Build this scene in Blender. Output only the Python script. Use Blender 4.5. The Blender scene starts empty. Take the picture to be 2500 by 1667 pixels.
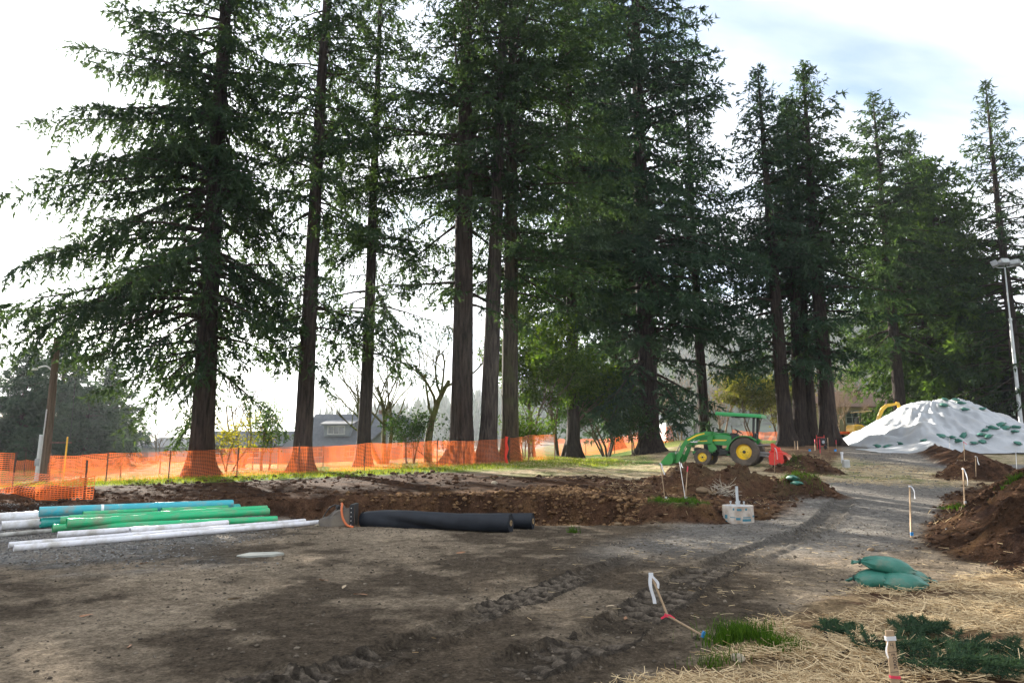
import bpy, bmesh, math, random
import numpy as np
from mathutils import Vector, Matrix

scene = bpy.context.scene
COL = scene.collection
PI = math.pi

# ------------------------------------------------------------------ camera
CAM_H = 1.6
F = 1667.0                                   # focal length in photo pixels (24 mm on full frame)
HORIZON = 1090.0
PITCH = math.atan((HORIZON - 833.5) / F)
cam_data = bpy.data.cameras.new('camera')
cam_data.sensor_width = 36.0
cam_data.lens = 24.0
cam_data.clip_start = 0.1
cam_data.clip_end = 6000.0
cam = bpy.data.objects.new('camera', cam_data)
COL.objects.link(cam)
cam.location = (0, 0, CAM_H)
cam.rotation_euler = (PI / 2 + PITCH, 0, 0)
scene.camera = cam

# ------------------------------------------------------------------ sky and sun
SUN_AZ = math.radians(-29.5)                 # to the left of the view direction (+Y)
SUN_EL = math.radians(18.0)
SUN_DIR = Vector((math.sin(SUN_AZ) * math.cos(SUN_EL), math.cos(SUN_AZ) * math.cos(SUN_EL), math.sin(SUN_EL)))
world = bpy.data.worlds.new('World')
scene.world = world
world.use_nodes = True
wn, wl = world.node_tree.nodes, world.node_tree.links
wn.clear()
w_out = wn.new('ShaderNodeOutputWorld')
w_bg = wn.new('ShaderNodeBackground')
w_bg.inputs['Strength'].default_value = 0.05
sky = wn.new('ShaderNodeTexSky')
sky.sky_type = 'NISHITA'
sky.sun_disc = False
sky.sun_elevation = SUN_EL
sky.sun_rotation = SUN_AZ
sky.altitude = 60
sky.air_density = 1.0
sky.dust_density = 0.5
sky.ozone_density = 2.6
# thin high cloud: a veil over most of the sky, torn open in places
tc = wn.new('ShaderNodeTexCoord')
sep = wn.new('ShaderNodeSeparateXYZ')
wl.new(tc.outputs['Generated'], sep.inputs[0])
zoff = wn.new('ShaderNodeMath'); zoff.operation = 'MAXIMUM'; zoff.inputs[1].default_value = 0.0
wl.new(sep.outputs['Z'], zoff.inputs[0])
zadd = wn.new('ShaderNodeMath'); zadd.operation = 'ADD'; zadd.inputs[1].default_value = 0.12
wl.new(zoff.outputs[0], zadd.inputs[0])
dx = wn.new('ShaderNodeMath'); dx.operation = 'DIVIDE'
dy = wn.new('ShaderNodeMath'); dy.operation = 'DIVIDE'
wl.new(sep.outputs['X'], dx.inputs[0]); wl.new(zadd.outputs[0], dx.inputs[1])
wl.new(sep.outputs['Y'], dy.inputs[0]); wl.new(zadd.outputs[0], dy.inputs[1])
comb = wn.new('ShaderNodeCombineXYZ')
wl.new(dx.outputs[0], comb.inputs[0]); wl.new(dy.outputs[0], comb.inputs[1])
mp = wn.new('ShaderNodeMapping')
mp.inputs['Rotation'].default_value = (0, 0, math.radians(-55))
mp.inputs['Scale'].default_value = (0.55, 1.3, 1)
mp.inputs['Location'].default_value = (3.7, 1.9, 0)
wl.new(comb.outputs[0], mp.inputs['Vector'])
cn = wn.new('ShaderNodeTexNoise')
cn.inputs['Scale'].default_value = 1.3
cn.inputs['Detail'].default_value = 7
cn.inputs['Roughness'].default_value = 0.5
cn.inputs['Distortion'].default_value = 0.25
wl.new(mp.outputs[0], cn.inputs['Vector'])
cr = wn.new('ShaderNodeValToRGB')
cr.color_ramp.elements[0].position = 0.31; cr.color_ramp.elements[0].color = (0.08, 0.08, 0.08, 1)
cr.color_ramp.elements[1].position = 0.535; cr.color_ramp.elements[1].color = (0.94, 0.94, 0.94, 1)
wl.new(cn.outputs['Fac'], cr.inputs[0])
cmix = wn.new('ShaderNodeMixRGB')
cmix.inputs['Color2'].default_value = (6.4, 6.6, 6.9, 1)
wl.new(cr.outputs[0], cmix.inputs['Fac'])
wl.new(sky.outputs[0], cmix.inputs['Color1'])
wl.new(cmix.outputs[0], w_bg.inputs['Color'])
wl.new(w_bg.outputs[0], w_out.inputs['Surface'])

sun_data = bpy.data.lights.new('sun', 'SUN')
sun_data.energy = 5.0
sun_data.angle = math.radians(0.55)
sun_data.color = (1.0, 0.93, 0.82)
sun = bpy.data.objects.new('sun', sun_data)
COL.objects.link(sun)
sun.rotation_euler = (-SUN_DIR).to_track_quat('-Z', 'Y').to_euler()

scene.view_settings.view_transform = 'Standard'
scene.view_settings.look = 'None'
scene.view_settings.exposure = 2.35
scene.view_settings.gamma = 1.0
scene.view_settings.use_curve_mapping = False
scene.render.engine = 'CYCLES'
scene.cycles.use_denoising = True
scene.cycles.max_bounces = 6
scene.cycles.diffuse_bounces = 3
scene.cycles.transmission_bounces = 4
scene.cycles.transparent_max_bounces = 8
scene.cycles.volume_bounces = 0
scene.cycles.caustics_reflective = False
scene.cycles.caustics_refractive = False
scene.cycles.sample_clamp_indirect = 4.0

# ------------------------------------------------------------------ picking points of the place from the photo
CP, SP = math.cos(PITCH), math.sin(PITCH)
def ray(px, py):
    u = (px - 1250.0) / F; v = (833.5 - py) / F
    return Vector((u, CP - v * SP, SP + v * CP))
def at(px, py, z=0.0):
    d = ray(px, py); t = (z - CAM_H) / d.z
    return Vector((d.x * t, d.y * t, z))
def atd(px, py, depth):
    d = ray(px, py); t = depth / d.y
    return Vector((d.x * t, depth, CAM_H + d.z * t))

# ------------------------------------------------------------------ noise in numpy
def _hash(ix, iy, seed):
    h = (ix.astype(np.int64) * 374761393 + iy.astype(np.int64) * 668265263 + seed * 974634777) & 0xFFFFFFFF
    h = ((h ^ (h >> 13)) * 1274126177) & 0xFFFFFFFF
    h = h ^ (h >> 16)
    return (h & 0xFFFF) / 65535.0
def vnoise(x, y, seed=0):
    x = np.asarray(x, float); y = np.asarray(y, float)
    ix = np.floor(x); iy = np.floor(y)
    fx = x - ix; fy = y - iy
    fx = fx * fx * (3 - 2 * fx); fy = fy * fy * (3 - 2 * fy)
    a = _hash(ix, iy, seed); b = _hash(ix + 1, iy, seed)
    c = _hash(ix, iy + 1, seed); d = _hash(ix + 1, iy + 1, seed)
    return a + (b - a) * fx + (c - a) * fy + (a - b - c + d) * fx * fy
def fbm(x, y, seed=0, oct=4, gain=0.5):
    s = 0.0; amp = 1.0; tot = 0.0
    for k in range(oct):
        s = s + amp * vnoise(x * 2 ** k + 13.7 * k, y * 2 ** k - 7.3 * k, seed + k)
        tot += amp; amp *= gain
    return s / tot - 0.5
def sstep(a, b, x):
    t = np.clip((np.asarray(x, float) - a) / (b - a), 0, 1)
    return t * t * (3 - 2 * t)
def polydist(x, y, pts):
    """distance to a polyline, signed side, and arc length of the nearest point"""
    best = np.full(x.shape, 1e9); arc = np.zeros(x.shape); sid = np.zeros(x.shape)
    acc = 0.0
    for (ax, ay), (bx, by) in zip(pts[:-1], pts[1:]):
        ex, ey = bx - ax, by - ay; L = math.hypot(ex, ey)
        t = np.clip(((x - ax) * ex + (y - ay) * ey) / (L * L), 0, 1)
        qx, qy = ax + t * ex, ay + t * ey
        d = np.hypot(x - qx, y - qy)
        side = ((x - ax) * ey - (y - ay) * ex) / L
        m = d < best
        best = np.where(m, d, best); arc = np.where(m, acc + t * L, arc); sid = np.where(m, side, sid)
        acc += L
    return best, sid, arc
def smooth_line(pts, n=6):
    out = []
    P = [pts[0]] + list(pts) + [pts[-1]]
    for i in range(1, len(P) - 2):
        for k in range(n):
            t = k / n
            p0, p1, p2, p3 = P[i - 1], P[i], P[i + 1], P[i + 2]
            out.append(tuple(0.5 * (2 * p1[j] + (p2[j] - p0[j]) * t + (2 * p0[j] - 5 * p1[j] + 4 * p2[j] - p3[j]) * t * t
                                    + (3 * p1[j] - p0[j] - 3 * p2[j] + p3[j]) * t ** 3) for j in range(len(p1))))
    out.append(tuple(pts[-1]))
    return out

# ------------------------------------------------------------------ mesh helpers
class MB:
    def __init__(s): s.v = []; s.f = []
    def add(s, verts, faces):
        o = len(s.v); s.v += [tuple(p) for p in verts]; s.f += [tuple(i + o for i in f) for f in faces]
    def box(s, c, size, rot=None, cham=0.0):
        hx, hy, hz = size[0] / 2, size[1] / 2, size[2] / 2
        M = rot.to_3x3() if rot is not None else Matrix.Identity(3)
        c = Vector(c)
        if cham <= 0:
            vs = [c + M @ Vector((x, y, z)) for z in (-hz, hz) for y in (-hy, hy) for x in (-hx, hx)]
            s.add(vs, [(0, 2, 3, 1), (4, 5, 7, 6), (0, 1, 5, 4), (2, 6, 7, 3), (0, 4, 6, 2), (1, 3, 7, 5)])
        else:
            e = min(cham, hx * .9, hy * .9, hz * .9)
            vs = []; fs = []
            for sz in (-1, 1):
                for sy in (-1, 1):
                    for sx in (-1, 1):
                        vs += [Vector((sx * hx, sy * (hy - e), sz * (hz - e))), Vector((sx * (hx - e), sy * hy, sz * (hz - e))),
                               Vector((sx * (hx - e), sy * (hy - e), sz * hz))]
            idx = lambda sx, sy, sz, k: ((1 if sz > 0 else 0) * 4 + (1 if sy > 0 else 0) * 2 + (1 if sx > 0 else 0)) * 3 + k
            for sx in (-1, 1): fs.append([idx(sx, -1, -1, 0), idx(sx, 1, -1, 0), idx(sx, 1, 1, 0), idx(sx, -1, 1, 0)])
            for sy in (-1, 1): fs.append([idx(-1, sy, -1, 1), idx(1, sy, -1, 1), idx(1, sy, 1, 1), idx(-1, sy, 1, 1)])
            for sz in (-1, 1): fs.append([idx(-1, -1, sz, 2), idx(1, -1, sz, 2), idx(1, 1, sz, 2), idx(-1, 1, sz, 2)])
            for a in (-1, 1):
                for b in (-1, 1):
                    fs.append([idx(-1, a, b, 1), idx(1, a, b, 1), idx(1, a, b, 2), idx(-1, a, b, 2)])
                    fs.append([idx(a, -1, b, 0), idx(a, 1, b, 0), idx(a, 1, b, 2), idx(a, -1, b, 2)])
                    fs.append([idx(a, b, -1, 0), idx(a, b, 1, 0), idx(a, b, 1, 1), idx(a, b, -1, 1)])
                    for d in (-1, 1): fs.append([idx(a, b, d, 0), idx(a, b, d, 1), idx(a, b, d, 2)])
            s.add([c + M @ v for v in vs], fs)
        return s
    def tube(s, path, radii, n=10, caps=True, squash=1.0):
        path = [Vector(p) for p in path]
        if not hasattr(radii, '__len__'): radii = [radii] * len(path)
        vs = []; fs = []
        t0 = (path[1] - path[0]).normalized()
        ref = Vector((0, 0, 1)) if abs(t0.z) < 0.9 else Vector((1, 0, 0))
        a = t0.cross(ref).normalized()
        for i, p in enumerate(path):
            if i == 0: t = path[1] - path[0]
            elif i == len(path) - 1: t = path[-1] - path[-2]
            else: t = path[i + 1] - path[i - 1]
            t.normalize()
            a = (a - t * a.dot(t))
            a = a.normalized() if a.length > 1e-6 else t.orthogonal().normalized()
            b = t.cross(a)
            for k in range(n):
                th = 2 * PI * k / n
                vs.append(p + (a * math.cos(th) + b * math.sin(th) * squash) * radii[i])
        for i in range(len(path) - 1):
            for k in range(n):
                k2 = (k + 1) % n
                fs.append((i * n + k, i * n + k2, (i + 1) * n + k2, (i + 1) * n + k))
        if caps:
            fs.append(tuple(range(n))[::-1]); fs.append(tuple((len(path) - 1) * n + k for k in range(n)))
        s.add(vs, fs); return s
    def lathe(s, prof, origin=(0, 0, 0), axis='Z', n=24, rot=None):
        """prof: list of (radius, height along the axis), open profile"""
        o = Vector(origin); vs = []; fs = []
        for r, h in prof:
            for k in range(n):
                th = 2 * PI * k / n
                if axis == 'Z': v = Vector((r * math.cos(th), r * math.sin(th), h))
                elif axis == 'Y': v = Vector((r * math.cos(th), h, r * math.sin(th)))
                else: v = Vector((h, r * math.cos(th), r * math.sin(th)))
                if rot is not None: v = rot.to_3x3() @ v
                vs.append(o + v)
        for i in range(len(prof) - 1):
            for k in range(n):
                k2 = (k + 1) % n
                fs.append((i * n + k, i * n + k2, (i + 1) * n + k2, (i + 1) * n + k))
        s.add(vs, fs); return s
    def prism(s, poly, y0, y1, plane='XZ', M=None):
        """poly: 2-D outline, extruded between y0 and y1 along the third axis"""
        n = len(poly); vs = []
        for y in (y0, y1):
            for a, b in poly:
                v = Vector((a, y, b)) if plane == 'XZ' else (Vector((y, a, b)) if plane == 'YZ' else Vector((a, b, y)))
                if M is not None: v = M @ v
                vs.append(v)
        fs = [tuple(range(n)), tuple(range(2 * n - 1, n - 1, -1))]
        for i in range(n):
            j = (i + 1) % n
            fs.append((i, i + n, j + n, j))
        s.add(vs, fs); return s
    def build(s, name, mat, parent=None, smooth=False, bevel=0.0):
        me = bpy.data.meshes.new(name)
        me.from_pydata(s.v, [], s.f)
        bm = bmesh.new(); bm.from_mesh(me)
        bmesh.ops.recalc_face_normals(bm, faces=bm.faces)
        if bevel > 0:
            ed = [e for e in bm.edges if len(e.link_faces) == 2 and e.calc_face_angle(0) > 0.6]
            bmesh.ops.bevel(bm, geom=ed, offset=bevel, segments=2, affect='EDGES', clamp_overlap=True)
        bm.to_mesh(me); bm.free()
        if smooth:
            me.polygons.foreach_set('use_smooth', [True] * len(me.polygons))
            me.set_sharp_from_angle(angle=math.radians(40))
        me.materials.append(mat)
        o = bpy.data.objects.new(name, me); COL.objects.link(o)
        if parent is not None: o.parent = parent
        return o

def raw_mesh(name, V, Fc, mat, attrs=None, smooth=False, parent=None, colors=None):
    """V (n,3) array, Fc (m,k) array with k = 3 or 4"""
    V = np.asarray(V, np.float32); Fc = np.asarray(Fc, np.int32)
    me = bpy.data.meshes.new(name)
    me.vertices.add(len(V)); me.vertices.foreach_set('co', V.ravel())
    m, k = Fc.shape
    me.loops.add(m * k); me.loops.foreach_set('vertex_index', Fc.ravel())
    me.polygons.add(m)
    me.polygons.foreach_set('loop_start', np.arange(0, m * k, k, dtype=np.int32))
    if smooth: me.polygons.foreach_set('use_smooth', np.ones(m, bool))
    for an, arr in (attrs or {}).items():
        at_ = me.attributes.new(an, 'FLOAT', 'POINT'); at_.data.foreach_set('value', np.asarray(arr, np.float32))
    for an, arr in (colors or {}).items():
        at_ = me.attributes.new(an, 'FLOAT_COLOR', 'POINT')
        c4 = np.ones((len(V), 4), np.float32); c4[:, :3] = arr
        at_.data.foreach_set('color', c4.ravel())
    me.update(calc_edges=True)
    me.materials.append(mat)
    o = bpy.data.objects.new(name, me); COL.objects.link(o)
    if parent is not None: o.parent = parent
    return o

def empty(name, loc=(0, 0, 0), rz=0.0):
    o = bpy.data.objects.new(name, None); COL.objects.link(o)
    o.empty_display_size = 0.2
    o.location = loc; o.rotation_euler = (0, 0, rz)
    return o
def tag(o, label=None, cat=None, group=None, kind=None):
    if label: o['label'] = label
    if cat: o['category'] = cat
    if group: o['group'] = group
    if kind: o['kind'] = kind
    return o
def copy_tree(o, parent=None):
    c = o.copy(); COL.objects.link(c); c.parent = parent
    for ch in list(o.children): copy_tree(ch, c)
    return c

# ------------------------------------------------------------------ materials
def new_mat(name):
    m = bpy.data.materials.new(name); m.use_nodes = True
    n = m.node_tree.nodes; b = n.get('Principled BSDF')
    return m, n, m.node_tree.links, b
def mat_plain(name, col, rough=0.6, metal=0.0, var=0.25, scale=6.0, bump=0.0, bscale=40.0, dirt=None, dirt_amt=0.0, spec=0.5, dirt_scale=3.0, trans=0.0):
    m, n, l, b = new_mat(name)
    b.inputs['Roughness'].default_value = rough; b.inputs['Metallic'].default_value = metal
    b.inputs['Specular IOR Level'].default_value = spec
    t = n.new('ShaderNodeTexCoord')
    ns = n.new('ShaderNodeTexNoise'); ns.inputs['Scale'].default_value = scale; ns.inputs['Detail'].default_value = 6
    l.new(t.outputs['Object'], ns.inputs['Vector'])
    rp = n.new('ShaderNodeMapRange'); rp.inputs[1].default_value = 0.25; rp.inputs[2].default_value = 0.75
    rp.inputs[3].default_value = 1 - var; rp.inputs[4].default_value = 1 + var
    l.new(ns.outputs['Fac'], rp.inputs[0])
    mx = n.new('ShaderNodeMixRGB'); mx.blend_type = 'MULTIPLY'; mx.inputs['Fac'].default_value = 1
    mx.inputs['Color1'].default_value = (*col, 1)
    l.new(rp.outputs[0], mx.inputs['Color2'])
    cur = mx.outputs[0]
    if dirt is not None:
        nd = n.new('ShaderNodeTexNoise'); nd.inputs['Scale'].default_value = dirt_scale; nd.inputs['Detail'].default_value = 8
        nd.inputs['Roughness'].default_value = 0.65
        l.new(t.outputs['Object'], nd.inputs['Vector'])
        rd = n.new('ShaderNodeMapRange'); rd.inputs[1].default_value = 0.62 - 0.35 * dirt_amt; rd.inputs[2].default_value = 0.85 - 0.3 * dirt_amt
        l.new(nd.outputs['Fac'], rd.inputs[0])
        md = n.new('ShaderNodeMixRGB'); md.inputs['Color2'].default_value = (*dirt, 1)
        l.new(rd.outputs[0], md.inputs['Fac']); l.new(cur, md.inputs['Color1'])
        cur = md.outputs[0]
    l.new(cur, b.inputs['Base Color'])
    if bump > 0:
        nb = n.new('ShaderNodeTexNoise'); nb.inputs['Scale'].default_value = bscale; nb.inputs['Detail'].default_value = 5
        l.new(t.outputs['Object'], nb.inputs['Vector'])
        bp = n.new('ShaderNodeBump'); bp.inputs['Strength'].default_value = bump; bp.inputs['Distance'].default_value = 0.02
        l.new(nb.outputs['Fac'], bp.inputs['Height']); l.new(bp.outputs[0], b.inputs['Normal'])
    if trans > 0:
        tr = n.new('ShaderNodeBsdfTranslucent'); l.new(cur, tr.inputs['Color'])
        ms = n.new('ShaderNodeMixShader'); ms.inputs[0].default_value = trans
        out = n.get('Material Output')
        l.new(b.outputs[0], ms.inputs[1]); l.new(tr.outputs[0], ms.inputs[2]); l.new(ms.outputs[0], out.inputs['Surface'])
    return m
def mat_leaf(name, dark, light, trans=0.35, rough=0.7, tcol=(1.25, 1.3, 0.45)):
    """leaves or needles: tint attribute 0..1 runs from dark to light; part of the light passes through"""
    m, n, l, b = new_mat(name)
    n.remove(b)
    a = n.new('ShaderNodeAttribute'); a.attribute_name = 'tint'
    mx = n.new('ShaderNodeMixRGB'); mx.inputs['Color1'].default_value = (*dark, 1); mx.inputs['Color2'].default_value = (*light, 1)
    l.new(a.outputs['Fac'], mx.inputs['Fac'])
    df = n.new('ShaderNodeBsdfDiffuse'); l.new(mx.outputs[0], df.inputs['Color'])
    mt = n.new('ShaderNodeMixRGB'); mt.blend_type = 'MULTIPLY'; mt.inputs['Fac'].default_value = 1
    mt.inputs['Color2'].default_value = (*tcol, 1); l.new(mx.outputs[0], mt.inputs['Color1'])
    tr = n.new('ShaderNodeBsdfTranslucent'); l.new(mt.outputs[0], tr.inputs['Color'])
    ms = n.new('ShaderNodeMixShader'); ms.inputs[0].default_value = trans
    l.new(df.outputs[0], ms.inputs[1]); l.new(tr.outputs[0], ms.inputs[2])
    l.new(ms.outputs[0], n.get('Material Output').inputs['Surface'])
    return m
def mat_bark(name, c1, c2, moss=None, moss_amt=0.0, sx=9.0, sz=1.1):
    m, n, l, b = new_mat(name)
    b.inputs['Roughness'].default_value = 0.95; b.inputs['Specular IOR Level'].default_value = 0.15
    t = n.new('ShaderNodeTexCoord'); mp_ = n.new('ShaderNodeMapping')
    mp_.inputs['Scale'].default_value = (sx, sx, sz); l.new(t.outputs['Object'], mp_.inputs['Vector'])
    ns = n.new('ShaderNodeTexNoise'); ns.inputs['Scale'].default_value = 1.0; ns.inputs['Detail'].default_value = 7; ns.inputs['Roughness'].default_value = 0.65
    l.new(mp_.outputs[0], ns.inputs['Vector'])
    r = n.new('ShaderNodeValToRGB'); r.color_ramp.elements[0].position = 0.36; r.color_ramp.elements[1].position = 0.66
    r.color_ramp.elements[0].color = (*c1, 1); r.color_ramp.elements[1].color = (*c2, 1)
    l.new(ns.outputs['Fac'], r.inputs[0]); cur = r.outputs[0]
    if moss is not None:
        n2 = n.new('ShaderNodeTexNoise'); n2.inputs['Scale'].default_value = 1.1; n2.inputs['Detail'].default_value = 6
        l.new(t.outputs['Object'], n2.inputs['Vector'])
        rd = n.new('ShaderNodeMapRange'); rd.inputs[1].default_value = 0.65 - 0.3 * moss_amt; rd.inputs[2].default_value = 0.8 - 0.2 * moss_amt
        l.new(n2.outputs['Fac'], rd.inputs[0])
        md = n.new('ShaderNodeMixRGB'); md.inputs['Color2'].default_value = (*moss, 1)
        l.new(rd.outputs[0], md.inputs['Fac']); l.new(cur, md.inputs['Color1']); cur = md.outputs[0]
    l.new(cur, b.inputs['Base Color'])
    bp = n.new('ShaderNodeBump'); bp.inputs['Strength'].default_value = 1.0; bp.inputs['Distance'].default_value = 0.08
    l.new(ns.outputs['Fac'], bp.inputs['Height']); l.new(bp.outputs[0], b.inputs['Normal'])
    return m
# ------------------------------------------------------------------ terrain
def base_h(x, y):
    f = np.where(x > 0, 1 + 0.025 * x + 0.0008 * np.minimum(x, 40) ** 2, np.maximum(1 + 0.062 * x, -0.30))
    f = np.minimum(f, 2.6)
    s = np.where(y > 15, 1 - np.exp(-np.maximum(y - 15, 0) / 12.0), 0.0)
    z = 0.83 * f * s
    w = sstep(7.0, 14.0, x)
    return z * (1 - w) + np.minimum(0.055 * np.maximum(y - 18.0, 0), 2.1) * w
WALL = smooth_line([(-40, 15.8), (-16, 16.4), (-11, 17.0), (-5, 18.0), (0, 18.3), (2.2, 17.4), (3.0, 16.4)])
BANK = smooth_line([(4.9, 6.2), (5.6, 8.0), (6.3, 9.6), (6.5, 11.3), (8.8, 15), (12.4, 20), (15.5, 24)])
STRAW_EDGE = [(0.35, 4.0), (0.62, 4.7), (1.3, 5.4), (1.85, 6.1), (2.6, 6.9), (3.65, 7.9), (5.3, 8.6), (7, 9)]
TRACKS = [
    (smooth_line([tuple(at(px, py).xy) for px, py in ((560, 1625), (680, 1655), (800, 1645), (960, 1590), (1131, 1520), (1290, 1462), (1460, 1395), (1640, 1335))], 8), 0.20, 1.0),
    (smooth_line([tuple(at(px, py).xy) for px, py in ((1190, 1660), (1330, 1615), (1480, 1560), (1610, 1470), (1720, 1400), (1850, 1345), (1990, 1290), (2080, 1230))], 8), 0.26, 1.0),
    (smooth_line([tuple(at(px, py).xy) for px, py in ((20, 1480), (200, 1462), (420, 1425), (560, 1395))], 8), 0.18, 0.5),
    (smooth_line([tuple(at(px, py).xy) for px, py in ((120, 1385), (330, 1368), (560, 1372), (800, 1340))], 8), 0.16, 0.4),
]
HEAPS = [  # x, y, rx, ry, h, lumpiness
    (5.95, 20.4, 1.65, 1.5, 0.48, 0.16), (4.6, 20.6, 1.2, 1.2, 0.35, 0.1), (7.1, 20.6, 1.2, 1.2, 0.16, 0.10), (8.0, 19.4, 1.1, 1.05, 0.48, 0.1),
    (12.0, 27.8, 1.25, 1.1, 0.58, 0.15), (10.8, 27.2, 1.0, 0.9, 0.25, 0.1),
    (17.3, 26.0, 1.4, 1.5, 0.60, 0.2), (18.7, 27.6, 1.4, 1.4, 0.5, 0.15),
    (12.2, 38.0, 2.2, 1.6, 0.35, 0.15), (20.6, 30.5, 1.2, 1.2, 0.3, 0.1),
    (-13.6, 19.6, 2.5, 1.4, 0.25, 0.1),
]
ISLAND = (3.8, 15.75)
PIER = tuple(at(1812, 1272).xy)
RIDGE = [(26.0, 43.5), (23.6, 38.0), (20.3, 31.0)]

def features(x, y):
    x = np.asarray(x, float); y = np.asarray(y, float)
    z = base_h(x, y)
    soil = np.zeros(x.shape)
    # cut bank: the ground behind the wall line stands higher than the work floor
    d, sd, arc = polydist(x, y, WALL)
    jag = 0.30 * fbm(x * 1.3, y * 1.3, 5, 4) + 0.1 * fbm(x * 6, y * 6, 6, 2)
    behind = np.where(sd < 0, d, -d) + jag
    inr = sstep(4.2, 2.6, x)
    step = sstep(-0.16, 0.22, behind)
    ledge = 0.5 * sstep(-0.3, -0.1, behind) + 0.5 * sstep(-0.02, 0.12, behind)
    rise = 0.16 * (0.6 * step + 0.4 * ledge)
    zf = 0.0
    pit = sstep(14.3, 15.6, y + 0.5 * fbm(x * 0.9, y * 0.9, 9, 3)) * sstep(-7.5, -3.0, x) * sstep(3.3, 1.8, x)
    floor_z = -0.42 * pit
    w = step
    z = np.where(inr > 0, (z + rise) * w * inr + (floor_z * inr) * (1 - w) + z * (1 - inr) * 1.0, z)
    wallness = np.exp(-(behind / 0.45) ** 2) * inr
    z += wallness * 0.14 * fbm(x * 3.2, y * 3.2, 21, 4)
    soil = np.maximum(soil, sstep(0.02, 0.25, behind + 0.35 * pit) * inr * sstep(-0.2, 0.2, y - 14.5) * sstep(0.8, -0.4, y - 23.0 - np.clip(-1.3 * (x - 0.3), 0, 8.0) + 1.8 * fbm(x * 0.6, y * 0.6, 33, 3)))
    soil = np.maximum(soil, wallness)
    # rubble ground right of the pit
    rub = sstep(1.6, 2.6, x) * sstep(0.5, -0.5, x - 5.9 - 0.48 * (y - 15) + 0.6 * fbm(x, y, 35, 3)) * sstep(14.9, 16.0, y + 0.4 * fbm(x, y, 3, 3) - 0.05 * np.maximum(x - 5, 0)) * sstep(24.5, 23, y)
    z += rub * 0.14 * fbm(x * 2.0, y * 2.0, 31, 4)
    soil = np.maximum(soil, rub)
    for (hx, hy, rx, ry, hh, lump) in HEAPS:
        q = np.sqrt(((x - hx) / rx) ** 2 + ((y - hy) / ry) ** 2) + 0.35 * fbm(x * 1.4, y * 1.4, 41, 3)
        m = np.clip(1 - q, 0, 1)
        m = np.minimum(m * 1.5, 1.0) ** 0.8 * (0.55 + 0.45 * sstep(0, 0.5, m))
        z += hh * m + 1.5 * lump * m * fbm(x * 2.8, y * 2.8, 43, 4) + 0.22 * np.minimum(m * 2, 1) * np.maximum(fbm(x * 5.5, y * 5.5, 45, 3), -0.05)
        soil = np.maximum(soil, sstep(-0.18, 0.12, 1 - q))
    # grass island left standing
    q = np.hypot((x - ISLAND[0]) / 0.85, (y - ISLAND[1]) / 0.65) + 0.15 * fbm(x * 3, y * 3, 51, 3)
    isl = sstep(1.25, 0.85, q)
    z = z * (1 - isl) + isl * (0.38 + 0.03 * fbm(x * 4, y * 4, 52, 2)) + sstep(1.7, 1.1, q) * (1 - isl) * 0.1
    soil = np.maximum(soil, sstep(1.9, 1.4, q))
    grass = sstep(0.95, 0.8, q)
    # hole round the concrete pier
    q = np.hypot(x - PIER[0] - 0.0, y - PIER[1] - 0.42)
    hole = sstep(0.95, 0.45, q + 0.15 * fbm(x * 2, y * 2, 61, 2)) * sstep(-0.14, 0.1, y - PIER[1] - 0.22)
    z -= 0.32 * hole
    soil = np.maximum(soil, sstep(1.15, 0.8, q) * sstep(-0.15, 0.1, y - PIER[1] - 0.25))
    # bank along the right of the road
    d, sd, arc = polydist(x, y, BANK)
    dr = np.where(sd > 0, d, -d) + 0.7 * fbm(x * 0.9, y * 0.9, 71, 4)
    bh = 1.32 * sstep(0.0, 2.6, dr) * sstep(7.0, 9.6, y) * (1 - 0.75 * sstep(13.5, 19, y)) * sstep(25, 20, y)
    cut = sstep(9.2, 7.8, y) * 0
    z += bh + 0.36 * sstep(0.05, 0.8, dr) * sstep(6.8, 8.6, y) * sstep(25, 21, y) * (fbm(x * 2.2, y * 2.2, 73, 4) + 0.6 * np.maximum(fbm(x * 6, y * 6, 74, 3), -0.02))
    soil = np.maximum(soil, sstep(-0.15, 0.25, dr) * sstep(7.0, 8.3, y + 0.8 * fbm(x, y, 75, 3)) * sstep(25, 21, y))
    # ridge of soil in front of the covered stockpile
    d, sd, arc = polydist(x, y, RIDGE)
    m = np.clip(1 - d / (1.2 + 0.7 * fbm(x * 0.8, y * 0.8, 81, 3)), 0, 1)
    z += 0.62 * m * (0.8 + 0.8 * fbm(x * 1.5, y * 1.5, 82, 3))
    soil = np.maximum(soil, sstep(0, 0.3, m))
    # straw shoulder in the right foreground
    d, sd, arc = polydist(x, y, STRAW_EDGE)
    ds = np.where(sd > 0, d, -d) + 0.30 * fbm(x * 1.6, y * 1.6, 91, 3)
    straw = sstep(-0.05, 0.25, ds) * sstep(10.5, 9.2, y)
    z += straw * (0.05 + 0.10 * fbm(x * 1.5, y * 1.5, 93, 4) + 0.05 * sstep(0.2, 1.5, ds))
    return z, soil, grass, straw
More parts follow.
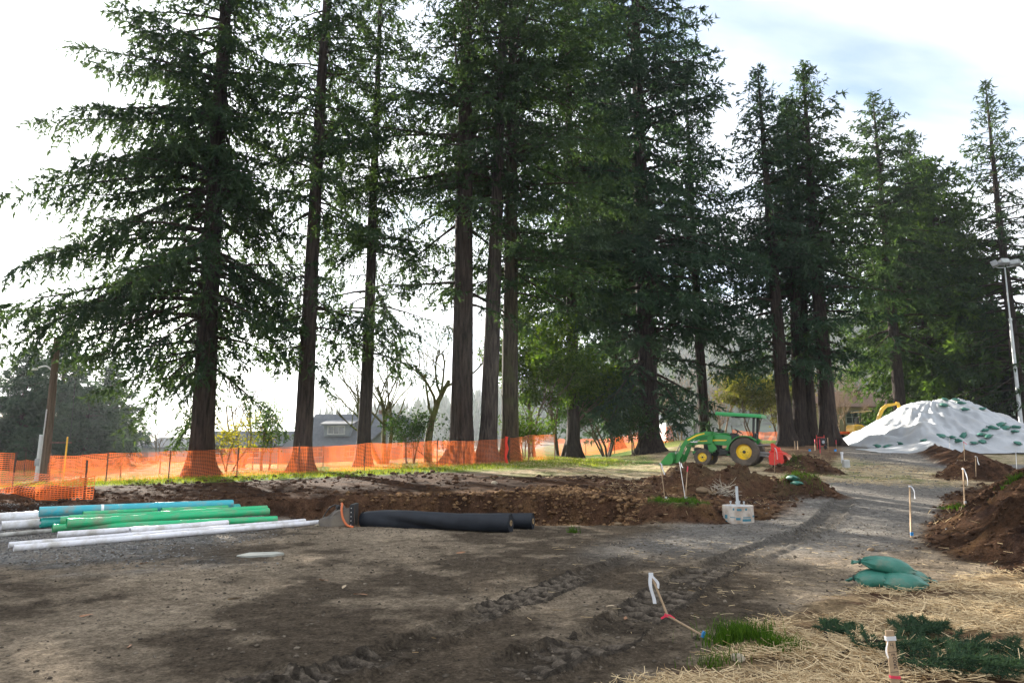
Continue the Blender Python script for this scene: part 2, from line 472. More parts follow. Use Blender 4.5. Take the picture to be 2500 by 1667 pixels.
def tracks_h(x, y):
    z = np.zeros(x.shape); wet_shade = np.zeros(x.shape)
    for ti, (pts, w, amp) in enumerate(TRACKS):
        fine = ti < 2
        d, sd, arc = polydist(x, y, pts)
        L = sum(math.hypot(b[0] - a[0], b[1] - a[1]) for a, b in zip(pts[:-1], pts[1:]))
        fade = sstep(0.0, 0.5, arc) * sstep(L, L - 2.5, arc) * (0.55 + 0.7 * np.clip(0.5 + 1.6 * fbm(x * 0.9, y * 0.9, 101, 3), 0, 1))
        m = sstep(w * 1.08, w * 0.9, d) * fade
        ph = arc / 0.21 + np.abs(sd) / w * 0.55
        lug = np.sin(2 * PI * ph + 0.5 * fbm(x * 2, y * 2, 103, 2))
        lug = sstep(-0.25, 0.45, lug)
        z += amp * m * (-0.040 + (0.0 if fine else 0.05) * lug)
        berm = np.exp(-((d - w * 1.12) / 0.05) ** 2) * fade
        z += amp * berm * 0.05 * (0.7 + 2.0 * fbm(x * 8, y * 8, 105, 2))
        wet_shade = np.maximum(wet_shade, amp * (0.45 * sstep(w * 1.6, w * 1.0, d) + (0.1 * m if fine else m * (0.9 * (1 - lug) - 0.25 * lug))) * np.clip(fade * 1.3, 0, 1))  # damp of the track, plus groove shade painted in for lug contrast
    return z, wet_shade

def axis(segs):
    out = []
    for a, b, s in segs:
        n = max(1, int(round((b - a) / s)))
        out += list(np.linspace(a, b, n, endpoint=False))
    out.append(segs[-1][1])
    return np.array(out)
gx = axis([(-1500, -300, 150), (-300, -80, 15), (-80, -30, 2.0), (-30, -12, 0.30), (-12, -5, 0.11), (-5, 6.5, 0.058), (6.5, 13, 0.09), (13, 20, 0.14), (20, 32, 0.3), (32, 80, 2.0), (80, 300, 15), (300, 1500, 150)])
gy = axis([(-300, -30, 20), (-30, 3.5, 1.2), (3.5, 9.2, 0.042), (9.2, 14, 0.065), (14, 21.5, 0.085), (21.5, 28.5, 0.11), (28.5, 34, 0.25), (34, 58, 0.5), (58, 120, 3.0), (120, 400, 20), (400, 2400, 200)])
GX, GY = np.meshgrid(gx, gy)
xs, ys = GX.ravel(), GY.ravel()
Z, soil, grassI, straw = features(xs, ys)
TZ, wet_shade = tracks_h(xs, ys)
near = sstep(60, 20, np.hypot(xs, ys)) * (1 - 0.55 * sstep(18.8, 20, ys) * sstep(4, 2, xs))
rough_amp = 0.020 + 0.036 * soil + 0.010 * straw
Z = Z + TZ + near * (rough_amp * 2.2 * fbm(xs * 1.1, ys * 1.1, 111, 4) + rough_amp * 1.3 * fbm(xs * 5.5, ys * 5.5, 113, 3)
                     + (0.016 + 0.014 * soil) * fbm(xs * 17, ys * 17, 115, 2))
def ground_z(x, y):
    z, s, g, st = features(np.array([float(x)]), np.array([float(y)]))
    return float(z[0])
_gz = Z.reshape(GX.shape)
def grid_z(x, y):
    """exact height of the built ground mesh"""
    x = np.atleast_1d(np.asarray(x, float)); y = np.atleast_1d(np.asarray(y, float))
    i = np.clip(np.searchsorted(gx, x) - 1, 0, len(gx) - 2); j = np.clip(np.searchsorted(gy, y) - 1, 0, len(gy) - 2)
    fx = (x - gx[i]) / (gx[i + 1] - gx[i]); fy = (y - gy[j]) / (gy[j + 1] - gy[j])
    return (_gz[j, i] * (1 - fx) * (1 - fy) + _gz[j, i + 1] * fx * (1 - fy) + _gz[j + 1, i] * (1 - fx) * fy + _gz[j + 1, i + 1] * fx * fy)

# colour zones: mud, gravel, soil, straw litter and grass, some shade painted in
def lerp(a, b, t): return a * (1 - t[:, None]) + np.array(b)[None, :] * t[:, None]
nA = fbm(xs * 0.55, ys * 0.55, 121, 4); nB = fbm(xs * 2.3, ys * 2.3, 123, 4); nC = fbm(xs * 0.16, ys * 0.16, 125, 3)
C = np.tile(np.array([0.210, 0.166, 0.118]), (len(xs), 1))
C = lerp(C, (0.090, 0.070, 0.050), sstep(-0.08, 0.14, nA + 0.9 * nB))
C = lerp(C, (0.30, 0.24, 0.172), 0.7 * sstep(0.06, 0.26, -nA + 0.3 * nB))
grav = sstep(-3.6, -6.0, xs + 2.0 * nA + 0.15 * (ys - 12)) * sstep(8.8, 10.6, ys + 1.5 * nB) * sstep(19.5, 18, ys)
C = lerp(C, (0.185, 0.18, 0.17), grav * np.clip(0.75 + nB, 0, 1))
# the haul road, greyer crushed rock
ROAD = smooth_line([(1.5, 7.0), (3.6, 11.0), (7.2, 15.8), (9.6, 18.7), (14.0, 25.3), (17.2, 31.5), (22.8, 42.5), (27.0, 52.0), (33, 62)])
dR, sR, aR = polydist(xs, ys, ROAD)
road = sstep(2.7, 1.5, dR + 1.0 * nA) * sstep(9, 12, ys)
C = lerp(C, (0.160, 0.150, 0.136), road * 0.85)
C = lerp(C, (0.235, 0.215, 0.185), road * sstep(0.0, 0.25, nB + 0.3 * nA) * 0.6)
C = lerp(C, (0.045, 0.038, 0.030), np.clip(wet_shade, 0, 1) * 0.8)  # darkens by damp and by the painted groove shade
# straw and turf round the tractor and to the fence
fieldm = sstep(21.8, 23.6, ys + 1.2 * nA - 0.06 * np.abs(xs - 2)) * sstep(62, 56, ys) * (1 - sstep(2.0, 3.0, -(dR) + 6))
st2 = sstep(-3.5, 1.5, xs + 2.5 * nA + 0.25 * (ys - 26)) * sstep(22.6, 24.4, ys + 1.6 * nA) * sstep(19, 16.5, xs + 2 * nA)
C_straw = lerp(np.tile(np.array([0.40, 0.325, 0.21]), (len(xs), 1)), (0.22, 0.16, 0.10), sstep(-0.05, 0.2, nB))
C_straw = lerp(C_straw, (0.14, 0.17, 0.055), sstep(0.02, 0.22, nA + 0.5 * nB) * 0.6)
far_dirt = sstep(15.5, 18, xs + 2 * nA) * sstep(22, 24, ys)
C = np.where((st2 > 0)[:, None], C * (1 - st2[:, None]) + C_straw * st2[:, None], C)
# straw-strewn verge right of the road further back
verge = sstep(2.2, 3.2, np.where(sR > 0, dR, 0)) * sstep(19, 21, ys) * sstep(46, 42, ys) * sstep(40, 34, xs)
C = np.where((verge > 0)[:, None], C * (1 - 0.8 * verge[:, None]) + C_straw * 0.8 * verge[:, None], C)
stp = sstep(27.5, 28.5, ys + nA) * sstep(33, 31.5, ys + nA) * sstep(18.5, 19.5, xs) * sstep(34, 31, xs)
C = lerp(C, (0.15, 0.15, 0.155), stp * 0.85)
# brown ground under the right-hand trees
und = sstep(11.0, 12.5, xs + nA * 2 - 0.1 * (ys - 30)) * sstep(29.5, 31.5, ys + nA) * sstep(60, 55, ys) * sstep(2.1, 2.6, dR)
C = lerp(C, (0.105, 0.062, 0.038), und * np.where(sR < 0, 1, 0) * 0.92)
# soil
C_soil = lerp(np.tile(np.array([0.125, 0.068, 0.040]), (len(xs), 1)), (0.060, 0.033, 0.021), sstep(-0.08, 0.18, nB + 0.4 * nA))
C_soil = lerp(C_soil, (0.205, 0.115, 0.055), 0.75 * sstep(0.03, 0.2, fbm(xs * 1.7, ys * 1.7, 131, 4)) * sstep(-4, -1, xs) * sstep(21, 19, ys))
C_soil = lerp(C_soil, (0.17, 0.115, 0.062), 0.6 * sstep(2.5, 4.5, xs) * sstep(10, 8, xs) * sstep(18.2, 19.2, ys) * sstep(-0.1, 0.15, nB))
C_soil = C_soil * (1 - 0.42 * sstep(4.5, 6.0, xs) * sstep(17, 15, ys))[:, None]
C_soil = C_soil * (1 - 0.30 * sstep(18.6, 19.6, ys) * sstep(4, 2, xs))[:, None]  # tree shade over the bench painted in as darker soil
C = C * (1 - soil[:, None]) + C_soil * soil[:, None]
# the fence grass strip and lawn behind it
FENCE_PTS = [atd(px, 1140, d) for px, d in ((-260, 28.5), (118, 29.0), (262, 29.5), (413, 29.9), (578, 30.2), (729, 30.8), (889, 31.3), (1066, 32.2), (1236, 33.2), (1290, 35.2), (1355, 37.0))]
fl = [(p.x, p.y) for p in FENCE_PTS] + [(4.0, 55), (13, 55.5), (22, 58)]
dF, sF, aF = polydist(xs, ys, fl)
beh = np.where(sF < 0, dF, -dF) + 0.9 * nA + 0.4 * nB
gr = sstep(-5.6, -4.4, beh - 0.8 * nB + 0.5 * sstep(-8, 2, xs))
C_gr = lerp(np.tile(np.array([0.085, 0.150, 0.028]), (len(xs), 1)), (0.20, 0.22, 0.06), sstep(-0.08, 0.2, nB + nC))
C_gr = lerp(C_gr, (0.17, 0.12, 0.07), 0.75 * sstep(0.02, 0.2, nC + 0.5 * nA) * sstep(1.0, 3.0, beh))
C = C * (1 - gr[:, None]) + C_gr * gr[:, None]
C = C * (1 - grassI[:, None]) + np.array([0.09, 0.15, 0.04])[None, :] * grassI[:, None]
# straw shoulder foreground
C_fs = lerp(np.tile(np.array([0.115, 0.060, 0.036]), (len(xs), 1)), (0.31, 0.22, 0.125), sstep(-0.12, 0.12, fbm(xs * 3.1, ys * 3.1, 141, 4) + 0.1))
C = C * (1 - 0.92 * straw[:, None]) + C_fs * 0.92 * straw[:, None]
far = sstep(70, 110, np.hypot(xs, ys))
C = lerp(C, (0.11, 0.13, 0.06), far)
C = np.clip(C * np.where(soil > 0.5, 0.74, 1.18 - 0.22 * straw)[:, None] * (1 + 0.35 * fbm(xs * 9, ys * 9, 151, 2)[:, None] * near[:, None]), 0.01, 0.8)

def mat_ground():
    m, n, l, b = new_mat('ground')
    b.inputs['Roughness'].default_value = 1.0; b.inputs['Specular IOR Level'].default_value = 0.03
    a = n.new('ShaderNodeAttribute'); a.attribute_name = 'zone'
    t = n.new('ShaderNodeTexCoord')
    def noise(sc, det, ro=0.6):
        q = n.new('ShaderNodeTexNoise'); q.inputs['Scale'].default_value = sc; q.inputs['Detail'].default_value = det; q.inputs['Roughness'].default_value = ro
        l.new(t.outputs['Object'], q.inputs['Vector']); return q
    n1 = noise(7.0, 10, 0.72); n2 = noise(30.0, 6, 0.75)
    r1 = n.new('ShaderNodeMapRange'); r1.inputs[1].default_value = 0.3; r1.inputs[2].default_value = 0.7; r1.inputs[3].default_value = 0.42; r1.inputs[4].default_value = 1.58
    l.new(n1.outputs['Fac'], r1.inputs[0])
    r2 = n.new('ShaderNodeMapRange'); r2.inputs[1].default_value = 0.3; r2.inputs[2].default_value = 0.7; r2.inputs[3].default_value = 0.38; r2.inputs[4].default_value = 1.62
    l.new(n2.outputs['Fac'], r2.inputs[0])
    mm = n.new('ShaderNodeMath'); mm.operation = 'MULTIPLY'; l.new(r1.outputs[0], mm.inputs[0]); l.new(r2.outputs[0], mm.inputs[1])
    mx = n.new('ShaderNodeMixRGB'); mx.blend_type = 'MULTIPLY'; mx.inputs['Fac'].default_value = 1
    l.new(a.outputs['Color'], mx.inputs['Color1']); l.new(mm.outputs[0], mx.inputs['Color2'])
    # pale grit
    v = n.new('ShaderNodeTexVoronoi'); v.inputs['Scale'].default_value = 34.0; v.inputs['Randomness'].default_value = 1.0
    l.new(t.outputs['Object'], v.inputs['Vector'])
    g1 = n.new('ShaderNodeMapRange'); g1.inputs[1].default_value = 0.16; g1.inputs[2].default_value = 0.10
    l.new(v.outputs['Distance'], g1.inputs[0])
    n3 = noise(3.0, 3); g2 = n.new('ShaderNodeMapRange'); g2.inputs[1].default_value = 0.5; g2.inputs[2].default_value = 0.65; g2.inputs[4].default_value = 0.8
    l.new(n3.outputs['Fac'], g2.inputs[0])
    gm = n.new('ShaderNodeMath'); gm.operation = 'MULTIPLY'; l.new(g1.outputs[0], gm.inputs[0]); l.new(g2.outputs[0], gm.inputs[1])
    mg = n.new('ShaderNodeMixRGB'); mg.inputs['Color2'].default_value = (0.27, 0.235, 0.19, 1)
    l.new(gm.outputs[0], mg.inputs['Fac']); l.new(mx.outputs[0], mg.inputs['Color1'])
    l.new(mg.outputs[0], b.inputs['Base Color'])
    bp = n.new('ShaderNodeBump'); bp.inputs['Strength'].default_value = 1.0; bp.inputs['Distance'].default_value = 0.10
    l.new(n1.outputs['Fac'], bp.inputs['Height'])
    bp2 = n.new('ShaderNodeBump'); bp2.inputs['Strength'].default_value = 0.9; bp2.inputs['Distance'].default_value = 0.03
    l.new(n2.outputs['Fac'], bp2.inputs['Height']); l.new(bp.outputs[0], bp2.inputs['Normal'])
    l.new(bp2.outputs[0], b.inputs['Normal'])
    return m
ny, nx = GX.shape
ii = np.arange((ny - 1) * (nx - 1)); r_, c_ = ii // (nx - 1), ii % (nx - 1)
q0 = r_ * nx + c_
quads = np.stack([q0, q0 + 1, q0 + nx + 1, q0 + nx], 1)
M_GROUND = mat_ground()
ground = raw_mesh('ground', np.stack([xs, ys, Z], 1), quads, M_GROUND, smooth=True, colors={'zone': C})
tag(ground, kind='structure')

# ------------------------------------------------------------------ tyre prints pressed into the mud
def tyre_print(pts, w, lug_len, seed, label):
    P = np.array(pts); seg = np.hypot(*(P[1:] - P[:-1]).T); S = np.concatenate([[0], seg.cumsum()]); L = S[-1]
    s = np.arange(0.05, min(L, 7.5), 0.013); t = np.linspace(-1.45 * w, 1.45 * w, 46)
    cx, cy = np.interp(s, S, P[:, 0]), np.interp(s, S, P[:, 1])
    k = 9; ker = np.ones(k) / k
    tx, ty = np.gradient(cx), np.gradient(cy); n_ = np.hypot(tx, ty); tx, ty = tx / n_, ty / n_
    SS, TT = np.meshgrid(s, t, indexing='ij')
    X = cx[:, None] + ty[:, None] * TT; Y = cy[:, None] - tx[:, None] * TT
    x, y = X.ravel(), Y.ravel(); ss, tt = SS.ravel(), TT.ravel(); a = np.abs(tt) / w
    fade = sstep(0.0, 0.5, ss) * sstep(s[-1], s[-1] - 2.5, ss) * sstep(-0.16, 0.14, fbm(x * 1.1, y * 1.1, 101 + seed, 3) + 0.06)
    ph = ss / lug_len + 0.42 * a + np.where(tt < 0, 0.5, 0.0) + 0.10 * fbm(x * 4, y * 4, 7 + seed, 2)
    fr = ph - np.floor(ph)
    ridge = sstep(0.0, 0.14, fr) * sstep(0.62, 0.46, fr) * sstep(1.04, 0.92, a) * sstep(-0.02, 0.10, a)
    crumb = fbm(x * 22, y * 22, 9 + seed, 3)
    h = 0.008 + ridge * (0.030 + 0.018 * crumb) + 0.012 * crumb
    berm = np.exp(-((a - 1.10) / 0.13) ** 2) * (0.020 + 0.08 * np.maximum(fbm(x * 7, y * 7, 11 + seed, 3), -0.1))
    h = (h * sstep(1.12, 0.98, a) + berm) * fade - 0.03 * (1 - fade) - 0.03 * sstep(1.22, 1.42, a)
    z = grid_z(x, y) + h
    col = np.tile(np.array([0.070, 0.058, 0.046]), (len(x), 1))  # damp mud; groove shade painted into the colour
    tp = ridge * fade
    col = col * (1 - tp[:, None]) + np.array([0.185, 0.152, 0.117])[None] * tp[:, None]  # ridge tops painted lighter so the lugs stand out without shading
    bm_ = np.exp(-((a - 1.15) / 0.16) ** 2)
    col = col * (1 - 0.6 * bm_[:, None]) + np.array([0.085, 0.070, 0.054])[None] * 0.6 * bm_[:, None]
    nt = len(t); q = np.arange((len(s) - 1) * (nt - 1)); q = q // (nt - 1) * nt + q % (nt - 1)
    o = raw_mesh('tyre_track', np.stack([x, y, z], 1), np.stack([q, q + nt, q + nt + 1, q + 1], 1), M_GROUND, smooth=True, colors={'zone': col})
    tag(o, kind='structure')
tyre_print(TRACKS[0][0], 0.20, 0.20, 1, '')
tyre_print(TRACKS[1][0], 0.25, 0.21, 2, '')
# ------------------------------------------------------------------ conifers
M_BARK = mat_bark('bark_fir', (0.014, 0.0105, 0.009), (0.062, 0.046, 0.037))
M_BARK_G = mat_bark('bark_grey', (0.022, 0.018, 0.016), (0.100, 0.083, 0.070))
M_BARK_M = mat_bark('bark_mossy', (0.020, 0.017, 0.011), (0.080, 0.066, 0.042), moss=(0.048, 0.055, 0.020), moss_amt=0.45)
M_LIMB = mat_bark('bark_limb', (0.020, 0.015, 0.011), (0.070, 0.050, 0.036), sx=14, sz=6)
M_NEEDLE = mat_leaf('needles_fir', (0.021, 0.042, 0.028), (0.064, 0.098, 0.048), trans=0.38)
M_NEEDLE_B = mat_leaf('needles_blue', (0.023, 0.047, 0.034), (0.062, 0.099, 0.060), trans=0.34, tcol=(1.1, 1.2, 0.6))
M_NEEDLE_Y = mat_leaf('needles_cedar', (0.030, 0.065, 0.022), (0.090, 0.140, 0.042), trans=0.38)

def conifer_arrays(seed, H, R, r0, zb, nbr, tuft=0.26, twig_gap=0.26, tuft_gap=0.085, shape=0.8, droop=0.30, sparse_to=None, sparse_keep=0.5,
                   lean=(0.0, 0.0), bias=None, hang=0.58, up_top=0.55, dens_out=0.13, lump=0.42, wid=0.33, base_w=0.6):
    """trunk, limb and needle arrays of one conifer; bias = (azimuth, stretch) lengthens branches to one side"""
    rng = np.random.default_rng(seed)
    # trunk
    n = 18; hs = np.concatenate([np.linspace(-0.5, 2.0, 9), np.linspace(2.6, H, 34)])
    V = []
    wob = rng.normal(0, 0.02, (len(hs), 2)).cumsum(0) * 0.6
    wob -= wob[8]
    lob = rng.uniform(0, 2 * PI, 4)
    def axis_at(h):
        return np.stack([lean[0] * h + np.interp(h, hs, wob[:, 0]), lean[1] * h + np.interp(h, hs, wob[:, 1])], -1)
    def rad_at(h):
        h = np.asarray(h, float)
        return r0 * np.maximum(1 - h / H, 0.004) ** 0.75 * (1 + 0.85 * np.exp(-np.maximum(h + 0.1, 0) / 0.55)) * 1.02
    th = np.linspace(0, 2 * PI, n, endpoint=False)
    for h in hs:
        c = axis_at(h); r = float(rad_at(h))
        fl = math.exp(-max(h, 0) / 0.8)
        rr = r * (1 + (0.04 + 0.15 * fl) * np.sin(3 * th + lob[0]) + (0.03 + 0.10 * fl) * np.sin(5 * th + lob[1]) + 0.03 * np.sin(8 * th + lob[2] + 0.4 * h) + rng.normal(0, 0.012, n))
        V.append(np.stack([c[0] + rr * np.cos(th), c[1] + rr * np.sin(th), np.full(n, h)], 1))
    V = np.concatenate(V)
    k = np.arange((len(hs) - 1) * n); a = k // n * n + k % n; b = k // n * n + (k % n + 1) % n
    trunk = (V, np.stack([a, b, b + n, a + n], 1))
    # branches
    t = np.sort(rng.uniform(0, 1, nbr) ** 0.93)
    zb_ = zb + (H - 0.4 - zb) * t
    az = (np.arange(nbr) * 2.39996 + rng.normal(0, 0.45, nbr)) % (2 * PI)
    prof = np.minimum(1.0, base_w + 2.2 * t) * (1 - t) ** shape + 0.035
    L = R * prof * rng.uniform(1 - lump, 1 + lump, nbr)
    if bias is not None:
        L *= 1 + bias[1] * np.cos(az - bias[0])
    keep = np.ones(nbr, bool)
    if sparse_to is not None:
        keep = (zb_ > sparse_to) | (rng.uniform(0, 1, nbr) < sparse_keep)
    t, zb_, az, L = t[keep], zb_[keep], az[keep], L[keep]
    nb = len(t)
    el = np.interp(t, [0, 0.35, 0.75, 1.0], [-0.10, 0.05, 0.32, up_top * 1.6]) + rng.normal(0, 0.20, nb)
    dr = droop * np.interp(t, [0, 0.5, 1], [1.25, 1.0, 0.3]) * rng.uniform(0.6, 1.4, nb)
    tip = 0.55 * dr
    def bpos(i, s):
        d = L[i] * s * np.cos(el[i])
        zz = L[i] * (np.sin(el[i]) * s - dr[i] * s ** 2 + tip[i] * s ** 3)
        sw = 0.10 * L[i] * np.sin(s * 3.0 + sway[i]) * s
        ax = axis_at(zb_[i])
        return np.stack([ax[..., 0] + d * np.cos(az[i]) - sw * np.sin(az[i]), ax[..., 1] + d * np.sin(az[i]) + sw * np.cos(az[i]), zb_[i] + zz], -1)
    sway = rng.uniform(0, 6.28, nb)
    # limb tubes
    S = np.array([0.0, 0.18, 0.4, 0.65, 0.95]); m = 4
    LV = []; LF = []
    I = np.arange(nb)
    pts = np.stack([bpos(I, np.full(nb, s)) for s in S], 1)            # nb,5,3
    lr = np.clip(0.018 * L + 0.012, 0.015, 0.13) * np.clip(1.6 * r0, 0.5, 1)
    ph = np.linspace(0, 2 * PI, m, endpoint=False)
    e1 = np.stack([-np.sin(az), np.cos(az), np.zeros(nb)], 1)
    e2 = np.array([0, 0, 1.0])
    ring = e1[:, None, None, :] * np.cos(ph)[None, None, :, None] + e2[None, None, None, :] * np.sin(ph)[None, None, :, None]
    rad = lr[:, None] * np.array([1.3, 0.85, 0.58, 0.30, 0.06])[None, :]
    LV = (pts[:, :, None, :] + ring * rad[:, :, None, None]).reshape(-1, 3)
    base = (np.arange(nb)[:, None, None] * len(S) * m + np.arange(len(S) - 1)[None, :, None] * m + np.arange(m)[None, None, :])
    nxt = base - np.arange(m)[None, None, :] + (np.arange(m)[None, None, :] + 1) % m
    LF = np.stack([base, nxt, nxt + m, base + m], -1).reshape(-1, 4)
    # twigs
    nt = np.maximum(4, (2 * L / twig_gap).astype(int))
    bi = np.repeat(I, nt)
    start = np.where(L[bi] > 2.0, dens_out + 0.05, 0.05)
    s = start + (1 - start) * rng.uniform(0, 1, len(bi)) ** 0.85
    side = rng.choice([-1.0, 1.0], len(bi))
    l2 = (0.16 + wid * L[bi] * (1 - 0.75 * s) * np.minimum(1, 0.35 + 1.6 * s)) * rng.uniform(0.55, 1.25, len(bi))
    l2 = np.minimum(l2, 2.4)
    p0 = bpos(bi, s)
    p1 = bpos(bi, np.minimum(s + 0.03, 1.03))
    fw = p1 - p0; fw /= np.maximum(np.linalg.norm(fw, axis=1, keepdims=True), 1e-6)
    lat = np.stack([-fw[:, 1], fw[:, 0], np.zeros(len(bi))], 1) * side[:, None]
    lat /= np.maximum(np.linalg.norm(lat, axis=1, keepdims=True), 1e-6)
    ang = rng.uniform(0.5, 1.25, len(bi))
    td = fw * np.cos(ang)[:, None] + lat * np.sin(ang)[:, None]
    td[:, 2] -= rng.uniform(-0.35, 2 * hang, len(bi))
    td /= np.linalg.norm(td, axis=1, keepdims=True)
    btint = rng.uniform(0, 1, nb)
    # tufts
    nk = np.maximum(3, (l2 / tuft_gap).astype(int))
    ti = np.repeat(np.arange(len(bi)), nk)
    u = rng.uniform(0, 1, len(ti))
    q = p0[ti] + td[ti] * (u * l2[ti])[:, None]
    q[:, 2] -= hang * 0.5 * (u ** 2) * l2[ti]
    dirv = td[ti] * 0.9 + rng.normal(0, 0.55, (len(ti), 3)); dirv[:, 2] -= 0.18
    dirv /= np.linalg.norm(dirv, axis=1, keepdims=True)
    wv = np.cross(dirv, rng.normal(0, 1, (len(ti), 3)) + np.array([0, 0, 0.8]))
    wv /= np.maximum(np.linalg.norm(wv, axis=1, keepdims=True), 1e-6)
    ln = tuft * rng.uniform(0.6, 1.35, len(ti)); wd = ln * rng.uniform(0.11, 0.23, len(ti))
    TV = np.stack([q + wv * wd[:, None], q - wv * wd[:, None], q + dirv * ln[:, None]], 1).reshape(-1, 3)
    TF = np.arange(len(TV)).reshape(-1, 3)
    tint = np.clip(0.30 * btint[bi][ti] + 0.35 * rng.uniform(0, 1, len(ti)) + 0.35 * s[ti] * u, 0, 1)
    return trunk, (LV, LF), (TV, TF, np.repeat(tint, 3))

def conifer(name, label, px, depth, seed, mat_trunk=None, mat_leaf_=None, cat='tree', group='tall conifers behind the orange fence', extra_trunk=None, **kw):
    p = atd(px, 1090, depth)
    loc = (p.x, p.y, float(grid_z(p.x, p.y)[0]))
    tr, li, fo = conifer_arrays(seed, **kw)
    e = empty(name, loc)
    tag(e, label, cat, group)
    raw_mesh('trunk', tr[0], tr[1], mat_trunk or M_BARK, smooth=True, parent=e)
    raw_mesh('limbs', li[0], li[1], M_LIMB, smooth=True, parent=e)
    raw_mesh('crown', fo[0], fo[1], mat_leaf_ or M_NEEDLE, attrs={'tint': fo[2]}, parent=e)
    return e
def replant(src, label, px, depth, rz, sc, scz=None):
    p = atd(px, 1090, depth)
    e = copy_tree(src)
    e.location = (p.x, p.y, float(grid_z(p.x, p.y)[0]))
    e.rotation_euler = (0, 0, rz); e.scale = (sc, sc, scz or sc)
    e['label'] = label
    return e

LEFT = PI
conifer('fir_tree', 'huge fir with thick trunk and long sweeping branches, leftmost of the big firs', 492, 32.3, 11,
        H=39, R=5.9, r0=0.52, zb=5.0, nbr=390, bias=(LEFT, 0.31), tuft=0.25, tuft_gap=0.064, sparse_to=7.0, sparse_keep=0.55, droop=0.56, hang=0.7, shape=0.66, twig_gap=0.235, lump=0.40, lean=(-0.012, 0), base_w=0.75)
conifer('fir_tree', 'straight dark fir, second big trunk from the left, with bare curved low limbs', 740, 33.6, 12,
        H=38, R=4.9, r0=0.42, zb=4.8, nbr=265, tuft=0.25, tuft_gap=0.068, hang=0.75, sparse_to=13, sparse_keep=0.45, droop=0.52, shape=0.55, twig_gap=0.30, lean=(0.004, 0))
conifer('fir_tree', 'slender fir with the thinnest trunk of the left group, third from the left', 887, 38.0, 13,
        H=34, R=4.8, r0=0.37, zb=6.0, nbr=240, tuft=0.25, tuft_gap=0.075, sparse_to=12, sparse_keep=0.55, droop=0.52, shape=0.55, twig_gap=0.29, hang=0.85, lean=(0.004, 0))
conifer('fir_tree', 'very thick straight fir trunk left of the leaning pair', 1128, 35.5, 14,
        H=44, R=5.6, r0=0.58, zb=7.5, nbr=230, sparse_to=15, sparse_keep=0.5, droop=0.36, shape=0.5, twig_gap=0.28, mat_trunk=M_BARK)
conifer('fir_tree', 'grey barked fir leaning right, left one of the close pair', 1192, 36.2, 15,
        H=41, R=5.0, r0=0.46, zb=12, nbr=180, droop=0.42, shape=0.5, lean=(0.028, 0.004), mat_trunk=M_BARK_G, sparse_to=16, sparse_keep=0.6)
conifer('fir_tree', 'mossy green barked fir, right one of the close pair behind the raised fence corner', 1246, 36.6, 16,
        H=43, R=5.6, r0=0.45, zb=9, nbr=260, droop=0.45, hang=0.5, shape=0.5, mat_trunk=M_BARK_M, bias=(0.0, 0.30), lean=(0.004, 0))
conifer('fir_tree', 'broad dense fir with very thick trunk left of the tractor', 1585, 47.0, 17,
        H=47, R=7.3, r0=0.70, zb=2.8, nbr=360, droop=0.46, hang=0.5, shape=0.55, tuft=0.36, twig_gap=0.34, tuft_gap=0.10, mat_leaf_=M_NEEDLE_B)
conifer('fir_tree', 'dense fir filling the gap behind the leafy green saplings', 1400, 45.0, 18,
        H=43, R=6.2, r0=0.42, zb=9.5, nbr=270, droop=0.44, shape=0.5, tuft=0.36, twig_gap=0.34, tuft_gap=0.10, mat_leaf_=M_NEEDLE_B)
tA = conifer('fir_tree', 'slim fir trunk standing directly behind the green tractor', 1722, 52.0, 19,
        H=31, R=5.4, r0=0.42, zb=7.0, nbr=195, droop=0.45, shape=0.62, tuft=0.36, twig_gap=0.36, tuft_gap=0.11, mat_leaf_=M_NEEDLE_B, lean=(-0.01, 0), sparse_to=13, sparse_keep=0.45)
tB = conifer('fir_tree', 'pointed fir right of the tractor, left trunk of the twin with flared base', 1921, 48.0, 20,
        H=28.6, R=5.9, r0=0.52, zb=5.5, nbr=215, droop=0.46, shape=0.80, tuft=0.34, twig_gap=0.36, tuft_gap=0.11, sparse_to=12, sparse_keep=0.42, lean=(-0.018, 0), mat_leaf_=M_NEEDLE_B)
tC = conifer('fir_tree', 'tallest pointed fir right of the tractor, beside the small black generator', 2026, 48.5, 21,
        H=29.2, R=6.3, r0=0.58, zb=7.5, nbr=235, droop=0.42, shape=0.72, tuft=0.34, twig_gap=0.36, tuft_gap=0.11, sparse_to=14, sparse_keep=0.42)
tD = conifer('fir_tree', 'full fir behind the yellow excavator', 2205, 59.0, 22,
        H=32.0, R=7.4, r0=0.52, zb=7.5, nbr=235, sparse_to=13, sparse_keep=0.5, droop=0.44, shape=0.70, tuft=0.42, twig_gap=0.40, tuft_gap=0.12)
tE = conifer('cedar_tree', 'dense dark cedar with foliage to the ground behind the white covered stockpile', 2330, 63.0, 23,
        H=27, R=8.4, r0=0.55, zb=1.5, nbr=290, droop=0.52, shape=0.55, tuft=0.50, twig_gap=0.38, tuft_gap=0.12, hang=0.7, mat_leaf_=M_NEEDLE_Y, mat_trunk=M_BARK_M)
tF = conifer('spruce_tree', 'open pointed spruce at the right edge behind the floodlight pole', 2505, 55.0, 24,
        H=31.0, R=7.6, r0=0.45, zb=2.5, nbr=230, droop=0.46, shape=0.85, tuft=0.34, twig_gap=0.40, tuft_gap=0.12, wid=0.2, lump=0.25)
replant(tB, 'wide flared trunk of the twin right of the tractor, leaning towards the road', 1955, 49.4, 2.2, 0.97, 0.93)
replant(tA, 'slender fir between the flared twin and the tallest pointed fir', 1984, 50.5, 4.0, 0.92, 0.86)
replant(tC, 'fir with blunter top right of the excavator tree, behind the stockpile', 2290, 66.0, 1.3, 1.05, 1.08)
replant(tD, 'dark fir in the back row between the tractor and the leaning pair', 1505, 62.0, 2.0, 1.0, 1.12)
